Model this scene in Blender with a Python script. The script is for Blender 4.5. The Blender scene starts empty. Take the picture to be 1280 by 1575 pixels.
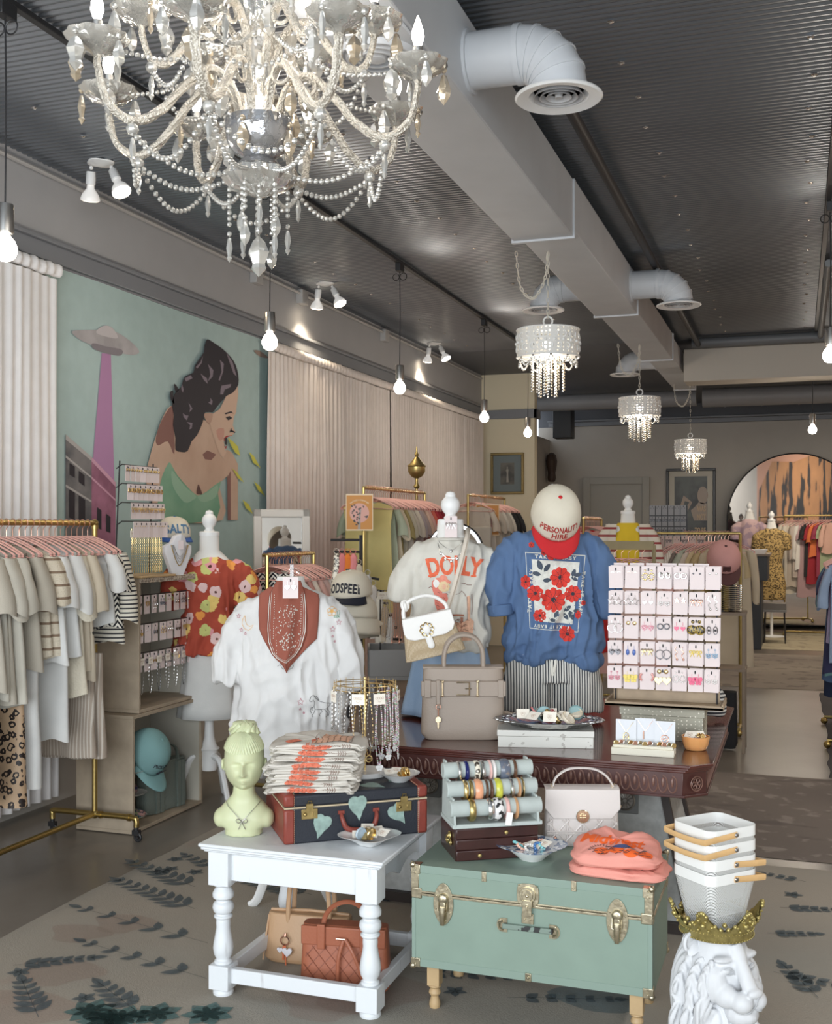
import bpy, bmesh, math, random
from math import sin, cos, pi, sqrt, atan2, exp, radians as R
from mathutils import Vector as V, Matrix as M, noise, Euler
from mathutils.bvhtree import BVHTree
S = bpy.context.scene; COL = S.collection
random.seed(7)
# ---------------- camera, world, lights, exposure ----------------
FP, CX, HY, EYE = 1700.0, 640.0, 812.0, 1.60
TH = math.atan2(588.0, FP)
cam = bpy.data.objects.new('camera', bpy.data.cameras.new('camera')); COL.objects.link(cam)
cam.location = (0, 0, EYE); cam.rotation_euler = (pi/2, 0, TH)
cam.data.sensor_fit = 'VERTICAL'; cam.data.sensor_height = 36.0
cam.data.lens = 36.0*FP/1575.0; cam.data.shift_y = (HY-787.5)/1575.0
cam.data.clip_start = 0.05; cam.data.clip_end = 100
S.camera = cam
w = bpy.data.worlds.new('world'); S.world = w; w.use_nodes = True
bg = w.node_tree.nodes['Background']; bg.inputs[0].default_value = (0.86, 0.93, 1.0, 1); bg.inputs[1].default_value = 1.0
S.view_settings.view_transform = 'Standard'; S.view_settings.look = 'None'
S.view_settings.gamma = 1; S.view_settings.exposure = 0.38; S.view_settings.use_curve_mapping = False
c_ = S.cycles
c_.max_bounces = 7; c_.diffuse_bounces = 3; c_.glossy_bounces = 4; c_.transmission_bounces = 6; c_.transparent_max_bounces = 8
c_.caustics_reflective = False; c_.caustics_refractive = False; c_.sample_clamp_indirect = 4.0; c_.use_denoising = True
def area(name, loc, rot, sx, sy, power, col):
    l = bpy.data.lights.new(name, 'AREA'); l.shape = 'RECTANGLE'; l.size = sx; l.size_y = sy; l.energy = power; l.color = col
    o = bpy.data.objects.new(name, l); COL.objects.link(o); o.location = loc; o.rotation_euler = rot; return o
# daylight coming in through the shop front behind the photographer
area('daylight_shopfront', (-0.6, -1.9, 1.75), (R(90), 0, 0), 6.8, 2.9, 290, (0.90, 0.96, 1.0))
# unseen fill lights placed overhead, no fixtures built for them
area('overhead_fill', (1.9, 4.5, 3.5), (0, R(-18), 0), .5, 2.4, 60, (1.0, 0.97, 0.92))
area('overhead_fill', (1.9, 10.0, 3.5), (0, R(-18), 0), .5, 2.4, 55, (1.0, 0.93, 0.84))
area('overhead_fill', (0.6, 15.8, 3.2), (0, 0, 0), 2.4, .5, 55, (1.0, 0.88, 0.72))

# ---------------- picture measurements to real points ----------------
_R = V((cos(TH), sin(TH), 0)); _F = V((-sin(TH), cos(TH), 0)); _E = V((0, 0, EYE))
def ray(x, y): return _R*((x-CX)/FP) + _F + V((0, 0, (HY-y)/FP))
def P(x, y, d): return _E + ray(x, y)*d            # at distance d
def G(x, y, z=0.0): r = ray(x, y); return _E + r*((z-EYE)/r.z)
def PX(x, y, X): r = ray(x, y); return _E + r*(X/r.x)
def PY(x, y, Y): r = ray(x, y); return _E + r*(Y/r.y)
# ---------------- materials ----------------
MATS = {}
def mat(name, c=(.8,.8,.8), r=.5, m=0.0, c2=None, pat=None, bump=0, bs=60, var=0, vs=4, em=0, emc=None, tr=0, alpha=1, coat=0, sheen=0, ior=None, bstretch=None, sss=0):
    if name in MATS: return MATS[name]
    mt = bpy.data.materials.new(name); mt.use_nodes = True; MATS[name] = mt
    nt = mt.node_tree; nd = nt.nodes; L = nt.links.new; b = nd['Principled BSDF']
    def node(t, **k):
        n = nd.new(t)
        for a, v in k.items(): setattr(n, a, v)
        return n
    def S_(x): return x
    def math_(op, a, b_=None, c3=None):
        n = node('ShaderNodeMath', operation=op)
        for i, q in enumerate((a, b_, c3)):
            if q is None: continue
            if isinstance(q, (int, float)): n.inputs[i].default_value = q
            else: L(q, n.inputs[i])
        return n.outputs[0]
    c = tuple(c)+(1,) if len(c) == 3 else c
    b.inputs['Base Color'].default_value = c; b.inputs['Roughness'].default_value = r; b.inputs['Metallic'].default_value = m
    if ior: b.inputs['IOR'].default_value = ior
    if coat: b.inputs['Coat Weight'].default_value = coat; b.inputs['Coat Roughness'].default_value = .08
    if sheen: b.inputs['Sheen Weight'].default_value = sheen
    if tr: b.inputs['Transmission Weight'].default_value = tr
    if sss: b.inputs['Subsurface Weight'].default_value = sss; b.inputs['Subsurface Scale'].default_value = .02
    if alpha < 1: b.inputs['Alpha'].default_value = alpha
    if em: b.inputs['Emission Strength'].default_value = em; b.inputs['Emission Color'].default_value = tuple(emc or c[:3])+(1,)
    tc = node('ShaderNodeTexCoord'); OB = tc.outputs['Object']
    def sep():
        s_ = node('ShaderNodeSeparateXYZ'); L(OB, s_.inputs[0]); return s_.outputs
    def tex(scale, kind='Noise', det=3, stretch=None, **k):
        t = node('ShaderNodeTex'+kind, **k); t.inputs['Scale'].default_value = scale
        if kind == 'Noise': t.inputs['Detail'].default_value = det
        if stretch:
            mp = node('ShaderNodeMapping'); mp.inputs['Scale'].default_value = stretch; L(OB, mp.inputs[0]); L(mp.outputs[0], t.inputs['Vector'])
        else: L(OB, t.inputs['Vector'])
        return t
    colsock = None
    def mix(fac, a, b_):
        n = node('ShaderNodeMix', data_type='RGBA')
        if isinstance(fac, (int, float)): n.inputs[0].default_value = fac
        else: L(fac, n.inputs[0])
        for i, q in ((6, a), (7, b_)):
            if isinstance(q, tuple): n.inputs[i].default_value = q if len(q) == 4 else q+(1,)
            else: L(q, n.inputs[i])
        return n.outputs[2]
    if pat:
        k = pat[0]; cc2 = tuple(c2 or (0,0,0))
        if k == 'band':            # axis, freq, duty
            s_ = sep()['XYZ'.index(pat[1])]
            fac = math_('LESS_THAN', math_('FRACT', math_('MULTIPLY', s_, pat[2])), pat[3])
        elif k == 'chev':
            o = sep(); zz = math_('MULTIPLY', math_('PINGPONG', math_('ADD', o[0], o[1]), pat[2]), pat[3] if len(pat) > 3 else 1.0)
            fac = math_('LESS_THAN', math_('FRACT', math_('MULTIPLY', math_('ADD', o[2], zz), pat[1])), .5)
        elif k == 'dots':
            t = tex(pat[1], 'Voronoi'); t.inputs['Randomness'].default_value = pat[3] if len(pat) > 3 else .6
            fac = math_('LESS_THAN', t.outputs['Distance'], pat[2])
        elif k == 'leo':
            t = tex(pat[1], 'Voronoi'); n = tex(pat[1]*2.2)
            d = math_('ADD', t.outputs['Distance'], math_('MULTIPLY', math_('SUBTRACT', n.outputs[0], .5), .5))
            fac = math_('MULTIPLY', math_('GREATER_THAN', d, .22), math_('LESS_THAN', d, .47))
        elif k == 'blot':          # noise blotches scale, threshold
            t = tex(pat[1], det=pat[3] if len(pat) > 3 else 4)
            fac = math_('GREATER_THAN', t.outputs[0], pat[2])
        elif k == 'soft':
            t = tex(pat[1], det=5, stretch=pat[3] if len(pat) > 3 else None)
            mr = node('ShaderNodeMapRange'); L(t.outputs[0], mr.inputs[0]); mr.inputs[1].default_value = pat[2][0]; mr.inputs[2].default_value = pat[2][1]
            fac = mr.outputs[0]
        elif k == 'grad':          # axis, from, to
            mr = node('ShaderNodeMapRange'); L(sep()['XYZ'.index(pat[1])], mr.inputs[0]); mr.inputs[1].default_value = pat[2]; mr.inputs[2].default_value = pat[3]
            fac = mr.outputs[0]
        elif k == 'mesh':          # holes: returns alpha
            o = sep(); f = pat[1]
            a_ = math_('ADD', math_('ADD', o[0], o[1]), o[2]); d_ = math_('SUBTRACT', math_('ADD', o[0], o[1]), o[2])
            q = math_('MULTIPLY', math_('SINE', math_('MULTIPLY', a_, f)), math_('SINE', math_('MULTIPLY', d_, f)))
            al = math_('LESS_THAN', math_('ABSOLUTE', q), pat[2]); L(al, b.inputs['Alpha']); fac = 0.0
        elif k == 'flor':
            t = tex(pat[1], 'Voronoi'); w_ = node('ShaderNodeTexVoronoi'); w_.inputs['Scale'].default_value = pat[1]; L(OB, w_.inputs['Vector'])
            cr = node('ShaderNodeValToRGB'); cr.color_ramp.interpolation = 'CONSTANT'
            e = cr.color_ramp.elements; cols = pat[2]; e[0].color = cols[0]+(1,); e[1].color = cols[1]+(1,); e[1].position = 1/len(cols)
            for i in range(2, len(cols)): q = e.new(i/len(cols)); q.color = cols[i]+(1,)
            sp = node('ShaderNodeSeparateColor'); L(w_.outputs['Color'], sp.inputs[0]); L(sp.outputs[0], cr.inputs[0])
            n = tex(pat[1]*3); d = math_('ADD', t.outputs['Distance'], math_('MULTIPLY', math_('SUBTRACT', n.outputs[0], .5), .35))
            c1 = mix(math_('LESS_THAN', d, .12), cr.outputs[0], (.12,.04,.03))
            colsock = mix(math_('GREATER_THAN', d, .47), c1, c[:3]); fac = None
        if fac is not None and k != 'mesh': colsock = mix(fac, c[:3], cc2)
    if var:
        t = tex(vs, det=4); mr = node('ShaderNodeMapRange'); L(t.outputs[0], mr.inputs[0]); mr.inputs[1].default_value = .3; mr.inputs[2].default_value = .7
        mr.inputs[3].default_value = 1-var; mr.inputs[4].default_value = 1+var*.6
        n = node('ShaderNodeMix', data_type='RGBA', blend_type='MULTIPLY'); n.inputs[0].default_value = 1
        if colsock: L(colsock, n.inputs[6])
        else: n.inputs[6].default_value = c
        L(mr.outputs[0], n.inputs[7]); colsock = n.outputs[2]
    if colsock: L(colsock, b.inputs['Base Color'])
    if bump:
        t = tex(bs, det=4, stretch=bstretch); bp = node('ShaderNodeBump'); bp.inputs['Strength'].default_value = bump; bp.inputs['Distance'].default_value = .01
        L(t.outputs[0], bp.inputs['Height']); L(bp.outputs[0], b.inputs['Normal'])
    return mt
def fab(name, c, **k): k.setdefault('r', .9); k.setdefault('bump', .12); k.setdefault('bs', 260); k.setdefault('var', .05); k.setdefault('vs', 9); return mat(name, c, **k)
# ---------------- mesh helpers ----------------
def TR(x=0, y=0, z=0, rz=0, rx=0, ry=0, s=1):
    sc = M.Diagonal((s, s, s, 1)) if not isinstance(s, tuple) else M.Diagonal(s+(1,))
    return M.Translation((x, y, z)) @ Euler((rx, ry, rz)).to_matrix().to_4x4() @ sc
class MB:
    def __init__(s): s.v = []; s.f = []; s.mi = []; s.T = M.Identity(4); s.c = 0
    def add(s, vs, fs):
        n = len(s.v); T = s.T
        s.v += [T @ V(p) for p in vs]; s.f += [tuple(n+i for i in f) for f in fs]; s.mi += [s.c]*len(fs); return s
    def box(s, x0, y0, z0, x1, y1, z1):
        v = [(x, y, z) for x in (x0, x1) for y in (y0, y1) for z in (z0, z1)]
        return s.add(v, [(0,1,3,2), (4,6,7,5), (0,4,5,1), (2,3,7,6), (0,2,6,4), (1,5,7,3)])
    def cbox(s, cx, cy, cz, sx, sy, sz): return s.box(cx-sx/2, cy-sy/2, cz-sz/2, cx+sx/2, cy+sy/2, cz+sz/2)
    def lathe(s, prof, n=24, c=(0,0,0), lob=0, la=0, a0=0, a1=2*pi):
        full = abs(a1-a0-2*pi) < 1e-6; m = n if full else n+1; vs = []
        for (r, z) in prof:
            for i in range(m):
                a = a0+(a1-a0)*i/n; q = r*(1+la*cos(lob*a)) if lob else r
                vs.append((c[0]+q*cos(a), c[1]+q*sin(a), c[2]+z))
        fs = []
        for j in range(len(prof)-1):
            for i in range(n):
                k = (i+1) % m; fs.append((j*m+i, j*m+k, (j+1)*m+k, (j+1)*m+i))
        if full:
            if prof[0][0] > 1e-6: fs.append(tuple(range(m-1, -1, -1)))
            if prof[-1][0] > 1e-6: fs.append(tuple((len(prof)-1)*m+i for i in range(m)))
        return s.add(vs, fs)
    def ball(s, c, r, n=12, m=8):
        if isinstance(r, (int, float)): r = (r, r, r)
        vs = []; fs = []
        for j in range(m+1):
            t = pi*j/m
            for i in range(n): a = 2*pi*i/n; vs.append((c[0]+r[0]*sin(t)*cos(a), c[1]+r[1]*sin(t)*sin(a), c[2]+r[2]*cos(t)))
        for j in range(m):
            for i in range(n): k = (i+1) % n; fs.append((j*n+i, (j+1)*n+i, (j+1)*n+k, j*n+k))
        return s.add(vs, fs)
    def tube(s, pts, r, n=8, closed=False, cap=True, flat=None):
        pts = [V(p) for p in pts]; N = len(pts)
        if N < 2: return s
        rs = r if isinstance(r, list) else [r]*N
        tan = []
        for i in range(N):
            if closed: t = pts[(i+1) % N]-pts[i-1]
            else: t = pts[min(i+1, N-1)]-pts[max(i-1, 0)]
            tan.append(t.normalized() if t.length > 1e-9 else V((0,0,1)))
        u = tan[0].orthogonal().normalized() if flat is None else (V(flat)-tan[0]*V(flat).dot(tan[0])).normalized(); vs = []
        for i in range(N):
            u = (u-tan[i]*u.dot(tan[i]))
            u = u.normalized() if u.length > 1e-6 else tan[i].orthogonal().normalized()
            w_ = tan[i].cross(u); q = rs[i]
            qa, qb = q if isinstance(q, tuple) else (q, q)
            for k in range(n): a = 2*pi*k/n; vs.append(pts[i]+u*cos(a)*qa+w_*sin(a)*qb)
        fs = []
        for i in range(N if closed else N-1):
            j = (i+1) % N
            for k in range(n): l = (k+1) % n; fs.append((i*n+k, i*n+l, j*n+l, j*n+k))
        if not closed and cap: fs += [tuple(range(n-1, -1, -1)), tuple((N-1)*n+k for k in range(n))]
        return s.add(vs, fs)
    def prism(s, poly, z0, z1):
        n = len(poly); vs = [(x, y, z0) for x, y in poly]+[(x, y, z1) for x, y in poly]
        fs = [tuple(range(n-1, -1, -1)), tuple(range(n, 2*n))]+[(i, (i+1) % n, n+(i+1) % n, n+i) for i in range(n)]
        return s.add(vs, fs)
    def grid(s, fn, nu, nv, cu=False):
        m = nu if cu else nu+1
        vs = [fn(i/nu, j/nv) for j in range(nv+1) for i in range(m)]; fs = []
        for j in range(nv):
            for i in range(nu): k = (i+1) % m; fs.append((j*m+i, j*m+k, (j+1)*m+k, (j+1)*m+i))
        return s.add(vs, fs)
    def torus(s, c, r, t, n=20, k=6, ax='z', a0=0, a1=2*pi):
        full = abs(a1-a0-2*pi) < 1e-6; pts = []
        for i in range(n if full else n+1):
            a = a0+(a1-a0)*i/n; x, y = r*cos(a), r*sin(a)
            pts.append((c[0]+x, c[1]+y, c[2]) if ax == 'z' else (c[0]+x, c[1], c[2]+y) if ax == 'y' else (c[0], c[1]+x, c[2]+y))
        return s.tube(pts, t, k, closed=full)
    def mesh(s, o, T=None):
        T = T or M.Identity(4); return s.add([T @ v.co for v in o.vertices], [tuple(p.vertices) for p in o.polygons])
    def build(s, name, mt, parent=None, sm=40, bev=0, solid=0, sub=0, label=None):
        me = bpy.data.meshes.new(name); me.from_pydata([tuple(v) for v in s.v], [], s.f)
        mts = mt if isinstance(mt, (list, tuple)) else [mt]
        for q in mts: me.materials.append(q)
        if any(s.mi): me.polygons.foreach_set('material_index', s.mi)
        if sm:
            me.polygons.foreach_set('use_smooth', [True]*len(me.polygons)); me.set_sharp_from_angle(angle=R(sm))
        me.update()
        o = bpy.data.objects.new(name, me); COL.objects.link(o)
        if parent: o.parent = parent
        if solid: q = o.modifiers.new('s', 'SOLIDIFY'); q.thickness = solid; q.offset = 0
        if bev: q = o.modifiers.new('b', 'BEVEL'); q.width = bev; q.segments = 2; q.limit_method = 'ANGLE'; q.angle_limit = R(35)
        if sub: q = o.modifiers.new('u', 'SUBSURF'); q.levels = sub; q.render_levels = sub
        if label: o['label'] = label
        return o
def B(): return MB()
def tag(o, label, cat, group=None, kind=None):
    o['label'] = label; o['category'] = cat
    if group: o['group'] = group
    if kind: o['kind'] = kind
    return o
def thing(name, label, cat, loc=(0,0,0), rz=0, group=None, rx=0, ry=0):
    o = bpy.data.objects.new(name, None); COL.objects.link(o); o.empty_display_size = .05
    o.location = loc; o.rotation_euler = (rx, ry, rz); return tag(o, label, cat, group)
def struct(name, mb, mt, sm=40, bev=0, parent=None):
    o = mb.build(name, mt, parent, sm=sm, bev=bev)
    if not parent: o['kind'] = 'structure'
    return o
KIDS = {}
def copy_tree(o, label=None, loc=None, rz=None, group=None, rot=None, scale=None):
    c = o.copy(); COL.objects.link(c)
    if loc is not None: c.location = loc
    if rz is not None: c.rotation_euler = (0, 0, rz)
    if rot is not None: c.rotation_euler = rot
    if scale is not None: c.scale = scale
    if label: c['label'] = label
    if group: c['group'] = group
    for ch in o.children:
        d = ch.copy(); COL.objects.link(d); d.parent = c
        for g in ch.children: e = g.copy(); COL.objects.link(e); e.parent = d
    return c
def voxel(mb, size=.008, smooth=6, fac=.5, disp=None):
    me = bpy.data.meshes.new('t'); me.from_pydata([tuple(v) for v in mb.v], [], mb.f); o = bpy.data.objects.new('t', me); COL.objects.link(o)
    q = o.modifiers.new('r', 'REMESH'); q.mode = 'VOXEL'; q.voxel_size = size
    if smooth: q = o.modifiers.new('s', 'SMOOTH'); q.iterations = smooth; q.factor = fac
    dg = bpy.context.evaluated_depsgraph_get(); dg.update(); e = o.evaluated_get(dg).to_mesh()
    if disp:
        out = MB(); vs = [v.co + disp(v.co, v.normal) for v in e.vertices]; out.add(vs, [tuple(p.vertices) for p in e.polygons])
    else: out = MB(); out.mesh(e)
    o.evaluated_get(dg).to_mesh_clear(); bpy.data.objects.remove(o); bpy.data.meshes.remove(me); return out
def bvh(mb): return BVHTree.FromPolygons([tuple(v) for v in mb.v], mb.f)
def text2d(body, size=1, bold=0, align='CENTER', shear=0, spacing=1, arc=None, sx=1):
    cu = bpy.data.curves.new('t', 'FONT'); cu.body = body; cu.size = size; cu.align_x = align; cu.align_y = 'CENTER'; cu.offset = bold; cu.shear = shear
    cu.space_character = spacing; cu.resolution_u = 3; cu.fill_mode = 'FRONT'
    o = bpy.data.objects.new('t', cu); COL.objects.link(o); dg = bpy.context.evaluated_depsgraph_get(); dg.update()
    e = o.evaluated_get(dg).to_mesh(); vs = [(v.co.x*sx, v.co.y) for v in e.vertices]; fs = [tuple(p.vertices) for p in e.polygons]
    o.evaluated_get(dg).to_mesh_clear(); bpy.data.objects.remove(o); bpy.data.curves.remove(cu)
    if arc: vs = [((arc+y)*sin(x/arc), (arc+y)*cos(x/arc)-arc) for x, y in vs]
    return vs, fs
def flat(vs2, fs, dx=0, dz=0, rot=0, y=0):
    c, s_ = cos(rot), sin(rot); m = MB(); m.add([(dx+x*c-z*s_, y, dz+x*s_+z*c) for x, z in vs2], [tuple(reversed(f)) for f in fs]); return m
def poly2(pts): return pts, [tuple(range(len(pts)))]
def disc2(cx, cz, rx, rz=None, n=20, rot=0):
    rz = rz or rx; return [(cx+rx*cos(a)*cos(rot)-rz*sin(a)*sin(rot), cz+rx*cos(a)*sin(rot)+rz*sin(a)*cos(rot)) for a in [2*pi*i/n for i in range(n)]]
def line2(pts, w_):     # thick polyline as quads
    vs = []; fs = []
    for i, p in enumerate(pts):
        a = pts[max(i-1, 0)]; b_ = pts[min(i+1, len(pts)-1)]; dx, dz = b_[0]-a[0], b_[1]-a[1]; l = sqrt(dx*dx+dz*dz) or 1
        nx, nz = -dz/l*w_/2, dx/l*w_/2; vs += [(p[0]+nx, p[1]+nz), (p[0]-nx, p[1]-nz)]
    for i in range(len(pts)-1): fs.append((2*i, 2*i+1, 2*i+3, 2*i+2))
    return vs, fs
def star2(cx, cz, r, n=5, inner=.42, rot=0):
    return [(cx+(r if i % 2 == 0 else r*inner)*sin(pi*i/n+rot), cz+(r if i % 2 == 0 else r*inner)*cos(pi*i/n+rot)) for i in range(2*n)]
def heart2(cx, cz, s_, n=20):
    return [(cx+s_*(16*sin(t)**3)/17, cz+s_*(13*cos(t)-5*cos(2*t)-2*cos(3*t)-cos(4*t))/17) for t in [2*pi*i/n for i in range(n)]]
class Print:      # flat shapes in x,z pressed onto a surface from its front (-y) side
    def __init__(s, tree, T=None, off=.0015, mx=.012): s.tree = tree; s.T = T or M.Identity(4); s.Ti = s.T.inverted(); s.off = off; s.mx = mx; s.k = 0
    def put(s, name, shapes, mt, parent, label=None):
        bm = bmesh.new(); s.k += 1
        for vs, fs in shapes:
            bv = [bm.verts.new((p[0], 0, p[1])) for p in vs]
            for f in fs:
                try: bm.faces.new([bv[i] for i in f])
                except ValueError: pass
        bm.normal_update(); bmesh.ops.triangulate(bm, faces=bm.faces)
        for _ in range(5):
            es = [e for e in bm.edges if e.calc_length() > s.mx]
            if not es: break
            bmesh.ops.subdivide_edges(bm, edges=es, cuts=1); bmesh.ops.triangulate(bm, faces=[f for f in bm.faces if len(f.verts) > 3])
        out = MB(); bad = set(); vs = []
        d = (s.T.to_3x3() @ V((0, 1, 0))).normalized()
        for i, v in enumerate(bm.verts):
            o = s.T @ V((v.co.x, -.5, v.co.z)); h = s.tree.ray_cast(o, d, 2.0)
            if h[0] is None: bad.add(i); vs.append(V((0,0,0)))
            else: vs.append(h[0]-d*(s.off+s.k*.0003))
        bm.verts.index_update(); fs = []
        for f in bm.faces:
            ids = [v.index for v in f.verts]
            if any(i in bad for i in ids): continue
            ds = [vs[i].dot(d) for i in ids]
            if max(ds)-min(ds) > .05: continue
            fs.append(tuple(ids))
        out.add(vs, fs); bm.free(); return out.build(name, mt, parent, label=label)
def smoothpts(pts, n=6, closed=False):      # Catmull-Rom
    P_ = [V(p) for p in pts]; N = len(P_); out = []
    for i in range(N if closed else N-1):
        a, b_, c, d = (P_[(i-1) % N], P_[i], P_[(i+1) % N], P_[(i+2) % N]) if closed else (P_[max(i-1,0)], P_[i], P_[i+1], P_[min(i+2, N-1)])
        for k in range(n):
            t = k/n; out.append(.5*((2*b_)+(c-a)*t+(2*a-5*b_+4*c-d)*t*t+(3*b_-a-3*c+d)*t**3))
    if not closed: out.append(P_[-1])
    return out
def nz(x, y, z): return noise.noise(V((x, y, z)))
# common materials
GOLD = mat('gold_metal', (.78,.58,.27), .28, 1); BRASS = mat('aged_brass', (.55,.43,.18), .38, 1, var=.2, vs=20); SILVER = mat('silver_metal', (.78,.77,.75), .22, 1)
CHROME = mat('brushed_nickel', (.62,.60,.57), .3, 1); BLACK = mat('black_metal', (.02,.02,.022), .45); WHITEP = mat('white_paint', (.86,.86,.85), .45, var=.04)
CARD = mat('blush_card', (.80,.69,.68), .7); CARDW = mat('white_card', (.93,.91,.90), .7); CREAMC = mat('cream_card', (.90,.84,.74), .8)
PINKV = fab('pink_velvet', (.80,.42,.36), r=.75, sheen=.4); ROSEG = mat('rose_gold_metal', (.80,.47,.36), .3, 1)
DARK = mat('dark_recess', (.03,.028,.027), .8); INK = mat('ink', (.03,.03,.04), .8)
# ---------------- the room ----------------
CZ = 3.69
WALLP = mat('greige_wall_paint', (.52,.48,.43), .8, bump=.05, bs=120, var=.03); WALLU = mat('pale_grey_wall_paint', (.42,.42,.43), .75, bump=.05, bs=100, var=.03)
TRIM = mat('grey_trim_paint', (.22,.23,.25), .5); DKGREY = mat('charcoal_paint', (.12,.125,.14), .6)
CREAMW = mat('warm_cream_paint', (.78,.70,.52), .75, bump=.05, bs=100)
FLOORM = mat('polished_brown_concrete', (.17,.145,.12), .28, pat=('soft', 1.3, (.35,.7)), c2=(.24,.215,.185), bump=.04, bs=9)
m = B(); m.box(-4.3, -2, -.1, 3.8, 19.2, 0); struct('floor', m, FLOORM, sm=0)
# corrugated metal ceiling, real ribs running across the shop
CORR = mat('galvanised_corrugated_metal', (.30,.325,.36), .34, .8, var=.12, vs=1.2, bump=.05, bs=14)
def corr(y0, y1, x0=-4.2, x1=3.7, p=.045, a=.009):
    m = B(); n = int((y1-y0)/p*6); vs = []; fs = []; xs = [x0+(x1-x0)*i/8 for i in range(9)]
    for i in range(n+1):
        y = y0+(y1-y0)*i/n; z = CZ+a*(0,0,.15,1.5,1.5,.15)[i % 6]+.003*sin(y*1.7)
        for x in xs: vs.append((x, y, z+.006*nz(x*.7, y*.8, 0)))
    for i in range(n):
        for k in range(8): a_ = i*9+k; fs.append((a_, a_+9, a_+10, a_+1))
    m.add(vs, fs); m.c = 1
    for x in (-3.6,-2.3,-.75,.05,.8,2.2):
        for j in range(int((y1-y0)/.42)):
            yy = y0+.1+j*.42; m.lathe([(0,-.009),(.006,-.009),(.008,-.005),(.016,-.002),(.016,0)], 8, (x+.02*(j % 2), yy, CZ-.006))
    return m
struct('ceiling', corr(-1.0, 12.6), [CORR, SILVER], sm=60)
m = B(); m.box(-4.3, -2, 3.72, 3.8, 12.6, 3.8); m.box(-4.3, 12.6, CZ, 3.8, 19.2, 3.8); struct('ceiling_back', m, DKGREY, sm=0)
m = B(); m.box(-4.3, -2, 0, -4.1, 19.2, 3.13); m.c = 1; m.box(-4.3, -2, 3.13, -4.1, 14.6, 3.8); struct('wall_left', m, [WALLP, WALLU], sm=0)
m = B(); m.box(-4.1, -2, 3.13, -4.055, 14.6, 3.23); m.box(-4.1, -2, 3.23, -4.03, 14.6, 3.255); m.box(-4.1, -2, 3.115, -4.075, 14.6, 3.13); struct('trim_1', m, TRIM, sm=0, bev=.004)
m = B(); m.box(-4.1, 14.6, 0, -3.36, 14.75, 3.69); struct('wall_partition', m, CREAMW, sm=0)
m = B(); m.box(-4.1, 14.55, 3.08, -3.32, 14.6, 3.2); m.box(-3.36, 14.55, 3.08, -3.32, 14.8, 3.2); struct('trim_2', m, TRIM, sm=0, bev=.004)
m = B(); m.box(-4.3, 19, 0, 3.8, 19.2, 3.35); m.c = 1; m.box(-4.3, 19, 3.35, 3.8, 19.2, 3.8); struct('wall_back', m, [WALLP, DKGREY], sm=0)
m = B(); m.box(-4.1, 18.9, 3.35, 3.6, 19, 3.42); m.box(-4.1, 18.8, 3.42, 3.6, 19, 3.45); struct('trim_3', m, TRIM, sm=0, bev=.005)
m = B(); m.box(-4.1, 18.97, 0, 3.6, 19, .14); struct('baseboard_back', m, DARK, sm=0)
m = B(); m.box(3.6, -2, 0, 3.8, 19.2, 3.8); struct('wall_right', m, WALLP, sm=0)
# shop front behind the photographer: side piers and a header over the glazed opening
m = B(); m.box(-4.3, -2.1, 0, -4.0, -1.95, 3.8); m.box(2.9, -2.1, 0, 3.8, -1.95, 3.8); m.box(-4.0, -2.1, 3.3, 2.9, -1.95, 3.8); struct('wall_front', m, WALLP, sm=0)
# closed door on the back wall
DRP = mat('grey_door_paint', (.42,.40,.36), .55)
a = PY(898, 735, 18.97); b = PY(1000, 735, 18.97)
m = B(); m.box(a.x+.12, 18.93, 0, b.x-.12, 18.97, a.z-.12); struct('door_1', m, DRP, sm=0, bev=.004)
m = B()
for q in ((a.x, 18.9, 0, a.x+.12, 18.99, a.z), (b.x-.12, 18.9, 0, b.x, 18.99, a.z), (a.x+.12, 18.9, a.z-.12, b.x-.12, 18.99, a.z)): m.box(*q)
struct('trim_4', m, DRP, sm=0, bev=.006)
# conduit with boxes under the ceiling on the left wall
PIPEP = mat('grey_pipe_paint', (.45,.44,.43), .5)
t = thing('conduit', 'thin grey conduit running under the ceiling along the left wall', 'conduit')
m = B(); m.tube([(-4.07, y, 3.63) for y in (1, 4, 7, 10, 14.5)], .014, 8); m.build('pipe', PIPEP, t)
for x_, lb in ((465, 0), (592, 0), (395, 0)):
    p = PX(x_, 460 if x_ == 465 else 520, -4.07); m = B(); m.cbox(-4.07, p.y, 3.6, .06, .12, .12); m.build('junction_box', PIPEP, t, bev=.004)
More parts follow.
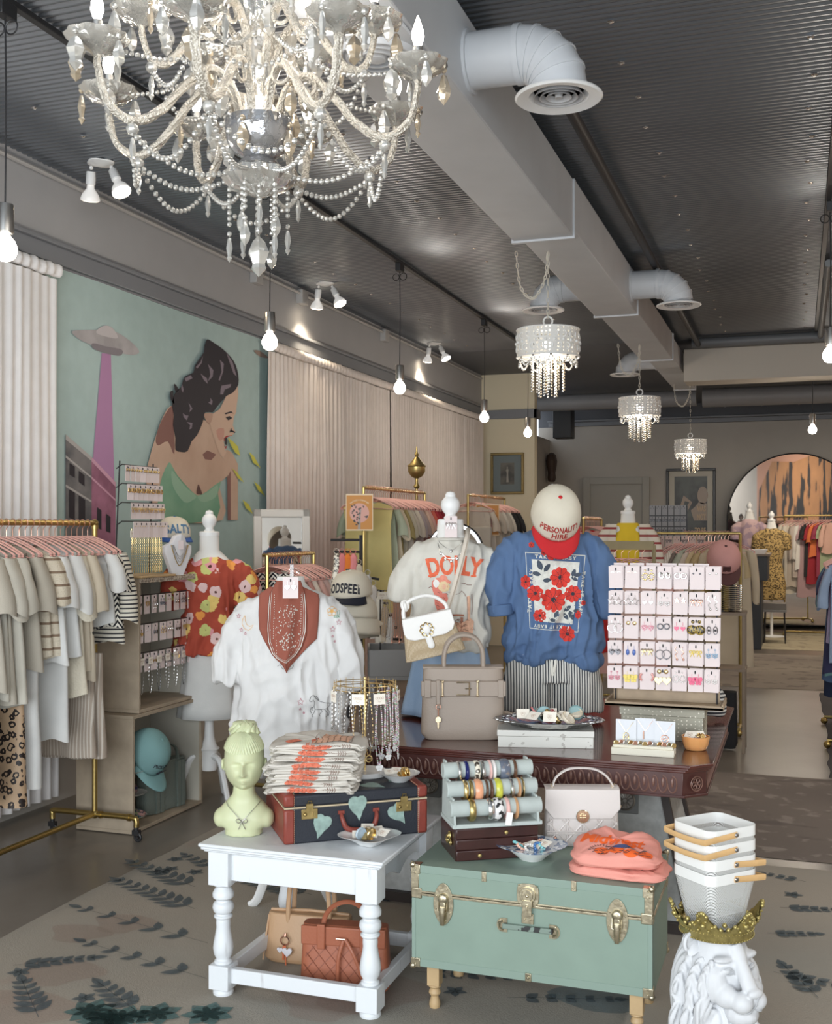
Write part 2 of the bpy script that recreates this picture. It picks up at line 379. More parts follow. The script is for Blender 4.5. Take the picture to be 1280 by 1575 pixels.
# main supply duct
DUCT = mat('pale_grey_duct_paint', (.58,.60,.63), .48, .0, bump=.06, bs=8, var=.06, vs=3)
t = thing('air_duct', 'long pale grey rectangular air duct running down the ceiling', 'air duct')
segs = [(1.2, 6.3, -1.57, -1.22, 3.27, 3.60), (6.3, 8.9, -1.545, -1.21, 3.30, 3.60), (8.9, 11.6, -1.535, -1.22, 3.33, 3.60), (11.6, 14.5, -1.50, -1.24, 3.37, 3.60)]
for (y0, y1, x0, x1, z0, z1) in segs:
    m = B(); m.box(x0, y0, z0, x1, y1, z1)
    m.build('duct_section', DUCT, t, sm=0, bev=.006)
    m = B(); m.box(x0-.012, y1-.03, z0-.012, x1+.012, y1+.01, z1); m.build('joint_flange', DUCT, t, sm=0, bev=.003)
def elbow(side, Y, X0, z, zr, lab, r=.108):
    t = thing('round_air_vent', lab, 'air vent', (X0, Y, z), group=None)
    sgn = side; m = B(); m.tube([(0,0,0), (sgn*.20,0,0)], r, 24); m.tube([(0,0,0), (sgn*.012,0,0)], r+.016, 24); m.tube([(sgn*.19,0,0), (sgn*.215,0,0)], r+.006, 24); m.build('collar', DUCT, t)
    pts = []; K = 5; rad = .15
    for i in range(K+1): a_ = pi/2*i/K; pts.append((sgn*(.205+rad*sin(a_)), 0, -rad*(1-cos(a_))))
    pts.append((sgn*(.205+rad), 0, zr-z+.02)); m = B(); m.tube(pts, r, 24); 
    for i in range(1, K): a_ = pi/2*i/K; p1 = V(pts[i]); d1 = V((sgn*cos(a_), 0, -sin(a_)))*.006; m.tube([p1-d1, p1+d1], r+.004, 24)
    m.build('elbow', DUCT, t, sm=25)
    c = (sgn*(.205+rad), 0, zr-z); m = B()
    m.lathe([(.09,.035),(.10,.02),(.165,0),(.168,-.006),(.16,-.012),(.115,-.004),(.095,.02)], 36, c); m.build('flange', mat('white_vent_paint', (.82,.82,.82), .4), t)
    m = B()
    for rr in (.085, .062, .038): m.lathe([(rr,.012),(rr+.012,-.008),(rr+.009,-.008),(rr-.003,.012)], 28, c)
    m.lathe([(0,-.008),(.014,-.008),(.016,.01),(0,.012)], 16, c); m.build('diffuser_rings', mat('vent_ring_grey', (.42,.42,.43), .45), t)
    return t
elbow(1, 4.17, -1.22, 3.43, 3.25, 'largest round ceiling vent, on an elbow off the near right side of the duct')
elbow(1, 8.56, -1.21, 3.46, 3.29, 'round ceiling vent on an elbow, right of the duct behind the lattice drum lamp')
elbow(1, 13.5, -1.24, 3.48, 3.33, 'small far round vent right of the duct, by the cross duct')
elbow(-1, 8.56, -1.545, 3.48, 3.32, 'round ceiling vent left of the duct behind the swagged chain')
elbow(-1, 12.6, -1.50, 3.49, 3.34, 'small far round vent left of the duct above the middle drum lamp')
# square diffuser on the near underside of the duct
t = thing('square_air_diffuser', 'square grey ceiling diffuser with round rings above the chandelier arm', 'air vent', (-1.40, 3.62, 3.27))
m = B(); m.box(-.17,-.2,-.012,.17,.2,0); m.build('plate', DUCT, t, bev=.01)
m = B()
for rr in (.15,.115,.08,.045): m.lathe([(rr,-.01),(rr-.012,-.03),(rr-.02,-.03),(rr-.008,-.01)], 32)
m.lathe([(0,-.034),(.03,-.03),(.032,-.012),(0,-.012)], 20); m.build('ring', DUCT, t)
# crossing duct, pipes
t = thing('cross_duct', 'tan boxed duct crossing the ceiling right of the long duct', 'air duct'); m = B(); m.box(-1.2, 12.55, 3.22, 3.6, 12.95, 3.58); m.build('duct_section', mat('tan_duct_paint', (.50,.46,.40), .6), t, sm=0, bev=.01)
m = B(); m.tube([(-1.1, 12.42, 3.62), (3.6, 12.42, 3.62)], .055, 14); tag(m.build('ceiling_pipe', mat('dark_pipe_paint', (.16,.17,.18), .5)), 'dark pipe running along the front of the tan cross duct', 'pipe')
m = B(); m.tube([(-4.1, 16.6, 3.5), (-1.4, 16.6, 3.5)], .12, 20); m.tube([(-1.3, 16.4, 3.47), (3.6, 16.4, 3.47)], .135, 20)
for k in range(9): m.tube([(-1+k*.5, 16.4, 3.47), (-.98+k*.5, 16.4, 3.47)], .142, 20)
tag(m.build('round_duct', mat('round_duct_grey', (.26,.26,.27), .5)), 'long round grey duct near the back wall behind the cross duct', 'air duct')
m = B(); m.tube([(-1.03, y, 3.6) for y in (5, 8, 12.4)], .03, 10); tag(m.build('ceiling_conduit', BLACK), 'black conduit along the right side of the long duct', 'pipe')
m = B(); m.tube([(.22, y, 3.62) for y in (9.0, 12.4)], .03, 10); tag(m.build('sprinkler_pipe', mat('dark_pipe_paint')), 'short dark ceiling pipe by the right-hand pendant bulbs', 'pipe')
m = B(); m.box(-3.75, 17.6, 3.05, -3.45, 17.9, 3.6); m.box(-3.63, 17.7, 3.6, -3.57, 17.8, 3.69); tag(m.build('loudspeaker', BLACK, bev=.01), 'black box loudspeaker hung in the far left ceiling corner', 'loudspeaker')
# ---------------- rugs ----------------
def rugmat(name, c, c2, extra):
    mt = mat(name, c, .95, pat=('soft', 1.1, (.35,.65)), c2=c2, bump=.25, bs=180, var=.08, vs=2.2)
    nt = mt.node_tree; nd = nt.nodes; b_ = nd['Principled BSDF']; src = b_.inputs['Base Color'].links[0].from_socket; tc = nd.new('ShaderNodeTexCoord')
    for (sc, th, col, st) in extra:
        n = nd.new('ShaderNodeTexNoise'); n.inputs['Scale'].default_value = sc; n.inputs['Detail'].default_value = 6
        mp = nd.new('ShaderNodeMapping'); mp.inputs['Scale'].default_value = st; mp.inputs['Location'].default_value = (sc, th*9, 0)
        nt.links.new(tc.outputs['Object'], mp.inputs[0]); nt.links.new(mp.outputs[0], n.inputs['Vector'])
        mr = nd.new('ShaderNodeMapRange'); nt.links.new(n.outputs[0], mr.inputs[0]); mr.inputs[1].default_value = th; mr.inputs[2].default_value = th+.06; mr.inputs[4].default_value = .75
        x = nd.new('ShaderNodeMix'); x.data_type = 'RGBA'; nt.links.new(mr.outputs[0], x.inputs[0]); nt.links.new(src, x.inputs[6]); x.inputs[7].default_value = col+(1,); src = x.outputs[2]
    nt.links.new(src, b_.inputs['Base Color']); return mt
def rug(name, x0, y0, x1, y1, mt, lab, h=.009, wob=.012):
    m = B(); nx, ny = max(8, int((x1-x0)*12)), max(8, int((y1-y0)*12))
    def f(u, v):
        x = x0+(x1-x0)*u; y = y0+(y1-y0)*v; e = 1 if (u in (0,1) or v in (0,1)) else 0
        return (x+wob*nz(x*3, y*3, 1)*2, y+wob*nz(x*3, y*3, 5)*2, .002 if e else h+.002*nz(x*4, y*4, 2))
    m.grid(f, nx, ny); return tag(m.build(name, mt), lab, 'rug')
RUG1 = rugmat('faded_floral_rug', (.37,.325,.27), (.29,.275,.24), [(.9, .66, (.34,.23,.19), (1,1,1)), (1.1, .70, (.16,.18,.18), (1,1.3,1))])
rug1 = rug('floral_rug', -2.94, .6, 2.2, 5.5, RUG1, 'large faded taupe rug with blue grey floral sprays under the trunk and table')
RUG2 = rugmat('brown_motif_rug', (.20,.165,.14), (.14,.115,.10), [(7, .56, (.27,.235,.205), (1,1,1)), (3, .60, (.11,.09,.08), (1,2,1))])
rug('brown_rug', -1.6, 5.62, .62, 7.5, RUG2, 'dark brown patterned rug beyond the white mesh baskets')
rug('patterned_rug', -2.2, 11.55, .6, 14.7, rugmat('beige_motif_rug', (.33,.28,.22), (.22,.18,.15), [(5, .55, (.15,.12,.10), (1,1,1))]), 'brown and beige patterned rug in front of the dark counter')
rug('cream_rug', -.95, 15.3, .6, 17.9, rugmat('cream_motif_rug', (.45,.39,.27), (.36,.30,.20), [(6, .56, (.22,.18,.13), (1,1,1))]), 'pale tan rug before the far bench and back rack')
rug('dark_floor_patch', .20, 7.55, 1.6, 11.4, rugmat('charcoal_patch', (.05,.045,.045), (.07,.06,.06), []), 'dark charcoal floor patch at the right edge under the blue garments')  # flat charcoal sheet laid over a darker stretch of floor
# printed sprays on the floral rug (drawn as the flat print they are)
def leaf(cx, cy, a, l, w_, n=8):
    pts = []
    for i in range(n+1): t_ = i/n; pts.append((t_*l, w_*sin(pi*t_**.8)))
    pts += [(x, -y) for x, y in reversed(pts[1:-1])]
    return [(cx+x*cos(a)-y*sin(a), cy+x*sin(a)+y*cos(a)) for x, y in pts]
rb = B(); rg = B(); rp = B()
def put(mb, poly, z=.0125):
    n = len(poly); c = (sum(p[0] for p in poly)/n, sum(p[1] for p in poly)/n)
    vs = [(c[0], c[1], z)]+[(x, y, z) for x, y in poly]; mb.add(vs, [(0, 1+i, 1+(i+1) % n) for i in range(n)])
def frond(mb, x, y, a, L_, n=9, ls=.13, w_=.022, z=.0125):
    for i in range(n):
        t_ = (i+1)/(n+1); px, py = x+cos(a)*L_*t_, y+sin(a)*L_*t_; s_ = ls*(1-.55*t_)
        for sg in (-1, 1): put(mb, leaf(px, py, a+sg*.75+.1*nz(px*9, py*9, i), s_, w_*(1-.4*t_)), z)
    put(mb, leaf(x+cos(a)*L_*.9, y+sin(a)*L_*.9, a, ls*.8, w_*.8), z); put(mb, [(x-.003*sin(a), y+.003*cos(a)), (x+cos(a)*L_-.003*sin(a), y+sin(a)*L_+.003*cos(a)), (x+cos(a)*L_, y+sin(a)*L_), (x, y)], z)
def gx(x, y): p = G(x, y); return p.x, p.y
random.seed(3)
for (x, y, a, L_, n, ls) in [(300,1368,2.7,.55,8,.12),(300,1402,2.75,.6,9,.12),(330,1340,2.6,.3,4,.08),(320,1455,2.9,.8,5,.10),(318,1510,2.9,.7,5,.09),(210,1560,2.6,.3,5,.10),(60,1570,2.4,.35,6,.1),
        (20,1490,.6,.3,6,.08),(640,1500,.2,.5,7,.07),(480,1380,2.9,.5,9,.13),(560,1385,.4,.4,7,.09),(780,1540,.3,.4,5,.06),(1200,1400,.2,.25,5,.07),(1190,1500,-.2,.3,5,.07),(1180,1440,.3,.2,4,.06),(1240,1360,2.8,.2,3,.06),(1260,1540,2.0,.3,5,.08)]:
    q = gx(x, y); frond(rb if x < 1e3 else rb, q[0], q[1], a+TH*0, L_, n, ls)
for (x, y) in [(270,1325),(262,1340),(245,1345),(300,1345),(30,1500),(700,1530),(1220,1380),(130,1540)]:
    q = gx(x, y)
    for k in range(5): put(rb, leaf(q[0], q[1], k*1.256, .045, .014))
for (x, y) in [(140,1560),(240,1565),(190,1570),(320,1565),(160,1575)]:
    q = gx(x, y)
    for k in range(7): put(rg, leaf(q[0], q[1], k*.9, .09, .03))
for (x, y, s_) in [(120,1440,.12),(190,1425,.13),(90,1500,.15),(20,1560,.2),(560,1530,.22),(500,1550,.16),(830,1500,.12)]:
    q = gx(x, y); put(rp, [(q[0]+s_*cos(t_)*(1+.3*sin(3*t_)), q[1]+s_*.8*sin(t_)) for t_ in [2*pi*i/24 for i in range(24)]], .0115)
rt = B(); q = gx(925, 1535); put(rt, [(q[0]+.16*cos(t_)*(1+.2*sin(4*t_)), q[1]+.14*sin(t_)) for t_ in [2*pi*i/24 for i in range(24)]], .0115)
for mb, nme, mt_ in ((rt, 'blue_wash_print', mat('rug_wash_blue', (.07,.17,.22), .95, var=.3, vs=30, alpha=.35)), (rb, 'leaf_print', mat('rug_ink_blue', (.075,.11,.13), .95, var=.45, vs=60, alpha=.66)), (rg, 'teal_leaf_print', mat('rug_ink_teal', (.07,.16,.16), .95, var=.3, vs=40, alpha=.7)), (rp, 'pink_print', mat('rug_ink_pink', (.42,.24,.19), .95, var=.2, vs=20, alpha=.17))):
    mb.build(nme, mt_, rug1, sm=0)
# ---------------- white turned-leg table ----------------
WOODW = mat('distressed_white_paint', (.74,.765,.79), .5, pat=('soft', 30, (.66,.76), (1,1,.12)), c2=(.52,.52,.53), bump=.08, bs=40, bstretch=(1,1,.2))
TX0, TX1, TY0, TY1, TZ = -1.925, -1.255, 3.30, 3.92, .53
t = thing('side_table', 'white painted wooden side table with turned legs and low stretchers', 'table', ((TX0+TX1)/2, (TY0+TY1)/2, 0))
hw, hd = (TX1-TX0)/2, (TY1-TY0)/2
m = B(); m.box(-hw, -hd, TZ-.012, hw, hd, TZ); m.box(-hw+.006, -hd+.006, TZ-.022, hw-.006, hd-.006, TZ-.012); m.box(-hw+.014, -hd+.014, TZ-.03, hw-.014, hd-.014, TZ-.022); m.build('tabletop', WOODW, t, bev=.004)
lx, ly = hw-.065, hd-.06
for sx, sy in ((-1,-1),(1,-1),(1,1),(-1,1)):
    m = B(); m.T = TR(sx*lx, sy*ly)
    m.box(-.038,-.038,.385,.038,.038,.50)
    m.lathe([(.038,.385),(.032,.378),(.022,.374),(.030,.366),(.037,.352),(.036,.338),(.024,.330),(.024,.326),(.034,.318),(.037,.304),(.033,.290),(.025,.284),(.025,.280),(.032,.277),(.032,.270),(.024,.266),(.025,.25),(.024,.235),(.027,.215),(.033,.185),(.035,.165),(.032,.145),(.024,.13),(.024,.126),(.031,.122),(.031,.114),(.024,.11)], 24)
    m.box(-.037,-.037,.03,.037,.037,.112)
    m.lathe([(.026,.03),(.032,.026),(.036,.018),(.034,.006),(.026,0)], 20); m.build('leg', WOODW, t, bev=.004)
for q in ((-lx,-ly-.012,.40,lx,-ly+.012,.50), (-lx,ly-.012,.40,lx,ly+.012,.50)): m = B(); m.box(*q); m.build('apron', WOODW, t, bev=.002)
for sx in (-1, 1):      # scalloped side aprons
    m = B(); pl = [(-ly,.5),(ly,.5)]+[(ly-2*ly*i/16, .40+.035*abs(sin(2*pi*i/16))) for i in range(17)]; m.T = M(((0,0,1,sx*lx),(1,0,0,0),(0,1,0,0),(0,0,0,1))); m.prism(pl, -.011, .011); m.build('apron', WOODW, t)
for q in ((-lx,-ly-.013,.05,lx,-ly+.013,.10), (-lx,ly-.013,.05,lx,ly+.013,.10), (-lx-.013,-ly,.05,-lx+.013,ly,.10), (lx-.013,-ly,.05,lx+.013,ly,.10)): m = B(); m.box(*q); m.build('stretcher', WOODW, t, bev=.003)
# ---------------- green trunk ----------------
GRN = mat('sage_green_painted_board', (.225,.305,.25), .55, bump=.05, bs=30, var=.05, vs=9); NICK = mat('worn_brassy_nickel', (.62,.55,.40), .3, 1, var=.25, vs=60, bump=.1, bs=60)
KX0, KX1, KY0, KY1, KZ0, KZ1 = -1.196, -.421, 3.42, 3.83, .167, .497
t = thing('storage_chest', 'sage green steamer trunk with brass latches on short wooden legs', 'trunk', ((KX0+KX1)/2, (KY0+KY1)/2, 0))
def lp(x, y): p = PY(x, y, KY0); return p.x-(KX0+KX1)/2, p.z
kw, kd, sm_ = (KX1-KX0)/2, (KY1-KY0)/2, .408
m = B(); m.box(-kw,-kd,KZ0,kw,kd,sm_-.002); m.build('trunk_body', GRN, t, bev=.004)
m = B(); m.box(-kw,-kd,sm_+.002,kw,kd,KZ1); m.build('lid', GRN, t, bev=.004)
m = B()
for z0, z1 in ((sm_-.009, sm_-.001), (sm_+.001, sm_+.007)): m.box(-kw-.003,-kd-.003,z0,kw+.003,kd+.003,z1)
m.build('metal_seam_strip', NICK, t, bev=.001)
m = B()
for (x0,x1) in ((-kw,-kw+.012),(kw-.012,kw)): m.box(x0-.001,-kd-.0015,KZ0,x1+.001,kd+.0015,KZ1)
for z_ in (KZ0+.012, KZ1-.012): m.box(-kw-.0015,-kd-.0015,z_-.0125,kw+.0015,kd+.0015,z_+.0125)
m.build('edge_binding', mat('sage_green_binding', (.23,.31,.26), .5), t, bev=.001)
for sx in (-1, 1):
    for sy in (-1, 1):
        for zz in (KZ0, KZ1):
            m = B(); u = 1 if zz == KZ0 else -1
            m.cbox(sx*(kw-.012), sy*(kd-.012), zz+u*.012, .032, .032, .03); m.ball((sx*kw-sx*.002, sy*kd-sy*.002, zz), .011, 8, 6)
            if u < 0: m.cbox(sx*(kw-.01), sy*(kd-.01), zz-.045, .026, .026, .07)
            for k in (0, 1): m.ball((sx*(kw-.012), sy*(kd+.004), zz+u*(.008+.016*k)), .004, 6, 4)
            m.build('corner_cap', NICK, t, bev=.006)
        m = B(); m.cbox(sx*(kw-.016), sy*(kd-.002), sm_-.002, .036, .012, .034); m.cbox(sx*(kw-.001), sy*(kd-.016), sm_-.002, .01, .03, .034); m.build('hinge_plate', NICK, t, bev=.003)
for px, py in ((745,1347),(883,1363)):
    a = lp(px, py); m = B(); m.cbox(a[0], -kd-.002, KZ1-.014, .016, .006, .032); m.ball((a[0], -kd-.006, KZ1-.02), .004, 6, 4); m.build('edge_clip', NICK, t, bev=.003)
a = lp(813, 1498); m = B(); m.cbox(a[0], -kd-.002, KZ0+.012, .02, .006, .026); m.ball((a[0], -kd-.006, KZ0+.012), .005, 8, 5); m.build('edge_clip', NICK, t, bev=.003)
for px in (682.5, 950):
    a = lp(px, 1390 if px < 800 else 1416); x = a[0]; m = B(); y = -kd
    pl = [(x+.034*cos(q)*(.82+.18*abs(cos(q))), a[1]+.068*sin(q)) for q in [2*pi*i/28 for i in range(28)]]
    m.T = M(((1,0,0,0),(0,0,-1,y),(0,1,0,0),(0,0,0,1))); m.prism(pl, 0, .005); m.T = M.Identity(4)
    for q in range(8): qa = 2*pi*q/8+.3; m.ball((x+.026*cos(qa), y-.006, a[1]+.055*sin(qa)), .003, 6, 4)
    la = m.build('latch', NICK, t, bev=.002)
    m = B(); m.lathe([(0,.014),(.012,.013),(.017,.008),(.018,0)], 20); 
    for v in range(len(m.v)): q = m.v[v]; m.v[v] = V((x+q.x, y-.005-q.z, a[1]+.018+q.y))
    m.cbox(x, y-.012, a[1]-.004, .02, .012, .03); m.build('latch_dome', NICK, la, bev=.003)
    m = B(); m.tube([(x-.014, y-.008, a[1]+.02), (x-.015, y-.014, a[1]-.02), (x, y-.016, a[1]-.03), (x+.015, y-.014, a[1]-.02), (x+.014, y-.008, a[1]+.02)], .0025, 6)
    m.tube([(x, y-.02, a[1]-.005), (x, y-.022, a[1]-.03), (x, y-.016, a[1]-.065)], [(.010,.003),(.009,.004),(.007,.003)], 10, flat=(1,0,0)); m.build('latch_lever', NICK, la)
a = lp(812.5, 1376); x = a[0]; z = a[1]; y = -kd; m = B(); m.T = M(((1,0,0,0),(0,0,-1,y),(0,1,0,0),(0,0,0,1)))
pl = []
for i in range(36): q = 2*pi*i/36; rr = .036*(1+.16*abs(sin(2*q))**3); pl.append((x+rr*cos(q), z+rr*sin(q)))
m.prism(pl, 0, .005); m.prism([(x+.026*cos(q), z+.026*sin(q)) for q in [2*pi*i/30 for i in range(30)]], .005, .011); m.prism([(x+.018*cos(q), z+.018*sin(q)) for q in [2*pi*i/30 for i in range(30)]], .011, .015)
m.T = M.Identity(4); m.ball((x, y-.015, z), .006, 10, 6)
for sx in (-1,1):
    for sz in (-1,1): m.ball((x+sx*.029, y-.006, z+sz*.029), .0035, 6, 4)
lk = m.build('lock', NICK, t, bev=.0015)
m = B(); m.box(x-.015,y-.019,z-.062,x+.015,y-.012,z-.014); m.box(x-.019,y-.009,z-.09,x+.019,y,z-.058); m.cbox(x, y-.02, z-.04, .004, .003, .018)
m.torus((x, y-.019, z-.03), .005, .0015, 12, 5, 'y'); m.ball((x-.008, y-.01, z-.075), .003, 6, 4); m.ball((x+.008, y-.01, z-.075), .003, 6, 4); m.build('hasp', NICK, lk, bev=.002)
h1, h2 = lp(775, 1422), lp(851, 1433)
for (hx, hz), sg in ((h1, -1), (h2, 1)):
    m = B(); pl = [(hx+sg*.018*cos(q)+(sg*.004), hz+.022*sin(q)) for q in [-pi/2+pi*i/14 for i in range(15)]]+[(hx-sg*.012, hz+.022), (hx-sg*.012, hz-.022)]
    if sg < 0: pl = pl[::-1]
    m.T = M(((1,0,0,0),(0,0,-1,-kd),(0,1,0,0),(0,0,0,1))); m.prism(pl, 0, .004); m.T = M.Identity(4); m.tube([(hx, -kd-.006, hz+.014), (hx+sg*.014, -kd-.008, hz+.008), (hx+sg*.014, -kd-.008, hz-.008), (hx, -kd-.006, hz-.014)], .004, 6)
    for k in (-1,0,1): m.ball((hx+sg*.014*(1-abs(k)*.4), -kd-.005, hz+k*.015), .003, 6, 4)
    m.build('handle_plate', NICK, t)
m = B(); m.box(h1[0]-.002, -kd-.016, h1[1]-.009, h2[0]+.002, -kd-.010, h2[1]+.009+.003); m.build('handle', mat('worn_green_leather', (.20,.26,.22), .6, pat=('blot', 40, .55), c2=(.03,.03,.03)), t, bev=.003)
LW = mat('light_oiled_wood', (.52,.36,.19), .5, bump=.05, bs=30, bstretch=(1,1,.1), var=.12, vs=12)
for sx in (-1,1):
    for sy in (-1,1):
        m = B(); m.T = TR(sx*(kw-.055), sy*(kd-.07)); m.box(-.021,-.021,.085,.021,.021,KZ0); m.lathe([(.02,.086),(.022,.08),(.014,.074),(.019,.066),(.021,.058),(.014,.05),(.013,.045),(.018,.03),(.019,.018),(.016,.005),(.012,0)], 18); m.build('leg', LW, t, bev=.002)
# ---------------- painted suitcase on the table ----------------
NAVY = mat('navy_painted_canvas', (.014,.017,.026), .55, bump=.15, bs=200); RED = mat('oxblood_leather', (.24,.045,.03), .45, bump=.1, bs=80, var=.15, vs=20); LEAFG = mat('painted_sage_leaf', (.28,.39,.35), .6, var=.25, vs=45); BRL = mat('dull_brass', (.42,.31,.13), .45, 1, var=.2, vs=60)
sa = R(37); SZ = TZ; t = thing('suitcase', 'navy vintage suitcase with oxblood corners and painted green leaves, lying on the white table', 'suitcase', (-1.636, 3.375, SZ), sa)
SW, SD, SH, SS = .505, .33, .165, .123
m = B(); m.box(0,0,0,SW,SD,SS-.001); m.build('case_body', NAVY, t, bev=.006); m = B(); m.box(0,0,SS+.001,SW,SD,SH); m.build('lid', NAVY, t, bev=.008)
m = B(); m.box(-.001,-.001,SS-.003,SW+.001,SD+.001,SS+.002); m.build('seam_line', mat('cream_stitch', (.55,.45,.30), .8), t)
for (x0, x1) in ((-.003,.036),(SW-.036,SW+.003)):
    m = B(); m.box(x0,-.003,0,x1,SD+.003,SS-.003); m.box(x0,-.003,SS+.003,x1,SD+.003,SH+.003); m.build('leather_corner', RED, t, bev=.009)
    xs = x1-.003 if x0 < .1 else x0+.003; m = B()
    for k in range(22): m.cbox(xs, -.004, .006+k*.0073, .0012, .001, .004)
    for k in range(40): m.cbox(xs, .006+k*.008, SH+.0035, .0012, .0045, .001)
    m.build('stitching', mat('cream_stitch'), t, sm=0)
for lx_ in (.085, SW-.085):
    m = B(); m.box(lx_-.028,-.005,SS-.04,lx_+.028,0,SS-.006); m.ball((lx_-.016,-.006,SS-.023), .007, 10, 6); m.cbox(lx_+.012,-.0055,SS-.023,.004,.002,.014); la = m.build('lock', BRL, t, bev=.001)
    m = B(); m.box(lx_-.012,-.008,SS-.008,lx_+.012,0,SS+.012); m.tube([(lx_-.006,-.006,SS+.01),(lx_-.006,-.01,SS+.022),(lx_+.006,-.01,SS+.022),(lx_+.006,-.006,SS+.01)], .002, 6); m.build('hasp', BRL, la)
hx = SW/2+.005; pts = smoothpts([(hx-.062,-.004,SS-.03),(hx-.06,-.016,SS-.048),(hx-.045,-.022,SS-.078),(hx,-.024,SS-.086),(hx+.045,-.022,SS-.078),(hx+.06,-.016,SS-.048),(hx+.062,-.004,SS-.03)], 5)
m = B(); m.tube(pts, [.006+.004*sin(pi*i/(len(pts)-1)) for i in range(len(pts))], 10); m.cbox(hx-.062,-.003,SS-.026,.022,.006,.012); m.cbox(hx+.062,-.003,SS-.026,.022,.006,.012); m.build('handle', RED, t)
def lf(cx, cz, s_, rot=0):
    o = [(0,1),(.25,1.12),(.6,1.1),(.85,.85),(.9,.45),(.7,0),(.45,-.35),(.3,-.75),(.05,-1.25),(-.2,-.7),(-.55,-.35),(-.85,.1),(-.95,.55),(-.8,.95),(-.45,1.15),(-.15,1.1)]
    c, q = cos(rot), sin(rot); return [(cx+s_*(x*c-z_*q), cz+s_*(x*q+z_*c)) for x, z_ in o]
m = B()
for (cx, cz, s_, r_) in ((.125,.055,.035,-.35),(.255,.108,.036,.05),(.40,.075,.034,.55)): q = lf(cx, cz, s_, r_); mm = flat(*poly2(q), y=-.0045); m.add(mm.v, mm.f)
for (cx, cy, s_, r_) in ((.20,.05,.045,1.2),(.33,.06,.04,.6),(.44,.11,.035,2.2),(.43,.24,.04,.5)): m.add([(x, y, SH+.0006) for x, y in lf(cx, cy, s_, r_)], [tuple(range(16))])
m.add([(-.0006, y, z) for y, z in lf(.12,.06,.045,.3)], [tuple(range(16))]); m.build('painted_leaf', LEAFG, t, sm=0)
sR = M.Rotation(sa, 4, 'Z'); S0 = V((-1.636, 3.375, SZ))
def onS(x, y, z=SH): return S0+(sR @ V((x, y, z)))
# folded tees
CREAMT = fab('natural_cotton', (.66,.62,.56)); CORAL = mat('coral_print', (.72,.20,.12), .85, var=.25, vs=60); BRNP = mat('brown_line_print', (.20,.10,.07), .9); PEACH = mat('peach_print', (.80,.48,.33), .9, var=.2, vs=50)
def folded(name, lab, cat, w_, d_, h_, loc, rz, mt, group=None, seed=0, lay=2, droop=.25):
    t = thing(name, lab, cat, loc, rz, group); m = B()
    # one continuous folded sheet: outline of stacked rounded layers, edge bulging, sagging at the sides
    def f(u, v):
        a = 2*pi*u; ex = .35; ca, sa_ = cos(a), sin(a); X = w_/2*math.copysign(abs(ca)**ex, ca); Y = d_/2*math.copysign(abs(sa_)**ex, sa_)
        prof = [(.0,0),(.9,0),(1.0,.12),(1.0,.38),(.965,.5),(1.0,.62),(1.0,.88),(.93,1),(.5,1.02),(0,1.03)]
        k = v*(len(prof)-1); i = min(int(k), len(prof)-2); q = k-i; r_ = prof[i][0]*(1-q)+prof[i+1][0]*q; z = prof[i][1]*(1-q)+prof[i+1][1]*q
        wv = nz(X*9+seed*3.1, Y*9, seed); r2 = r_*(1+(.10*nz(X*10, Y*10+seed*2, 3+z)+.05*nz(X*30+seed, Y*26, z*2))*(r_ > .8))
        return (X*r2-.012*(1-z)*(X < -.1), Y*r2, h_*z*(1+.30*wv+.12*nz(X*34, Y*30, seed))+.005*wv*r_-.010*(abs(X) > w_*.43)*r_)
    m.grid(f, 56, 18, cu=True); o = m.build('folded_cloth', mt, t, sm=70); return t, m
random.seed(5)
st = onS(.105, .17); hh = .0212
for k in range(8):
    z = SH+.0+k*hh; dx, dy = random.uniform(-.008,.008), random.uniform(-.006,.006); p = onS(.125+dx+.004*k, .125+dy, z+.0005)
    lab = 'cream folded tee with coral print, %s in the stack on the suitcase' % ['lowest', 'second from bottom', 'third from bottom', 'fourth from bottom', 'fourth from top', 'third from top', 'second from top', 'topmost'][k]
    t, mm = folded('folded_tee', lab, 't-shirt', .315, .24, hh*.93, p, sa-.33+random.uniform(-.05,.05), CREAMT, 'folded cream tees on the suitcase', seed=k)
    tree = bvh(mm); pr = Print(tree, mx=.008, off=.0016); o_ = random.uniform(-.01,.01)-.03+.004*k
    pr.put('coral_print', [poly2([(-.055+o_,.001),(.028+o_,.001),(.045+o_,hh*.5),(.025+o_,hh*.95),(-.05+o_,hh*.95),(-.06+o_,hh*.5)])], CORAL, t)
    sh = []
    for q in range(7): x0 = -.05+q*.013+o_; sh.append(line2([(x0,.004),(x0+.006,.012),(x0+.002,hh*.9)], .0015))
    for q in range(4): x0 = .078+q*.008+o_; sh.append(line2([(x0,.003),(x0+.004,hh*.5),(x0,hh*.9)], .002))
    for q in range(5): sh.append(line2([(.04+q*.008,.012+.003*sin(q)),(.046+q*.008,.010)], .0015))
    pr.put('line_print', sh, BRNP, t)
    if k == 7:
        Tt = M.Rotation(R(-90), 4, 'X'); p2 = Print(tree, T=TR(0,0,0)@M(((1,0,0,0),(0,0,1,0),(0,-1,0,0),(0,0,0,1))), mx=.012)
        p2.put('peach_print', [poly2([(-.02,-.09),(.10,-.09),(.12,.05),(.02,.06)])], PEACH, t); p2.put('coral_print', [poly2(disc2(-.085,-.05,.03,.02))], CORAL, t)
        p2.put('line_print', [line2([(-.01+q*.02,-.1),(-.005+q*.02,-.05),(-.015+q*.022,.0),(q*.02,.05)], .002) for q in range(7)], BRNP, t)
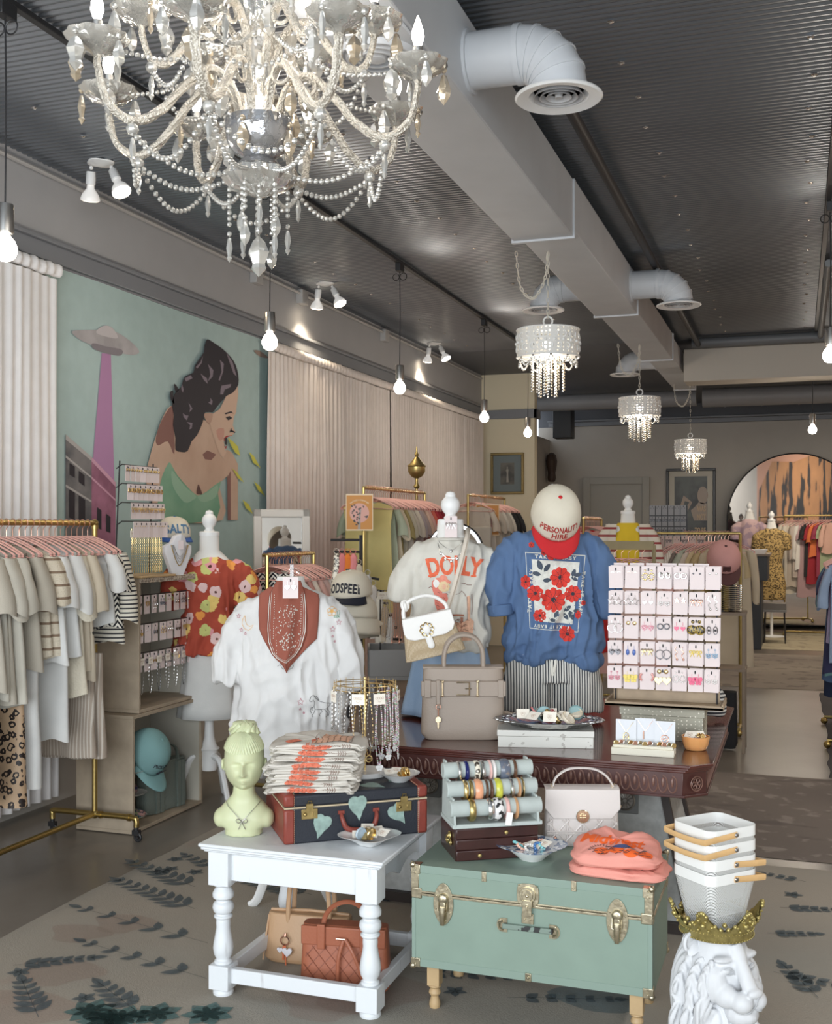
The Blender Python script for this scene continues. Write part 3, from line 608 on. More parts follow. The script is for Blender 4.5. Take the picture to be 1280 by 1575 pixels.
# ---------------- bust ----------------
PALEY = mat('pale_yellow_plaster', (.58,.61,.38), .42, sss=.05)
def gauss(x, s_): return exp(-x*x/(2*s_*s_))
def face_ball(c, r, feats, n=72, mm_=64, T=None):
    # ellipsoid whose surface is pushed by soft bumps; feats: (x,z,sx,sz,amount) on the front (-y), in unit coordinates
    m = B(); m.T = T or M.Identity(4)
    def f(u, v):
        a = 2*pi*u; t_ = pi*v; x, y, z = sin(t_)*cos(a), sin(t_)*sin(a), cos(t_)
        if y < .1:
            k = min(1, (0.1-y)*2.5); d = sum(q[4]*gauss(x-q[0], q[2])*gauss(z-q[1], q[3]) for q in feats)*k
        else: d = 0
        return (c[0]+r[0]*x*(1+d*.15), c[1]+r[1]*(y-d), c[2]+r[2]*z*(1+d*.1))
    return m.grid(f, n, mm_, cu=True)
HUMAN = [(0,-0.12,0.075,0.16,0.22),(0,-0.27,0.105,0.06,0.187),(-0.09,-0.29,0.04,0.035,0.081),(0.09,-0.29,0.04,0.035,0.081),(-0.3,0.03,0.13,0.07,-0.176),(0.3,0.03,0.13,0.07,-0.176),(-0.3,0.02,0.09,0.04,0.081),(0.3,0.02,0.09,0.04,0.081),(-0.3,0.16,0.16,0.03,0.061),(0.3,0.16,0.16,0.03,0.061),(0,-0.53,0.15,0.028,0.121),(0,-0.61,0.13,0.032,0.121),(0,-0.57,0.16,0.01,-0.068),(0,-0.8,0.16,0.09,0.162),(-0.4,-0.35,0.16,0.16,0.108),(0.4,-0.35,0.16,0.16,0.108),(0,-0.43,0.03,0.04,-0.027)]
bp = G(365, 1287, TZ); t = thing('child_bust', 'pale yellow plaster bust of a child with bun, left on the white table', 'bust', (bp.x, bp.y+.05, TZ), TH-.02)
m = B()
sh_ = [(0,.11,.075,-.01),(.02,.118,.08,0),(.06,.118,.075,0),(.10,.118,.07,0),(.125,.10,.062,0),(.145,.07,.05,.005),(.16,.045,.042,.005),(.19,.037,.038,.0),(.23,.036,.037,-.004)]
def lo(rows, m, n=28, p=.8):
    vs = []; fs = []
    for (z, a_, b_, yo) in rows:
        for i in range(n): q = 2*pi*i/n; cq, sq = cos(q), sin(q); vs.append((a_*math.copysign(abs(cq)**p, cq), yo+b_*math.copysign(abs(sq)**p, sq), z))
    for j in range(len(rows)-1):
        for i in range(n): k = (i+1) % n; fs.append((j*n+i, j*n+k, (j+1)*n+k, (j+1)*n+i))
    fs += [tuple(range(n-1, -1, -1)), tuple((len(rows)-1)*n+i for i in range(n))]; return m.add(vs, fs)
m.T = TR(0,0,.0)
rows = [(0,.066,.055,-.005),(.022,.064,.053,-.005),(.03,.078,.055,-.004),(.042,.096,.058,0),(.06,.100,.058,0),(.08,.092,.054,.002),(.10,.076,.049,.004),(.12,.056,.043,.005),(.138,.041,.04,.002),(.16,.037,.038,-.002),(.20,.036,.037,-.006),(.22,.035,.035,-.008)]
lo(rows, m, p=.9); m.ball((-.08,.0,.055), (.028,.04,.035)); m.ball((.08,.0,.055), (.028,.04,.035))
hb = voxel(m, .005, 10); hb.build('shoulders', PALEY, t, sm=0 or 80)
hT = TR(0, .008, -.082, rz=.12, rx=.04, s=1.24); m = face_ball((0,-.008,.272), (.056,.064,.078), HUMAN, T=hT)
for sg in (-1,1): m.ball((sg*.055,.004,.262), (.008,.014,.018)); m.torus((sg*.06,.0,.264), .011, .004, 14, 6, 'x')
m.build('head', PALEY, t, sm=80)
m = B(); m.T = hT; random.seed(2)
for k in range(46):      # combed strands
    a0 = -pi*.98+pi*1.96*k/45; rr = .060
    def hp(s_): 
        th = R(62-6*cos(a0))*(1-s_)+R(6)*s_; a_ = a0+.35*s_*(1 if a0 > 0 else -1)
        return (.060*sin(th)*sin(a_), .0+.068*sin(th)*cos(a_)+.0, .272+.084*cos(th))
    m.tube([hp(s_/7) for s_ in range(8)], [.0045+.0028*sin(pi*s_/7) for s_ in range(8)], 6)
m.ball((0,.006,.288), (.056,.064,.066), 20, 14)
for k in range(14):
    a_ = 2*pi*k/14; m.tube([(.018*cos(a_), .02+.018*sin(a_), .335), (.036*cos(a_+.5), .02+.034*sin(a_+.5), .352+.006*sin(3*a_)), (.026*cos(a_+1.1), .02+.024*sin(a_+1.1), .372), (.008*cos(a_+1.5), .02+.008*sin(a_+1.5), .376)], [.007,.010,.009,.005], 7)
for k in range(9): a_ = 2*pi*k/9; m.ball((.022*cos(a_), .018+.02*sin(a_), .362+.006*sin(5*a_)), (.012,.011,.011), 8, 6)
m.build('hair', PALEY, t, sm=60)
FINE = mat('dark_silver_chain', (.35,.33,.31), .35, 1)
def chainpts(pts, mt, name, parent, r=.0011, lab=None, bead=0):
    m = B(); m.tube(pts, r, 5)
    if bead:
        L_ = [V(p) for p in pts]
        for i in range(0, len(L_), 1): m.ball(L_[i], bead, 6, 4)
    return m.build(name, mt, parent, label=lab)
nk = thing('bow_necklace', 'thin dark chain necklace with a bow charm on the yellow bust', 'necklace', t.location, t.rotation_euler[2])
pts = [(-.062,-.012,.118),(-.048,-.042,.105),(-.024,-.058,.085),(.004,-.066,.062),(.03,-.058,.085),(.050,-.040,.105),(.062,-.012,.118)]; chainpts(smoothpts(pts, 6), FINE, 'chain', nk, r=.0010)
m = B(); c0 = (.004,-.068,.058)
for sg in (-1,1):
    m.tube(smoothpts([c0,(c0[0]+sg*.012,c0[1],c0[2]+.008),(c0[0]+sg*.020,c0[1],c0[2]+.003),(c0[0]+sg*.012,c0[1],c0[2]-.006),c0], 4), .0013, 5); m.tube([c0,(c0[0]+sg*.006,c0[1],c0[2]-.014),(c0[0]+sg*.012,c0[1]+.003,c0[2]-.028)], .0013, 5)
m.build('bow_charm', FINE, nk)
# ---------------- dishes with bits ----------------
PORC = mat('white_porcelain', (.84,.84,.83), .18, coat=.3)
def tagcard(mb, x, y, z, rz, tilt, w_=.042, h_=.034):
    mb.T = TR(x, y, z, rz, tilt); mb.box(-w_/2,-h_/2,-.0006,w_/2,h_/2,.0006); mb.T = M.Identity(4)
SCR = mat('brown_script_ink', (.45,.30,.22), .8)
def ringcard(lab, loc, rz, tilt, group, sz=(.042,.034)):
    c = thing('product_card', lab, 'tag', loc, rz, group, rx=tilt); m = B(); m.box(-sz[0]/2,-sz[1]/2,-.0006,sz[0]/2,sz[1]/2,.0006); m.build('card', CREAMC, c)
    m = B()
    for q, a_ in enumerate((0,.7,1.4)): m.torus((-.006+.005*q,.002,.001), .005, .0004, 10, 4)
    m.torus((0,-.004,.001), .006, .0005, 12, 4, a0=pi, a1=2*pi); m.build('printed_script', SCR, c); return c
def bangle(lab, loc, rot, r, mt, w_=.004, tk=.0022, group=None, name='bracelet'):
    m = B(); n = 28; m.lathe([(r,-w_),(r+tk,-w_*.6),(r+tk*1.2,0),(r+tk,w_*.6),(r,w_),(r-.0008,0)], n); o = m.build(name, mt); o.location = loc; o.rotation_euler = rot; return tag(o, lab, 'bracelet', group)
dp = G(565, 1302, TZ); t = thing('scalloped_dish', 'white square-lobed porcelain dish of rings on the front of the white table', 'dish', (dp.x, dp.y+.02, TZ), .5)
m = B(); m.lathe([(.03,0),(.035,.003),(.045,.012),(.075,.028),(.098,.036),(.100,.038),(.096,.038),(.072,.031),(.042,.015),(0,.011)], 48, lob=4, la=.09); m.build('dish_body', PORC, t)
for i, (dx, dy, rz, tl) in enumerate(((-.035,-.012,.4,.5),(.012,-.005,.1,.45),(.045,.008,-.3,.5),(.02,.03,.8,.3),(-.02,.03,.3,.35))):
    ringcard('small cream ring card with brown script in the dish at the table front', (t.location.x+dx, t.location.y+dy, TZ+.036+.004*i), rz, tl, 'ring cards in the dish at the table front')
SSL = mat('pale_stone_gold', (.60,.50,.36), .3, .7)
for i, (dx, dy, c_) in enumerate(((-.008,-.02,GOLD),(.0,-.008,SSL),(-.018,-.03,mat('agate_blue',(.45,.55,.62),.25)),(.018,-.03,GOLD))):
    bangle('thin banded bracelet lying in the dish at the table front', (t.location.x+dx, t.location.y+dy, TZ+.040+.002*i), (1.0+.3*i,.3*i,.5*i), .019, c_, .005, group='bracelets in the dish at the table front')
dp = onS(.435, .10); t = thing('oval_dish', 'small white oval dish of gold rings on the suitcase corner', 'dish', dp, .3)
m = B(); m.lathe([(.03,0),(.033,.003),(.05,.014),(.072,.030),(.074,.031),(.070,.031),(.048,.017),(0,.010)], 40); m.T = TR(); m.build('dish_body', PORC, t)
for i, (dx, dy, rz, tl) in enumerate(((-.035,.0,.5,.35),(-.015,.012,.1,.3))): ringcard('cream script card resting in the oval dish on the suitcase', (dp.x+dx, dp.y+dy, dp.z+.032+.004*i), rz, tl, 'script cards in the oval dish')
for i in range(6): bangle('thin gold ring lying in the oval dish on the suitcase', (dp.x+.012+.009*(i % 4), dp.y-.018+.012*(i//2), dp.z+.028+.002*i), (.4*i+.3,.5,.7*i), .012, GOLD, .002, .0012, 'gold rings in the oval dish', 'ring')
# ---------------- ring stand with necklaces ----------------
dp = onS(.345, .235); dp.z = SZ+SH; t = thing('necklace_stand', 'gold ring necklace stand with round marble base on the suitcase', 'jewellery stand', dp, 0)
m = B(); m.lathe([(.078,0),(.080,.002),(.080,.016),(.078,.018),(0,.018)], 44); m.build('marble_base', mat('white_marble', (.80,.79,.77), .25, pat=('soft', 6, (.5,.62)), c2=(.6,.59,.58)), t)
m = B(); m.tube([(0,0,.018),(0,0,.352)], .0045, 12); m.ball((0,0,.354), .007, 10, 8); m.build('pole', GOLD, t)
m = B(); rr = .114
for z in (.335,.318): m.torus((0,0,z), rr, .0018, 48, 6)
m.tube([(-rr,0,.335),(0,0,.34),(rr,0,.335)], .0018, 6)
for k in range(24): a_ = 2*pi*k/24; m.tube([(rr*cos(a_),rr*sin(a_),.345),(rr*cos(a_),rr*sin(a_),.310),((rr+.008)*cos(a_),(rr+.008)*sin(a_),.312)], .0011, 5)
m.build('hanging_ring', GOLD, t)
BEADC = [mat('bead_pink',(.75,.42,.48),.25),mat('bead_green',(.42,.55,.40),.25),mat('bead_clear',(.80,.78,.74),.15),mat('bead_lilac',(.60,.52,.66),.25)]
GREYM = mat('grey_metal_chain', (.52,.50,.49), .35, 1)
random.seed(11)
def necklace(lab, top, drop, spread, mt, beads=False, charm=None, group=None, tagc=True, tang=(1,0)):
    n = thing('necklace', lab, 'necklace', top, atan2(tang[1], tang[0]), group)
    pts = smoothpts([(-.002,0,.0),(-spread*.8,-.002,-drop*.35),(-spread,-.003,-drop*.7),(-spread*.35,-.003,-drop*.96),(0,-.003,-drop),(spread*.35,-.003,-drop*.96),(spread,-.003,-drop*.7),(spread*.8,-.002,-drop*.35),(.002,0,0)], 7)
    if beads:
        m = B(); pp = [V(p) for p in pts]; L_ = 0; cs = [B() for _ in BEADC]; i = 0
        for a_, b_ in zip(pp, pp[1:]):
            k = max(1, int((b_-a_).length/.0052))
            for j in range(k): q = a_.lerp(b_, j/k); cs[i % 4 if i % 7 else 2].ball(q, .0027, 6, 4); i += 1
        for c_, b_ in zip(BEADC, cs): b_.build('beads', c_, n)
    else:
        m = B(); pp = [V(p) for p in pts]; i = 0
        for a_, b_ in zip(pp, pp[1:]):
            k = max(1, int((b_-a_).length/.006))
            for j in range(k):
                q = a_.lerp(b_, (j+.5)/k); d = (b_-a_).normalized()*.0035; i += 1
                m.tube([q-d, q+d], (.0017,.0007) if i % 2 else (.0007,.0017), 4, flat=(0,1,0))
        m.build('chain', mt, n)
    if charm == 'heart':
        m = B(); m.T = M(((1,0,0,0),(0,0,-1,-.004),(0,1,0,-drop-.018),(0,0,0,1))); m.prism(heart2(0,0,.018), 0, .006); m.build('heart_charm', mt, n, bev=.002)
    elif charm == 'butterfly':
        m = B(); m.T = M(((1,0,0,0),(0,0,-1,-.004),(0,1,0,-drop-.008),(0,0,0,1))); m.prism(disc2(-.007,.002,.008,.006,12), 0, .002); m.prism(disc2(.007,.002,.008,.006,12), 0, .002); m.prism(disc2(-.005,-.007,.005,.005,12), 0, .002); m.prism(disc2(.005,-.007,.005,.005,12), 0, .002); m.build('butterfly_charm', mt, n)
    elif charm == 'toggle':
        m = B(); m.torus((0,-.004,-drop-.012), .011, .0022, 18, 6, 'y'); m.tube([(-.012,-.006,-drop-.012),(.012,-.006,-drop-.012)], .002, 6); m.build('toggle_charm', mt, n)
    elif charm: m = B(); m.ball((0,-.004,-drop-.006), (.005,.003,.007), 8, 6); m.build('charm', mt, n)
    if tagc:
        m = B(); m.cbox(0,-.006,-.028,.046,.001,.038); m.build('price_tag', CREAMC, n)
        m = B()
        for q in range(4): m.torus((-.012+.008*q,-.0072,-.024), .004, .0005, 8, 4, 'y')
        m.torus((0,-.0072,-.032), .006, .0005, 10, 4, 'y', pi, 2*pi); m.build('printed_script', SCR, n)
    return n
for k in range(20):
    a_ = -pi/2+TH+2*pi*(k+.5)/20; tp = (dp.x+(rr+.005)*cos(a_), dp.y+(rr+.005)*sin(a_), dp.z+.322); side = cos(a_-TH)
    kk = k % 20; fr = abs(((a_-TH+pi/2+pi) % (2*pi))-pi) < 1.9
    if .35 < side: lb, mt_, bd, ch = 'long pastel bead necklace hanging on the right of the gold ring stand', None, True, 'butterfly'; grp = 'bead necklaces on the ring stand'
    elif side < -.3: lb, mt_, bd, ch = 'long silver link necklace hanging on the left of the gold ring stand', SILVER, False, 'c'; grp = 'silver link necklaces on the ring stand'
    else: lb, mt_, bd, ch = 'mixed metal chain necklace hanging in the middle of the gold ring stand', (GREYM, SILVER)[k % 2], False, (None,'butterfly')[k % 2]; grp = 'middle chain necklaces on the ring stand'
    if k == 19: lb, mt_, ch, grp = 'gold chain necklace with a silver heart charm on the ring stand', GOLD, 'heart', None
    if k == 0: lb, mt_, ch, grp = 'gold chain necklace with a ring toggle charm on the ring stand', GOLD, 'toggle', None
    necklace(lb, tp, random.uniform(.19,.27), random.uniform(.008,.02), mt_, bd, ch, grp, fr and k % 3 == 1, (-sin(a_), cos(a_)))
# ---------------- handbags under the table ----------------
def bagbody(mb, w_, d_, h_, top=.6, squash=1, n=36, rows=12):
    def f(u, v):
        a = 2*pi*u; ca, sa_ = cos(a), sin(a); X = w_/2*math.copysign(abs(ca)**.35, ca); Y = d_/2*math.copysign(abs(sa_)**.45, sa_)
        k = (1-v)+v*top; e = min(1, v*9+.88) if v < .02 else 1; return (X*(1-.06*v)*e, Y*k*e, h_*v)
    mb.grid(f, n, rows, cu=True); nn = n
    b0 = len(mb.v)-(rows+1)*n; mb.f += [tuple(b0+i for i in range(n-1, -1, -1)), tuple(b0+rows*n+i for i in range(n))]; mb.mi += [mb.c]*2; return mb
TANL = mat('camel_leather', (.56,.35,.20), .45, bump=.08, bs=120, var=.06); RUST = mat('rust_leather', (.36,.115,.06), .42, bump=.08, bs=120, var=.08)
def arch(x0, x1, z0, h_, y=0, n=16, yl=0): return [(x0+(x1-x0)*(.5-.5*cos(pi*i/n)), y+yl*sin(pi*i/n), z0+h_*sin(pi*i/n)**.8) for i in range(n+1)]
p = P(425, 1490, 3.86); t = thing('handbag', 'camel tan leather handbag with long handles and charms, under the white table', 'handbag', (p.x+.02, 3.73, .010), .12)
m = bagbody(B(), .33, .15, .17, .45); m.build('body', TANL, t, bev=.004)
m = B(); m.tube([(-.15,0,.172),(0,0,.178),(.15,0,.172)], .006, 8); m.tube([(-.152,-.02,.16),(-.158,-.06,.05),(-.158,-.07,.01)], .004, 8); m.build('piping', TANL, t)
for yy in (-.035,.035): m = B(); m.tube(smoothpts(arch(-.075,.085,.12,.29,yy), 2), (.006,.009), 8, flat=(0,1,0)); m.build('handle', TANL, t)
m = B(); m.torus((-.075,-.07,.085), .016, .0025, 20, 6, 'y'); m.tube([(-.075,-.066,.11),(-.075,-.07,.10)], .005, 8); ch = m.build('charm_ring', ROSEG, t)
m = B(); m.T = M(((1,0,0,-.062),(0,0,-1,-.078),(0,1,0,.05),(0,0,0,1))); m.prism(heart2(0,0,.02), 0, .008); m.T = M(((1,0,0,-.09),(0,0,-1,-.078),(0,1,0,.055),(0,0,0,1))); m.prism(heart2(0,0,.012), 0, .006); m.build('heart_charm', mat('lilac_white_enamel', (.82,.80,.85), .2), ch, bev=.002)
m = B(); m.tube([(-.077,-.078,.07),(-.078,-.08,.02)], .004, 6); m.tube([(-.07,-.078,.07),(-.068,-.08,.0)], .0025, 6); m.build('tassel', mat('coral_cord', (.80,.22,.10), .6), ch)
p = P(512, 1540, 3.66); t = thing('handbag', 'rust brown quilted leather tote behind the front stretcher of the white table', 'handbag', (p.x-.02, 3.53, .010), .16)
m = bagbody(B(), .315, .12, .225, .55); m.build('body', RUST, t, bev=.003)
m = B()
for i in range(-6, 9):
    for sg in (-1, 1):
        pts = []
        for k in range(13):
            z = .01+.145*k/12; x = i*.042+sg*(z-.08)*.9
            if abs(x) < .14: pts.append((x, -.062+.028*z/.225*1.0+.001, z))
        if len(pts) > 1: m.tube(pts, .0013, 4)
m.build('quilting', mat('rust_leather_dark', (.22,.06,.03), .5), t)
m = B(); m.box(-.148,-.048,.16,.148,-.035,.225); m.build('top_panel', RUST, t, bev=.004)
for xx in (-.075,.075):
    m = B(); m.box(xx-.014,-.058,.15,xx+.014,-.043,.235); m.build('handle_tab', RUST, t, bev=.003)
m = B(); m.tube(smoothpts(arch(-.075,.075,.225,.06,-.02,16,.06), 2), (.005,.009), 8, flat=(0,1,0)); m.build('handle', RUST, t)
m = B(); m.tube(smoothpts([(.005,-.056,.19),(-.012,-.066,.12),(-.012,-.07,.02)], 6), (.006,.003), 8, flat=(1,0,0)); m.tube(smoothpts([(.01,-.056,.19),(.04,-.07,.15),(.07,-.072,.08),(.08,-.074,.03)], 6), (.006,.003), 8, flat=(1,0,0)); m.build('drawstring', RUST, t)
m = B(); m.tube([(-.02,-.058,.19),(.012,-.06,.19)], .004, 8); m.build('toggle', ROSEG, t)
# ---------------- on the trunk ----------------
TT = KZ1
MAHO = mat('dark_mahogany', (.045,.014,.012), .3, coat=.3, var=.3, vs=12)
jb = G(701, 1326, TT); ja = R(31); t = thing('jewellery_box', 'dark wood jewellery box of three drawers under the bangle display', 'jewellery box', (jb.x, jb.y, TT), ja)
JW, JD, JH = .285, .21, .11
m = B(); m.box(0,.004,0,JW,JD,JH); m.build('case', MAHO, t, bev=.002)
for k in range(3):
    m = B(); m.box(.001,-.004,.002+k*.036,JW-.001,.006,.036+k*.036); d_ = m.build('drawer', MAHO, t, bev=.003)
    if k != 1:
        m = B(); x = JW*.60 if k else JW*.28; m.lathe([(0,.008),(.006,.007),(.007,.002),(.004,0)], 12); 
        for i, q in enumerate(m.v): m.v[i] = V((x+q.x, -.006-q.z, .019+k*.036+q.y))
        m.build('knob', BRASS, d_)
m = B(); m.torus((-.004,.07,.07), .012, .0035, 14, 6, 'x'); m.torus((-.004,.10,.05), .012, .0035, 14, 6, 'x'); m.torus((-.004,.055,.05), .008, .003, 14, 6, 'x'); m.tube([(-.004,.06,.065),(-.008,.09,.055)], .004, 8); m.build('side_handle', BRASS, t)
jR = M.Rotation(ja, 4, 'Z'); J0 = V((jb.x, jb.y, TT))
SUED = mat('grey_green_suede', (.47,.52,.50), .95, bump=.1, bs=300, var=.06, vs=20)
t = thing('bangle_display', 'grey suede three-tier bangle display standing on the dark jewellery box', 'jewellery stand', J0+jR @ V((.0,.0,JH+.0005)), ja)
m = B(); m.box(-.012,-.012,0,.297,.165,.014); m.build('base', SUED, t, bev=.003)
TIER = [(.012,.062,.285,.0),(.062,.115,.27,.0),(.112,.168,.26,.0)]
for sx in (-.004, .283):
    pl = [(-.014,0),(.165,0),(.150,.19),(.118,.19),(.108,.165),(.098,.135),(.066,.135),(.058,.11),(.05,.085),(.012,.085),(-.002,.05)]
    m = B(); m.T = M(((0,0,1,sx),(1,0,0,0),(0,1,0,.010),(0,0,0,1))); m.prism(pl, -.004, .004); m.build('side_panel', SUED, t, bev=.002)
tiers = []
for (yy, zz, ww, _) in TIER:
    m = B(); x0 = (.285-ww)/2-.012; m.tube([(-.018, yy, zz), (.297, yy, zz)], .027, 24); m.build('padded_bar', SUED, t, bev=.003); tiers.append((yy, zz))
def bmat(i):
    return [mat('leopard_cream',(.80,.75,.62),.3,pat=('leo',60),c2=(.05,.04,.03)), mat('cobalt_resin',(.015,.02,.12),.15), GOLD, SILVER, mat('peach_resin',(.80,.38,.22),.15), mat('lime_resin',(.62,.62,.08),.15,var=.2,vs=60),
        mat('zebra_resin',(.78,.76,.75),.2,pat=('blot',55,.5),c2=(.03,.03,.03)), mat('tan_cord',(.55,.30,.15),.5), mat('blush_cord',(.78,.48,.44),.5), mat('slate_resin',(.13,.15,.20),.15,pat=('soft',50,(.5,.7)),c2=(.35,.27,.2)), mat('brown_resin',(.12,.06,.035),.2), mat('pearl',(.82,.78,.76),.2), BRASS][i]
def onbar(k, x, mti, w_, desc, tk=.003):
    yy, zz = tiers[k]; p = J0+jR @ V((x, yy-.002, JH+zz-.006)); 
    bangle(desc, p, (0, pi/2, ja), .0335, bmat(mti), w_, tk)
rowdef = [
 (2, [(.035,3,.006,'silver bangle with a square plate, leftmost on the top bar'),(.062,1,.006,'wavy cobalt blue bangle on the top bar'),(.098,0,.009,'cream and black spotted bangle on the top bar'),(.118,3,.006,'textured silver bangle beside the spotted one, top bar'),(.145,8,.004,'pale pink beaded bangle on the top bar'),(.158,11,.005,'pearl white bangle on the top bar'),(.196,9,.017,'wide dark blue speckled bangle on the top bar'),(.232,10,.005,'dark brown bangle, rightmost on the top bar')]),
 (1, [(.045,2,.007,'yellow gold bangle, leftmost on the middle bar'),(.064,12,.006,'dark brass bangle on the middle bar'),(.090,4,.013,'wide peach resin bangle on the middle bar'),(.118,10,.004,'thin brown bangle beside the peach one'),(.134,10,.005,'dark studded bangle left of the lime one'),(.160,5,.011,'lime green marbled bangle with white label on the middle bar'),(.205,3,.006,'silver bangle on the middle bar right of the lime one'),(.232,7,.004,'crossed tan and gold bangle near the end of the middle bar'),(.245,2,.003,'thin gold bangle, rightmost on the middle bar')]),
 (0, [(.055,12,.010,'wide brushed brass bangle, leftmost on the lowest bar'),(.118,3,.010,'hammered silver cuff on the lowest bar'),(.145,6,.015,'wide black and white zebra bangle on the lowest bar'),(.176,8,.006,'blush pink bangle with a hanging tag on the lowest bar'),(.208,7,.004,'tan cord bangle with a pearl, rightmost on the lowest bar')])]
for k, lst in rowdef:
    for x, mi, w_, ds in lst: onbar(k, x, mi, w_, ds, .004 if w_ > .01 else .003)
m = B(); m.cbox(0,0,0,.022,.001,.042); o = m.build('paper_tag', CARDW); o.location = J0+jR @ V((.176,-.026,JH+.03)); o.rotation_euler = (0,.15,ja); tag(o, 'white barcode tag hanging below the blush pink bangle', 'tag')
# quilted white handbag
PEARL = mat('pearl_white_leather', (.72,.66,.63), .38, bump=.04, bs=100, coat=.15)
hp_ = G(890, 1303, TT); t = thing('handbag', 'pearl white quilted top-handle handbag with gold clasp on the green trunk', 'handbag', (hp_.x, hp_.y+.045, TT), TH-.02)
BW, BD, BH = .262, .09, .195
m = bagbody(B(), BW, BD, BH, .82); m.build('body', PEARL, t, bev=.004)
m = B()      # quilting channels on the front
for i in range(-3, 5):
    for sg in (-1,1):
        pts = [(i*.058-.029+sg*(z-.05)*.95, -.0455+.004*z/.1, z) for z in [.008+.085*k/10 for k in range(11)] if abs(i*.058-.029+sg*(z-.05)*.95) < .122]
        if len(pts) > 1: m.tube(pts, .0036, 6)
for z_ in (.046,.054): m.tube([(-.123,-.0455,z_),(.123,-.0455,z_)], .003, 6)
for i in (-2,-1,0,1,2):
    for dx in (-.004,.004): m.tube([(i*.054+dx,-.046,.008),(i*.054+dx,-.044,.10)], .0016, 6)
m.build('quilting', PEARL, t)
m = B(); pl = [(-.128,.20),(-.131,.135),(-.10,.098),(.10,.098),(.131,.135),(.128,.20)]
m.T = M(((1,0,0,0),(0,0,-1,-.044),(0,1,0,0),(0,0,0,1))); m.prism(pl, 0, .005); m.T = M.Identity(4)
m.grid(lambda u, v: (-.129+.258*u, -.047+.092*v, .198+.006*sin(pi*v)), 6, 8); m.build('flap', PEARL, t, bev=.003)
m = B(); m.lathe([(0,.004),(.021,.004),(.023,.002),(.023,0)], 28); 
for i, q in enumerate(m.v): m.v[i] = V((q.x, -.050-q.z, .108+q.y))
for dx in (-.004,.004): m.cbox(dx,-.0555,.108,.0025,.003,.022)
for dz in (-.004,.004): m.cbox(0,-.0555,.108+dz,.022,.003,.0025)
m.build('clasp', mat('pale_gold', (.85,.70,.48), .25, 1), t)
m = B(); m.tube(smoothpts([(-.10,-.015,.205),(-.088,-.015,.235),(-.05,-.015,.262),(.0,-.015,.268),(.05,-.015,.262),(.088,-.015,.238),(.11,-.015,.205)], 5), (.004,.010), 10, flat=(0,0,1)); m.build('handle', PEARL, t)
m = B()
for sx in (-.1,.108): m.tube([(sx,-.02,.20),(sx-.008,-.02,.214),(sx+.006,-.02,.216),(sx,-.02,.20)], .0025, 6)
m.torus((.132,0,.13), .007, .0018, 12, 5, 'y'); m.build('metal_ring', mat('pale_gold'), t)
m = B(); m.ball((-.095,-.046,.032), .006, 10, 6); m.ball((.095,-.046,.03), .006, 10, 6); m.build('stud', ROSEG, t)
# blue and white bowl of bracelets
dp = G(815, 1325, TT); t = thing('china_bowl', 'square-rimmed blue and white china bowl of beads on the trunk', 'bowl', (dp.x, dp.y+.03, TT), .35)
CHB = mat('blue_white_china', (.72,.76,.80), .15, pat=('blot', 38, .5), c2=(.12,.19,.32), coat=.3)
m = B(); m.lathe([(.038,0),(.042,.004),(.05,.012),(.072,.03),(.082,.042),(.078,.042),(.05,.018),(0,.012)], 48, lob=4, la=.03); m.build('bowl_body', PORC, t)
m = B(); m.lathe([(.080,.041),(.112,.048),(.113,.050),(.078,.044)], 48, lob=4, la=.07); m.build('rim', CHB, t)
random.seed(9)
for i in range(4): ringcard('cream card with brown script among the beads in the china bowl', (dp.x-.045+.03*i, dp.y+.02+.008*(i % 2), TT+.045+.004*i), .3-.3*i, .4, 'script cards in the china bowl')
BC = [mat('bead_turq',(.25,.60,.62),.25), mat('bead_peach',(.85,.50,.38),.25), mat('bead_clear'), mat('bead_blue',(.08,.20,.45),.2), mat('bead_brown',(.30,.16,.09),.3)]
for i in range(9):
    a_ = 2*pi*i/9; bx, by = dp.x+.043*cos(a_), dp.y+.03+.036*sin(a_); mb_ = B(); 
    for k in range(14): q = 2*pi*k/14; mb_.ball((.021*cos(q), .021*sin(q), 0), .0052, 8, 6)
    o = mb_.build('bead_bracelet', BC[i % 5]); o.location = (bx, by, TT+.045); o.rotation_euler = (.6*sin(i), .5*cos(i*2), i); nm = ['turquoise','peach','clear','deep blue','brown'][i % 5]; tag(o, '%s bead bracelet lying in the blue and white china bowl' % nm, 'bracelet', '%s bead bracelets in the china bowl' % nm)
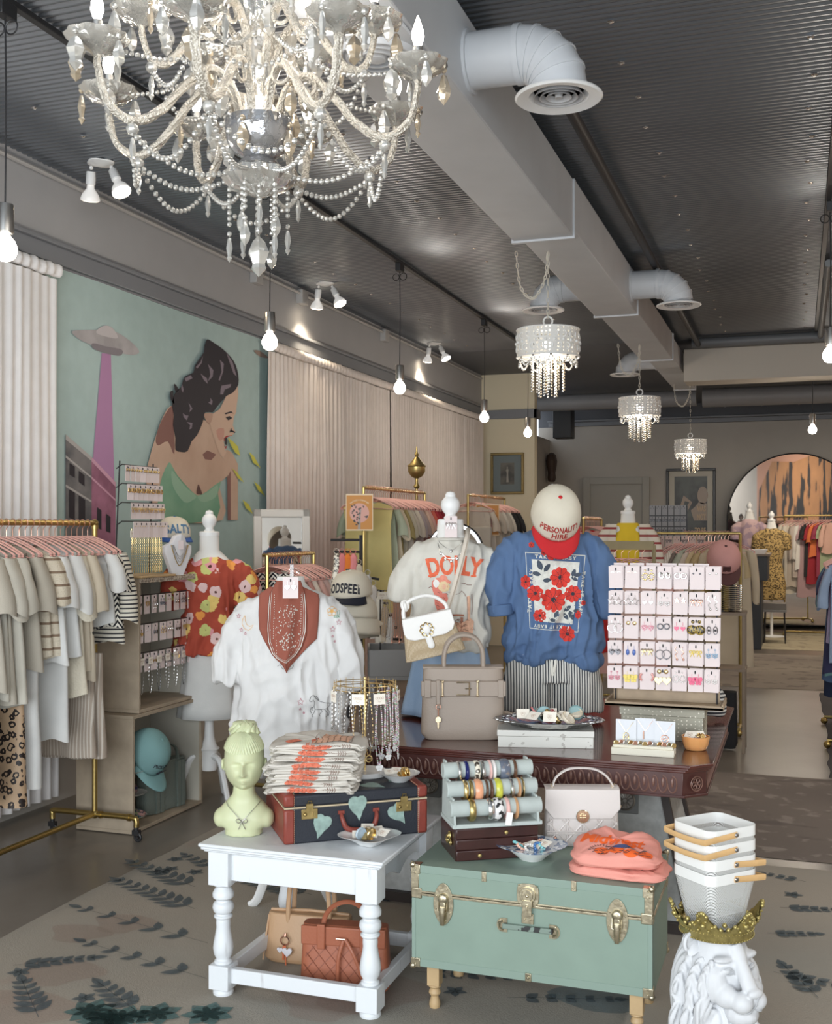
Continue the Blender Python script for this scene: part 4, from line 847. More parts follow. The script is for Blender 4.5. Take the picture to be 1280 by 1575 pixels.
# folded pink tees
PINKC = fab('salmon_pink_cotton', (.80,.33,.27)); ORG = mat('orange_script_print', (.85,.13,.02), .8); NAVP = mat('navy_print', (.06,.08,.2), .85)
dp = G(948, 1352, TT); 
for k, (lb, w_, d_, h_, dx, rz) in enumerate((('salmon pink folded tee, lower of two on the trunk', .30, .21, .034, .0, -.05), ('salmon pink folded tee with orange script and tiger print, upper of two on the trunk', .28, .22, .058, -.012, .12))):
    z0 = TT+.0005+(.034 if k else 0); c = V((dp.x+dx, dp.y+.085+.01*k, z0)); t = thing('folded_tee', lb, 't-shirt', c, rz, 'folded pink tees on the trunk')
    m = B()
    def f(u, v, w_=w_, d_=d_, h_=h_, k=k):
        a = 2*pi*u; ca, sa_ = cos(a), sin(a); X = w_/2*math.copysign(abs(ca)**.5, ca); Y = d_/2*math.copysign(abs(sa_)**.5, sa_)
        prof = [(0,0),(.95,0),(1.02,.2),(1.0,.55),(.92,.82),(.75,.95),(.4,1.0),(0,1.0)]; q = v*7; i = min(int(q), 6); q -= i; r_ = prof[i][0]*(1-q)+prof[i+1][0]*q; zz = prof[i][1]*(1-q)+prof[i+1][1]*q
        wv = nz(X*11+k*5, Y*8, 2.2); sl = (.62+.55*(Y*r_+d_/2)/d_) if k else 1; bump_ = 1+.28*(k)*gauss(X*r_+.08,.05)+.22*k*gauss(X*r_-.05,.05)
        wr = .012*abs(nz(X*20+k, Y*14, 7))+.006*nz(X*34, Y*30, 2); return (X*r_*(1+.09*nz(Y*12, zz*3, k)+.05*nz(Y*30, zz*5, 9)), Y*r_*(1+.10*nz(X*10, zz*3, 4)), h_*zz*sl*bump_*(1+.3*wv)-wr*zz)
    m.grid(f, 80, 34, cu=True); m.build('folded_cloth', PINKC, t, sm=75)
    pr = Print(bvh(m), T=M(((1,0,0,0),(0,.35,.94,0),(0,-.94,.35,0),(0,0,0,1)))@TR(0,0,0), mx=.008, off=.0013)
    # printed on the sloping front: project from above-front
    T_ = TR(0,0,0,0,R(-38)); pr = Print(bvh(m), T=T_, mx=.008, off=.0013)
    if k:
        vs, fs = text2d('Midwest', .066, bold=.0022, shear=.35, spacing=.95); vs = [(x*.92-.02, z+.044-x*.06) for x, z in vs]; pr.put('script_print', [(vs, fs)], ORG, t)
        bl = [poly2(disc2(-.045+.045*i, -.012+.008*sin(i*2), .024, .016, 14)) for i in range(4)]; pr.put('tiger_print', bl, ORG, t)
        ln = []; random.seed(4)
        for i in range(30): x = -.085+.175*random.random(); z = -.026+.034*random.random(); ln.append(line2([(x,z),(x+.008,z+.007*random.uniform(-1,1)),(x+.017,z+.004)], .0022))
        for i in range(14): a_ = pi*i/13; ln.append(line2([(-.045+.034*cos(a_),-.010+.022*sin(a_)),(-.045+.043*cos(a_),-.010+.03*sin(a_))], .002))
        pr.put('line_print', ln, INK, t); pr.put('navy_print', [poly2(disc2(.015,.010,.028,.008,14))], NAVP, t)
    else:
        pr.put('orange_print', [poly2([(-.115,-.025),(-.09,-.028),(-.085,.012),(-.105,.012)])], ORG, t); pr.put('navy_print', [poly2(disc2(.0,-.01,.035,.011,16))], NAVP, t)
        pr.put('line_print', [line2([(-.06+i*.02,-.018),(-.052+i*.02,-.004),(-.05+i*.02,.006)], .002) for i in range(8)], INK, t)
# ---------------- lion head with crown and baskets ----------------
PLW = mat('white_plaster', (.66,.67,.69), .55, bump=.06, bs=60)
lp_ = P(1102, 1500, 3.28); L0 = V((lp_.x, lp_.y, 0)); t = thing('lion_head_statue', 'white plaster lion head statue wearing a gold crown, right of the trunk', 'statue', L0, TH+R(27))
m = B(); m.T = TR(0,-.004,.034); m.ball((0,.0,.27), (.092,.10,.14), 28, 20); m.tube(smoothpts([(0,-.070,.355),(0,-.094,.31),(0,-.122,.268),(0,-.138,.245)], 4), [(.026,.024)]*4+[(.021,.022)]*4+[(.024,.020)]*5, 14, flat=(1,0,0))
for sg in (-1,1):
    m.ball((sg*.025,-.128,.212), (.034,.034,.030), 16, 12); m.ball((sg*.042,-.074,.322), (.038,.022,.012), 14, 8); m.ball((sg*.060,-.050,.25), (.040,.045,.06), 14, 10); m.ball((sg*.045,-.086,.292), (.019,.012,.011), 14, 10); m.ball((sg*.048,-.085,.222), (.034,.04,.036), 14, 10)
m.ball((0,-.156,.243), (.027,.014,.014), 14, 10); m.ball((0,-.120,.168), (.034,.032,.026), 14, 10); m.ball((0,-.10,.17), (.05,.05,.04), 14, 10)
vf = voxel(m, .0035, 8, .5); vf.build('face', PLW, t, sm=80)
m = B(); m.T = TR(0,-.004,.034)
for sg in (-1,1):
    m.tube(smoothpts([(sg*.066,-.078,.288),(sg*.046,-.098,.302),(sg*.030,-.098,.292),(sg*.022,-.096,.280)], 4), .0028, 6); m.tube(smoothpts([(sg*.062,-.080,.284),(sg*.045,-.095,.281),(sg*.028,-.096,.283)], 4), .0022, 6)
    for k in range(0): m.tube(smoothpts([(sg*(.014+.014*k),-.105+.012*k,.155),(sg*(.020+.016*k),-.110+.012*k,.10),(sg*(.016+.020*k),-.105+.012*k,.045),(sg*(.024+.020*k),-.10+.012*k,.012)], 4), [.010+.004*sin(i*.26) for i in range(13)], 7)
m.tube([(0,-.168,.236),(0,-.160,.212),(0,-.148,.196)], .0022, 5); m.tube(smoothpts([(-.048,-.125,.194),(-.025,-.152,.189),(0,-.148,.196),(.025,-.152,.189),(.048,-.125,.194)], 4), .0028, 6)
for k in range(7): m.tube([(-.021+.007*k,-.146+.0012*abs(k-3)**2,.166),(-.020+.0066*k,-.137+.0012*abs(k-3)**2,.150)], .0016, 5)
m.build('carved_lines', mat('plaster_grooves', (.50,.51,.53), .6), t)
m = B(); m.ball((0,.035,.21), (.116,.10,.20), 28, 20); m.box(-.09,-.05,0,.09,.12,.1)
random.seed(21)
for ring, (rad, yo, zc, rz_) in enumerate(((.092,-.045,.25,.135),(.108,-.012,.235,.15),(.115,.035,.215,.165))):
    for k in range(34):
        th = 2*pi*k/34+ring*.13
        if sin(th) > .62: continue
        x0, z0 = rad*cos(th), zc+rz_*sin(th); sw = .014*sin(k*1.7+ring); L_ = .15 if sin(th) > -.3 else .10
        pts = [(x0*.85, yo-.02, z0+.03), (x0*1.06+sw*.3, yo-.012, z0), (x0*1.16+sw, yo-.004, z0-L_*.35), (x0*1.10-sw, yo+.004, z0-L_*.7), (x0*1.18+sw, yo+.01, z0-L_)]
        m.tube(smoothpts([(p_[0], p_[1], max(.012, p_[2])) for p_ in pts], 4), [.004+.0075*sin(pi*min(1,(i+1)/17))**.6 for i in range(17)], 7)
m.ball((0,-.045,.13), (.085,.062,.115), 20, 14)
for k in range(13): x = -.066+.011*k; m.tube(smoothpts([(x*.8,-.098,.17),(x,-.112,.13),(x*1.15+.006*sin(k*2),-.105,.075),(x*1.2,-.095,.014)], 4), [.006+.005*sin(pi*i/13) for i in range(13)], 7)
voxel(m, .0035, 1, .3, lambda co, n: n*.0028*sin(co.x*330+co.y*150+9*nz(co.x*16, co.y*16, co.z*7))).build('mane', PLW, t, sm=60)
for sg in (-1,1):
    m = B(); m.T = TR(sg*.088, .0, .375, rx=-.1, ry=sg*.5)
    m.grid(lambda u, v: ((.03*(1-v*.55))*cos(2*pi*u), .016*sin(2*pi*u)-(.012*(1-abs(2*v-1)) if sin(2*pi*u) < 0 else 0)*-1, .055*v-.015), 20, 8, cu=True); m.ball((0,.006,.012), (.03,.012,.03), 14, 10)
    m.tube([(.030*cos(q), -.008, .03*sin(q)+.012) for q in [pi*i/14 for i in range(15)]], .006, 7); m.build('ear', PLW, t, sm=70)
GOLDP = mat('antique_gold_paint', (.45,.37,.14), .38, .75, var=.25, vs=60)
m = B(); rc = .103; zc = .415
m.lathe([(rc-.012,.0),(rc,.0),(rc+.003,.008),(rc+.004,.03),(rc+.006,.034),(rc-.006,.034),(rc-.012,.03),(rc-.012,0)], 60, (0,0,zc-.012))
for k in range(6):
    a0 = 2*pi*(k+.5)/6
    def cp(u, v, a0=a0):
        w_ = .44*(1-v*.55)*(1-.3*v*v); a_ = a0+(u-.5)*2*w_; rr = rc+.004+.022*v+.006*sin(pi*u); return (rr*cos(a_), rr*sin(a_), zc+.02+.06*v*(1-.35*abs(2*u-1)**2))
    m.grid(cp, 10, 8); m.grid(lambda u, v: (V(cp(1-u, v))*1.0-V((cos(a0), sin(a0), 0))*.008), 10, 8)
    for i in range(7):
        u = i/6; q = V(cp(u, 1 if .1 < u < .9 else .55)); m.ball(q, .0065, 8, 6)
    q = V(cp(.5,.35)); m.ball(q+V((cos(a0),sin(a0),0))*.002, .009, 10, 8)
    for i in range(6): q2 = V(cp(.5+.32*cos(i*pi/3), .35+.3*sin(i*pi/3))); m.ball(q2+V((cos(a0),sin(a0),0))*.003, .005, 6, 5)
    a1 = 2*pi*k/6; 
    for dx, dz in ((-.05,0),(.05,0),(0,.014)): m.ball(((rc+.006)*cos(a1+dx*2), (rc+.006)*sin(a1+dx*2), zc+.030+dz), .0075, 8, 6)
for zz in (zc-.008, zc+.012):
    for k in range(64): a_ = 2*pi*k/64; m.ball(((rc+.004)*cos(a_), (rc+.004)*sin(a_), zz), .0028, 5, 4)
cr = m.build('crown', GOLDP, t, sm=50); 
m = B(); m.lathe([(0,0),(rc-.01,0),(rc-.01,.004),(0,.004)], 32, (0,0,zc+.004)); m.build('crown_floor', DARK, cr)
MESHW = mat('white_perforated_steel', (.80,.80,.78), .5, pat=('mesh', 520, .40)); STW = mat('white_enamel_steel', (.84,.84,.82), .4); BAMB = mat('bamboo_strip', (.70,.44,.20), .45, var=.1, vs=14); RIV = mat('steel_rivet', (.35,.34,.33), .3, 1)
def rr2(w_, d_, r_, n=6):
    pts = []
    for cx_, cy_, a0 in ((w_-r_,d_-r_,0),(-w_+r_,d_-r_,pi/2),(-w_+r_,-d_+r_,pi),(w_-r_,-d_+r_,1.5*pi)):
        for i in range(n+1): a_ = a0+pi/2*i/n; pts.append((cx_+r_*cos(a_), cy_+r_*sin(a_)))
    return pts
bz0 = zc+.012; bk = P(1095, 1400, 3.28); brz = TH+R(28)
dsc = ['white mesh basket with bamboo handle, topmost of the nested four', 'white mesh basket, second from the top of the nested four', 'white mesh basket, third from the top of the nested four', 'white mesh basket, lowest of the nested four on the lion crown']
for k in range(4):
    z0 = bz0+(3-k)*.043; t = thing('mesh_basket', dsc[k], 'basket', (L0.x-.005, L0.y, z0), brz, 'nested mesh baskets'); H_ = .172; W0, D0, W1, D1 = .066,.060,.094,.084
    a_, b_, n_ = rr2(W0, D0, .022), rr2(W1, D1, .028), 28
    m = B(); vs = []; fs = []; R_ = 8
    for j in range(R_+1): q = j/R_; vs += [(a_[i][0]*(1-q)+b_[i][0]*q, a_[i][1]*(1-q)+b_[i][1]*q, .001+(H_-.03)*q) for i in range(28)]
    for j in range(R_): fs += [(j*28+i, j*28+(i+1) % 28, (j+1)*28+(i+1) % 28, (j+1)*28+i) for i in range(28)]
    fs.append(tuple(range(28))); m.add(vs, fs); m.build('mesh_wall', MESHW, t, sm=60)
    m = B(); bb = [(x*1.012, y*1.012) for x, y in b_]; vs = [(x, y, H_-.03) for x, y in bb]+[(x, y, H_) for x, y in bb]+[(x*.985, y*.985, H_) for x, y in bb]+[(x*.985, y*.985, H_-.03) for x, y in bb]
    fs = [(j*28+i, j*28+(i+1) % 28, ((j+1) % 4)*28+(i+1) % 28, ((j+1) % 4)*28+i) for j in range(4) for i in range(28)]; m.add(vs, fs); m.tube([(x, y, .002) for x, y in a_], .0022, 6, closed=True); m.build('rim_band', STW, t, sm=40)
    side = -1 if k in (0, 1) else 1; hp = []
    for i in range(33):
        q = i/32; a2 = pi*q; ex = W1+.006+ (0.030 if 1 else 0)
        y = -(D1+.006)*cos(a2)*1.0; y = max(-D1-.004, min(D1+.004, y*1.25)); x = side*(.0+(W1+.028)*min(1, sin(a2)*1.6)) if True else 0
        hp.append((x*1.0+side*-.005, y, H_-.018-(.016 if side > 0 else .014)*sin(a2)))
    m = B(); m.tube(hp, (.009,.0022), 8, flat=(0,0,1)); m.build('handle', BAMB, t)
    m = B()
    for sy in (-1,1):
        m.lathe([(0,.004),(.005,.003),(.007,0)], 12)
        for i in range(-36, 0): q = m.v[i]; m.v[i] = V((q.x, sy*(D1+.0075+q.z), H_-.018+q.y))
    m.build('rivet', RIV, t)
# ---------------- mahogany pedestal table ----------------
MAHT = mat('red_mahogany', (.085,.022,.016), .22, coat=.5, var=.3, vs=5, bump=.02, bs=20, bstretch=(1,6,1)); CARV = mat('carved_mahogany', (.075,.022,.018), .38, coat=.2, var=.2, vs=14)
BX0, BX1, BY0, BY1, BZ = -1.86, -.285, 4.0, 5.45, .76
t = thing('dining_table', 'carved red mahogany table with cut corners carrying the mannequins', 'table', (0, 0, 0))
c = .075; octo = [(BX0+c,BY0),(BX1-c,BY0),(BX1,BY0+c),(BX1,BY1-c),(BX1-c,BY1),(BX0+c,BY1),(BX0,BY1-c),(BX0,BY0+c)]
def inset(pl, d, cx=(BX0+BX1)/2, cy=(BY0+BY1)/2): return [(x-math.copysign(d, x-cx), y-math.copysign(d, y-cy)) for x, y in pl]
m = B(); m.prism(octo, BZ-.012, BZ); m.prism(inset(octo, .008), BZ-.022, BZ-.012); m.prism(inset(octo, .018), BZ-.032, BZ-.022); m.build('tabletop', MAHT, t, bev=.003)
m = B(); m.prism(inset(octo, .028), BZ-.115, BZ-.032); m.prism(inset(octo, .022), BZ-.122, BZ-.112); m.build('apron', CARV, t, bev=.002)
m = B()
for i in range(40):
    x = BX0+.14+i*(BX1-BX0-.28)/39; m.tube([(x+.016*cos(q), BY0+.027, BZ-.076+.030*sin(q)*-1) for q in [-.25*pi+1.5*pi*k/12-pi/4+pi*0 for k in range(13)]], .0028, 5); m.ball((x, BY0+.028, BZ-.07), (.006,.005,.018), 8, 6)
for i in range(34):
    y = BY0+.14+i*(BY1-BY0-.28)/33; m.tube([(BX1-.027, y+.016*cos(q), BZ-.076-.030*sin(q)) for q in [-pi/2+1.5*pi*k/12 for k in range(13)]], .0028, 5)
cc = V(((2*BX1-c)/2-.020, (2*BY0+c)/2+.022, BZ-.074)); dv = V((.7071,.7071,0))
m.tube([cc+dv*.026*cos(q)+V((0,0,.026*sin(q))) for q in [2*pi*k/24 for k in range(24)]], .0022, 5, closed=True)
for k in range(6): q = 2*pi*k/6; m.tube([cc+dv*(.012*cos(q)+.008*cos(p_))+V((0,0,.012*sin(q)+.008*sin(p_))) for p_ in [2*pi*j/10 for j in range(10)]], .0016, 4, closed=True)
m.build('carving', mat('worn_carving_edge', (.20,.10,.075), .4), t)
# silvered trestle base
SLVP = mat('silver_leaf_panel', (.50,.51,.50), .5, .45, var=.18, vs=26, bump=.08, bs=50); PDK = mat('dark_base_frame', (.055,.042,.038), .5)
for k, (xa, xb) in enumerate(((-.92,-.40),(-1.75,-1.23))):
    m = B(); ya, yb = 4.45, 5.0; zt = BZ-.12
    vs = [(xa,ya,.05),(xb,ya,.05),(xb,yb,.05),(xa,yb,.05),(xa+.13,ya+.08,zt),(xb-.13,ya+.08,zt),(xb-.13,yb-.08,zt),(xa+.13,yb-.08,zt)]
    m.add(vs, [(0,3,2,1),(4,5,6,7),(0,1,5,4),(1,2,6,5),(2,3,7,6),(3,0,4,7)]); ped = m.build('pedestal', SLVP, t, sm=0)
    m = B()
    for i in range(4): m.tube([V(vs[i]), V(vs[i+4])], .022, 4)
    m.box(xa-.03,ya-.03,0,xb+.03,yb+.03,.05); m.build('pedestal_frame', PDK, t, sm=0)
    m = B(); x = (xa+xb)/2-.005 if k else -.66; y = ya+.055; z = .50 
    m.T = TR(x, y, z, rx=-.13); m.cbox(0,-.005,0,.105,.012,.105); fr = m.build('medallion_plate', mat('grey_frame_paint', (.20,.21,.21), .5), t, bev=.003)
    m = B(); m.T = TR(x, y-.012, z, rx=-.13)@M(((1,0,0,0),(0,0,-1,0),(0,1,0,0),(0,0,0,1))); m.lathe([(0,.008),(.008,.008),(.010,.003),(.032,.003),(.036,.007),(.040,.004),(.041,0)], 32)
    for i in range(16): q = 2*pi*i/16; m.tube([(.011*cos(q),.011*sin(q),.004),(.031*cos(q),.031*sin(q),.005)], .0025, 5)
    m.build('medallion', mat('pewter', (.36,.34,.31), .4, .8), t)
m = B(); m.box(-1.7,4.68,.05,-.45,4.78,.13); m.build('stretcher', PDK, t, bev=.004)
# ---------------- mannequins ----------------
def knobtop(t, x, y, z, s_=1, mt=None):
    m = B(); m.lathe([(0.058,-.02),(.058,0),(.05,.005),(.03,.006),(.030,.012),(.022,.022),(.026,.03),(.038,.045),(.043,.065),(.040,.085),(.030,.098),(.022,.106),(.024,.111),(.018,.124),(0,.130)], 28, (x,y,z)); m.build('neck_finial', mt or WHITEP, t)
def pedestal_form(t, z_top, mt, r=.10, foot=0):
    m = B(); m.lathe([(.02,foot),(.02,foot+.02)], 16); 
    return m
def tee(t, rows, sleeves, mt, seed=0, vox=.0065, fold=.012, name='shirt', extra=None, p=.85, smooth=7, vert=1.0, hemwave=.01):
    m = B(); lo(rows, m, 36, p)
    for pts, rads in sleeves: m.tube(smoothpts(pts, 4), [rads[min(len(rads)-2, int(i/4))][0:2] and (lambda q, k: (rads[k][0]*(1-q)+rads[k+1][0]*q, rads[k][1]*(1-q)+rads[k+1][1]*q))((i/4) % 1 if i < 4*(len(pts)-1) else 1.0, min(int(i/4), len(rads)-2)) for i in range(4*(len(pts)-1)+1)], 16, flat=(1,0,0))
    if extra: extra(m)
    zb, zt = rows[0][0], rows[-1][0]
    def disp(co, n):
        h = 1-(co.z-zb)/(zt-zb); h = max(0, min(1, h)); wx = .06*nz(co.x*5, co.y*5, co.z*4+seed); dg_ = co.x*.55*(1 if co.x > 0 else -1)*h; r1 = nz(co.x*8+seed, co.y*9, co.z*2.0+seed*3); r2 = abs(nz((co.x+wx)*20+seed*2, co.y*15, (co.z+dg_)*4.5)); r4 = abs(nz((co.x+wx)*13+seed, co.y*9, (co.z+wx)*11)); r3 = nz(co.x*34, co.y*30, co.z*26)
        return n*(fold*(.45+h)*(r1*1.1+1.9*(.22-r2)+1.1*(.2-r4))+.0018*r3)
    v = voxel(m, vox, smooth, .5, disp); v.build(name, mt, t, sm=80); return v
SKINW = mat('white_linen_form', (.80,.79,.76), .8, bump=.05, bs=120)
FB = bpy.data.fonts
# cream tee mannequin
OFFW = fab('off_white_jersey', (.66,.635,.57)); DENIM = fab('light_blue_denim', (.25,.36,.52), pat=('soft', 9, (.35,.65), (1,1,.15)), c2=(.36,.47,.62)); REDP = mat('tomato_red_print', (.80,.16,.075), .8, var=.2, vs=60)
mp = P(693, 900, 4.95); t = thing('mannequin', 'white dress form with a turned finial and denim skirt, second from left on the mahogany table', 'mannequin', (mp.x, mp.y, BZ), TH)
t['label'] = 'white dress form with turned finial, right behind the taupe tote'
m = B(); lo([(.0,.10,.09,0),(.02,.10,.09,0),(.03,.03,.03,0),(.25,.03,.03,0),(.26,.13,.09,0),(.45,.12,.09,0),(.6,.15,.10,0),(.72,.155,.08,0),(.775,.10,.06,0),(.81,.062,.055,0),(.87,.058,.052,0)], m, 28, .9); m.build('torso', SKINW, t)
knobtop(t, 0, 0, .875)
s = thing('tee_shirt', 'cream tee with tomato red arched lettering on the left dress form', 't-shirt', t.location, TH)
sh = tee(s, [(.295,.165,.10,0),(.31,.185,.115,0),(.34,.195,.12,-.005),(.42,.18,.115,0),(.55,.175,.115,-.005),(.66,.18,.11,-.005),(.73,.175,.09,0),(.765,.14,.07,0),(.785,.10,.06,0),(.797,.066,.055,0)],
    [([(-.11,0,.745),(-.165,0,.69),(-.205,-.005,.60),(-.225,-.005,.515)], [(.045,.05),(.062,.065),(.070,.072),(.058,.072)]), ([(.11,0,.745),(.165,0,.69),(.20,-.005,.60),(.22,-.005,.505)], [(.045,.05),(.062,.065),(.070,.072),(.058,.072)])], OFFW, 1, fold=.018)
tr_ = bvh(sh); pr = Print(tr_, mx=.010)
m = B(); m.torus((0,-.008,.790), .072, .006, 40, 8); m.T = M.Identity(4); m.build('neck_rib', OFFW, s)
def serif(body, size, arc, bold, sx=1, dz=0): 
    vs, fs = text2d(body, size, bold, spacing=1.02); vs = [(x*sx, y) for x, y in vs]; vs = [((arc+y)*sin(x/arc), (arc+y)*cos(x/arc)-arc+dz) for x, y in vs] if arc else [(x, y+dz) for x, y in vs]; return vs, fs
L1 = serif('DOLLY', .112, .45, .0045, .66, .672); L1 = ([(x+.012, z) for x, z in L1[0]], L1[1])
slab = [poly2([(x-.012, z-.004),(x+.012, z-.004),(x+.012, z+.005),(x-.012, z+.005)]) for x, z in ((-.088,.628),(-.080,.700),(.098,.628))]
pr.put('lettering', [L1]+slab, REDP, s)
fig = [poly2(disc2(-.045,.590,.030,.030)), poly2([(-.075,.55),(-.02,.555),(-.008,.50),(-.03,.475),(-.06,.475),(-.072,.505)])]
pr.put('figure_print', fig+[poly2(disc2(-.062,.57,.02,.045,16,.3))], mat('rose_print', (.72,.22,.17), .85), s)
pr.put('hat_print', [poly2(disc2(-.035,.608,.036,.012,18,-.2)), poly2(disc2(-.035,.618,.018,.016))], mat('salmon_print', (.80,.30,.22), .85), s)
pr.put('hair_print', [poly2(disc2(-.032+.016*cos(q), .583+.014*sin(q), .010)) for q in [2*pi*k/9 for k in range(9)]], mat('straw_print', (.80,.62,.38), .85), s)
pr.put('face_print', [poly2(disc2(-.032,.583,.010,.012))], mat('face_print', (.80,.47,.33), .85), s)
pr.put('fence_print', [poly2([(-.075,.467),(.055,.462),(.055,.453),(-.075,.457)]), poly2([(-.05,.47),(.0,.47),(.0,.40),(-.05,.40)]), poly2([(.04,.45),(.052,.45),(.052,.36),(.04,.36)])], mat('umber_print', (.40,.17,.11), .85), s)
pr.put('rock_print', [poly2([(.0,.43),(.045,.425),(.085,.445),(.10,.43),(.09,.35),(.02,.345),(.0,.38)]), poly2([(.068,.54),(.078,.545),(.084,.53),(.082,.44),(.070,.44)])], PEACH, s)
random.seed(8); ln = []
for i in range(46): x = .0+.095*random.random(); z = .35+.09*random.random(); ln.append(line2([(x,z),(x+.008,z+.002),(x+.014,z-.001)], .0022))
for i in range(22): x = -.075+.08*random.random(); z = .46+.10*random.random(); ln.append(line2([(x,z),(x+.006,z+.008*random.uniform(-1,1)),(x+.011,z-.004)], .0018))
for pts in ([(-.10,.575),(-.09,.583),(-.082,.577)],[(.02,.55),(.035,.553),(.045,.565),(.058,.552),(.062,.54)],[(-.1,.55),(-.093,.543)],[(.068,.54),(.072,.49),(.070,.44)],[(.09,.55),(.094,.50),(.090,.46)],[(.04,.60),(.06,.597),(.07,.59),(.09,.59)]): ln.append(line2(pts, .0022))
pr.put('line_print', ln, mat('sepia_line', (.22,.10,.08), .9), s)
s = thing('denim_skirt', 'light blue denim skirt below the cream lettered tee, behind the taupe tote', 'skirt', t.location, TH)
m = B(); m.grid(lambda u, v: ((.145+.075*v+.012*v*cos(9*2*pi*u))*cos(2*pi*u), (.10+.055*v+.012*v*cos(9*2*pi*u+1))*sin(2*pi*u), .37-.355*v), 72, 12, cu=True); m.build('skirt', DENIM, s, solid=.003)
def fine_neck(lab, loc, rz, pts, mt, charms=(), r=.0013):
    n = thing('necklace', lab, 'necklace', loc, rz); m = B(); m.tube(smoothpts(pts, 6), r, 5); m.build('chain', mt, n)
    if charms:
        m = B()
        for c_ in charms: m.prism([(0,0)]*3, 0, 0) if 0 else m.ball(c_, (.007,.003,.007), 8, 6)
        m.build('charm', mt, n)
    return n
def on(tr_, x, z, off=.003, y0=-.6):
    h = tr_.ray_cast(V((x, y0, z)), V((0,1,0))); return (x, (h[0].y if h[0] else -.08)-off, z)
fine_neck('short fine silver necklace with a small bow on the cream lettered tee', t.location, TH, [(-.063,-.03,.805)]+[on(tr_, x, z) for x, z in ((-.05,.775),(-.025,.755),(0,.742),(.025,.756),(.05,.776))]+[(.063,-.03,.805)], SILVER, [on(tr_,0,.738)])
fine_neck('longer silver charm necklace with hearts and stars on the cream lettered tee', t.location, TH, [(-.064,-.02,.81)]+[on(tr_, x, z) for x, z in ((-.056,.765),(-.045,.735),(-.025,.712),(0,.704),(.025,.712),(.045,.735),(.056,.765))]+[(.064,-.02,.81)], SILVER, [on(tr_, x, z-.008, .004) for x, z in ((-.045,.735),(-.025,.712),(0,.702),(.025,.712),(.045,.735))])
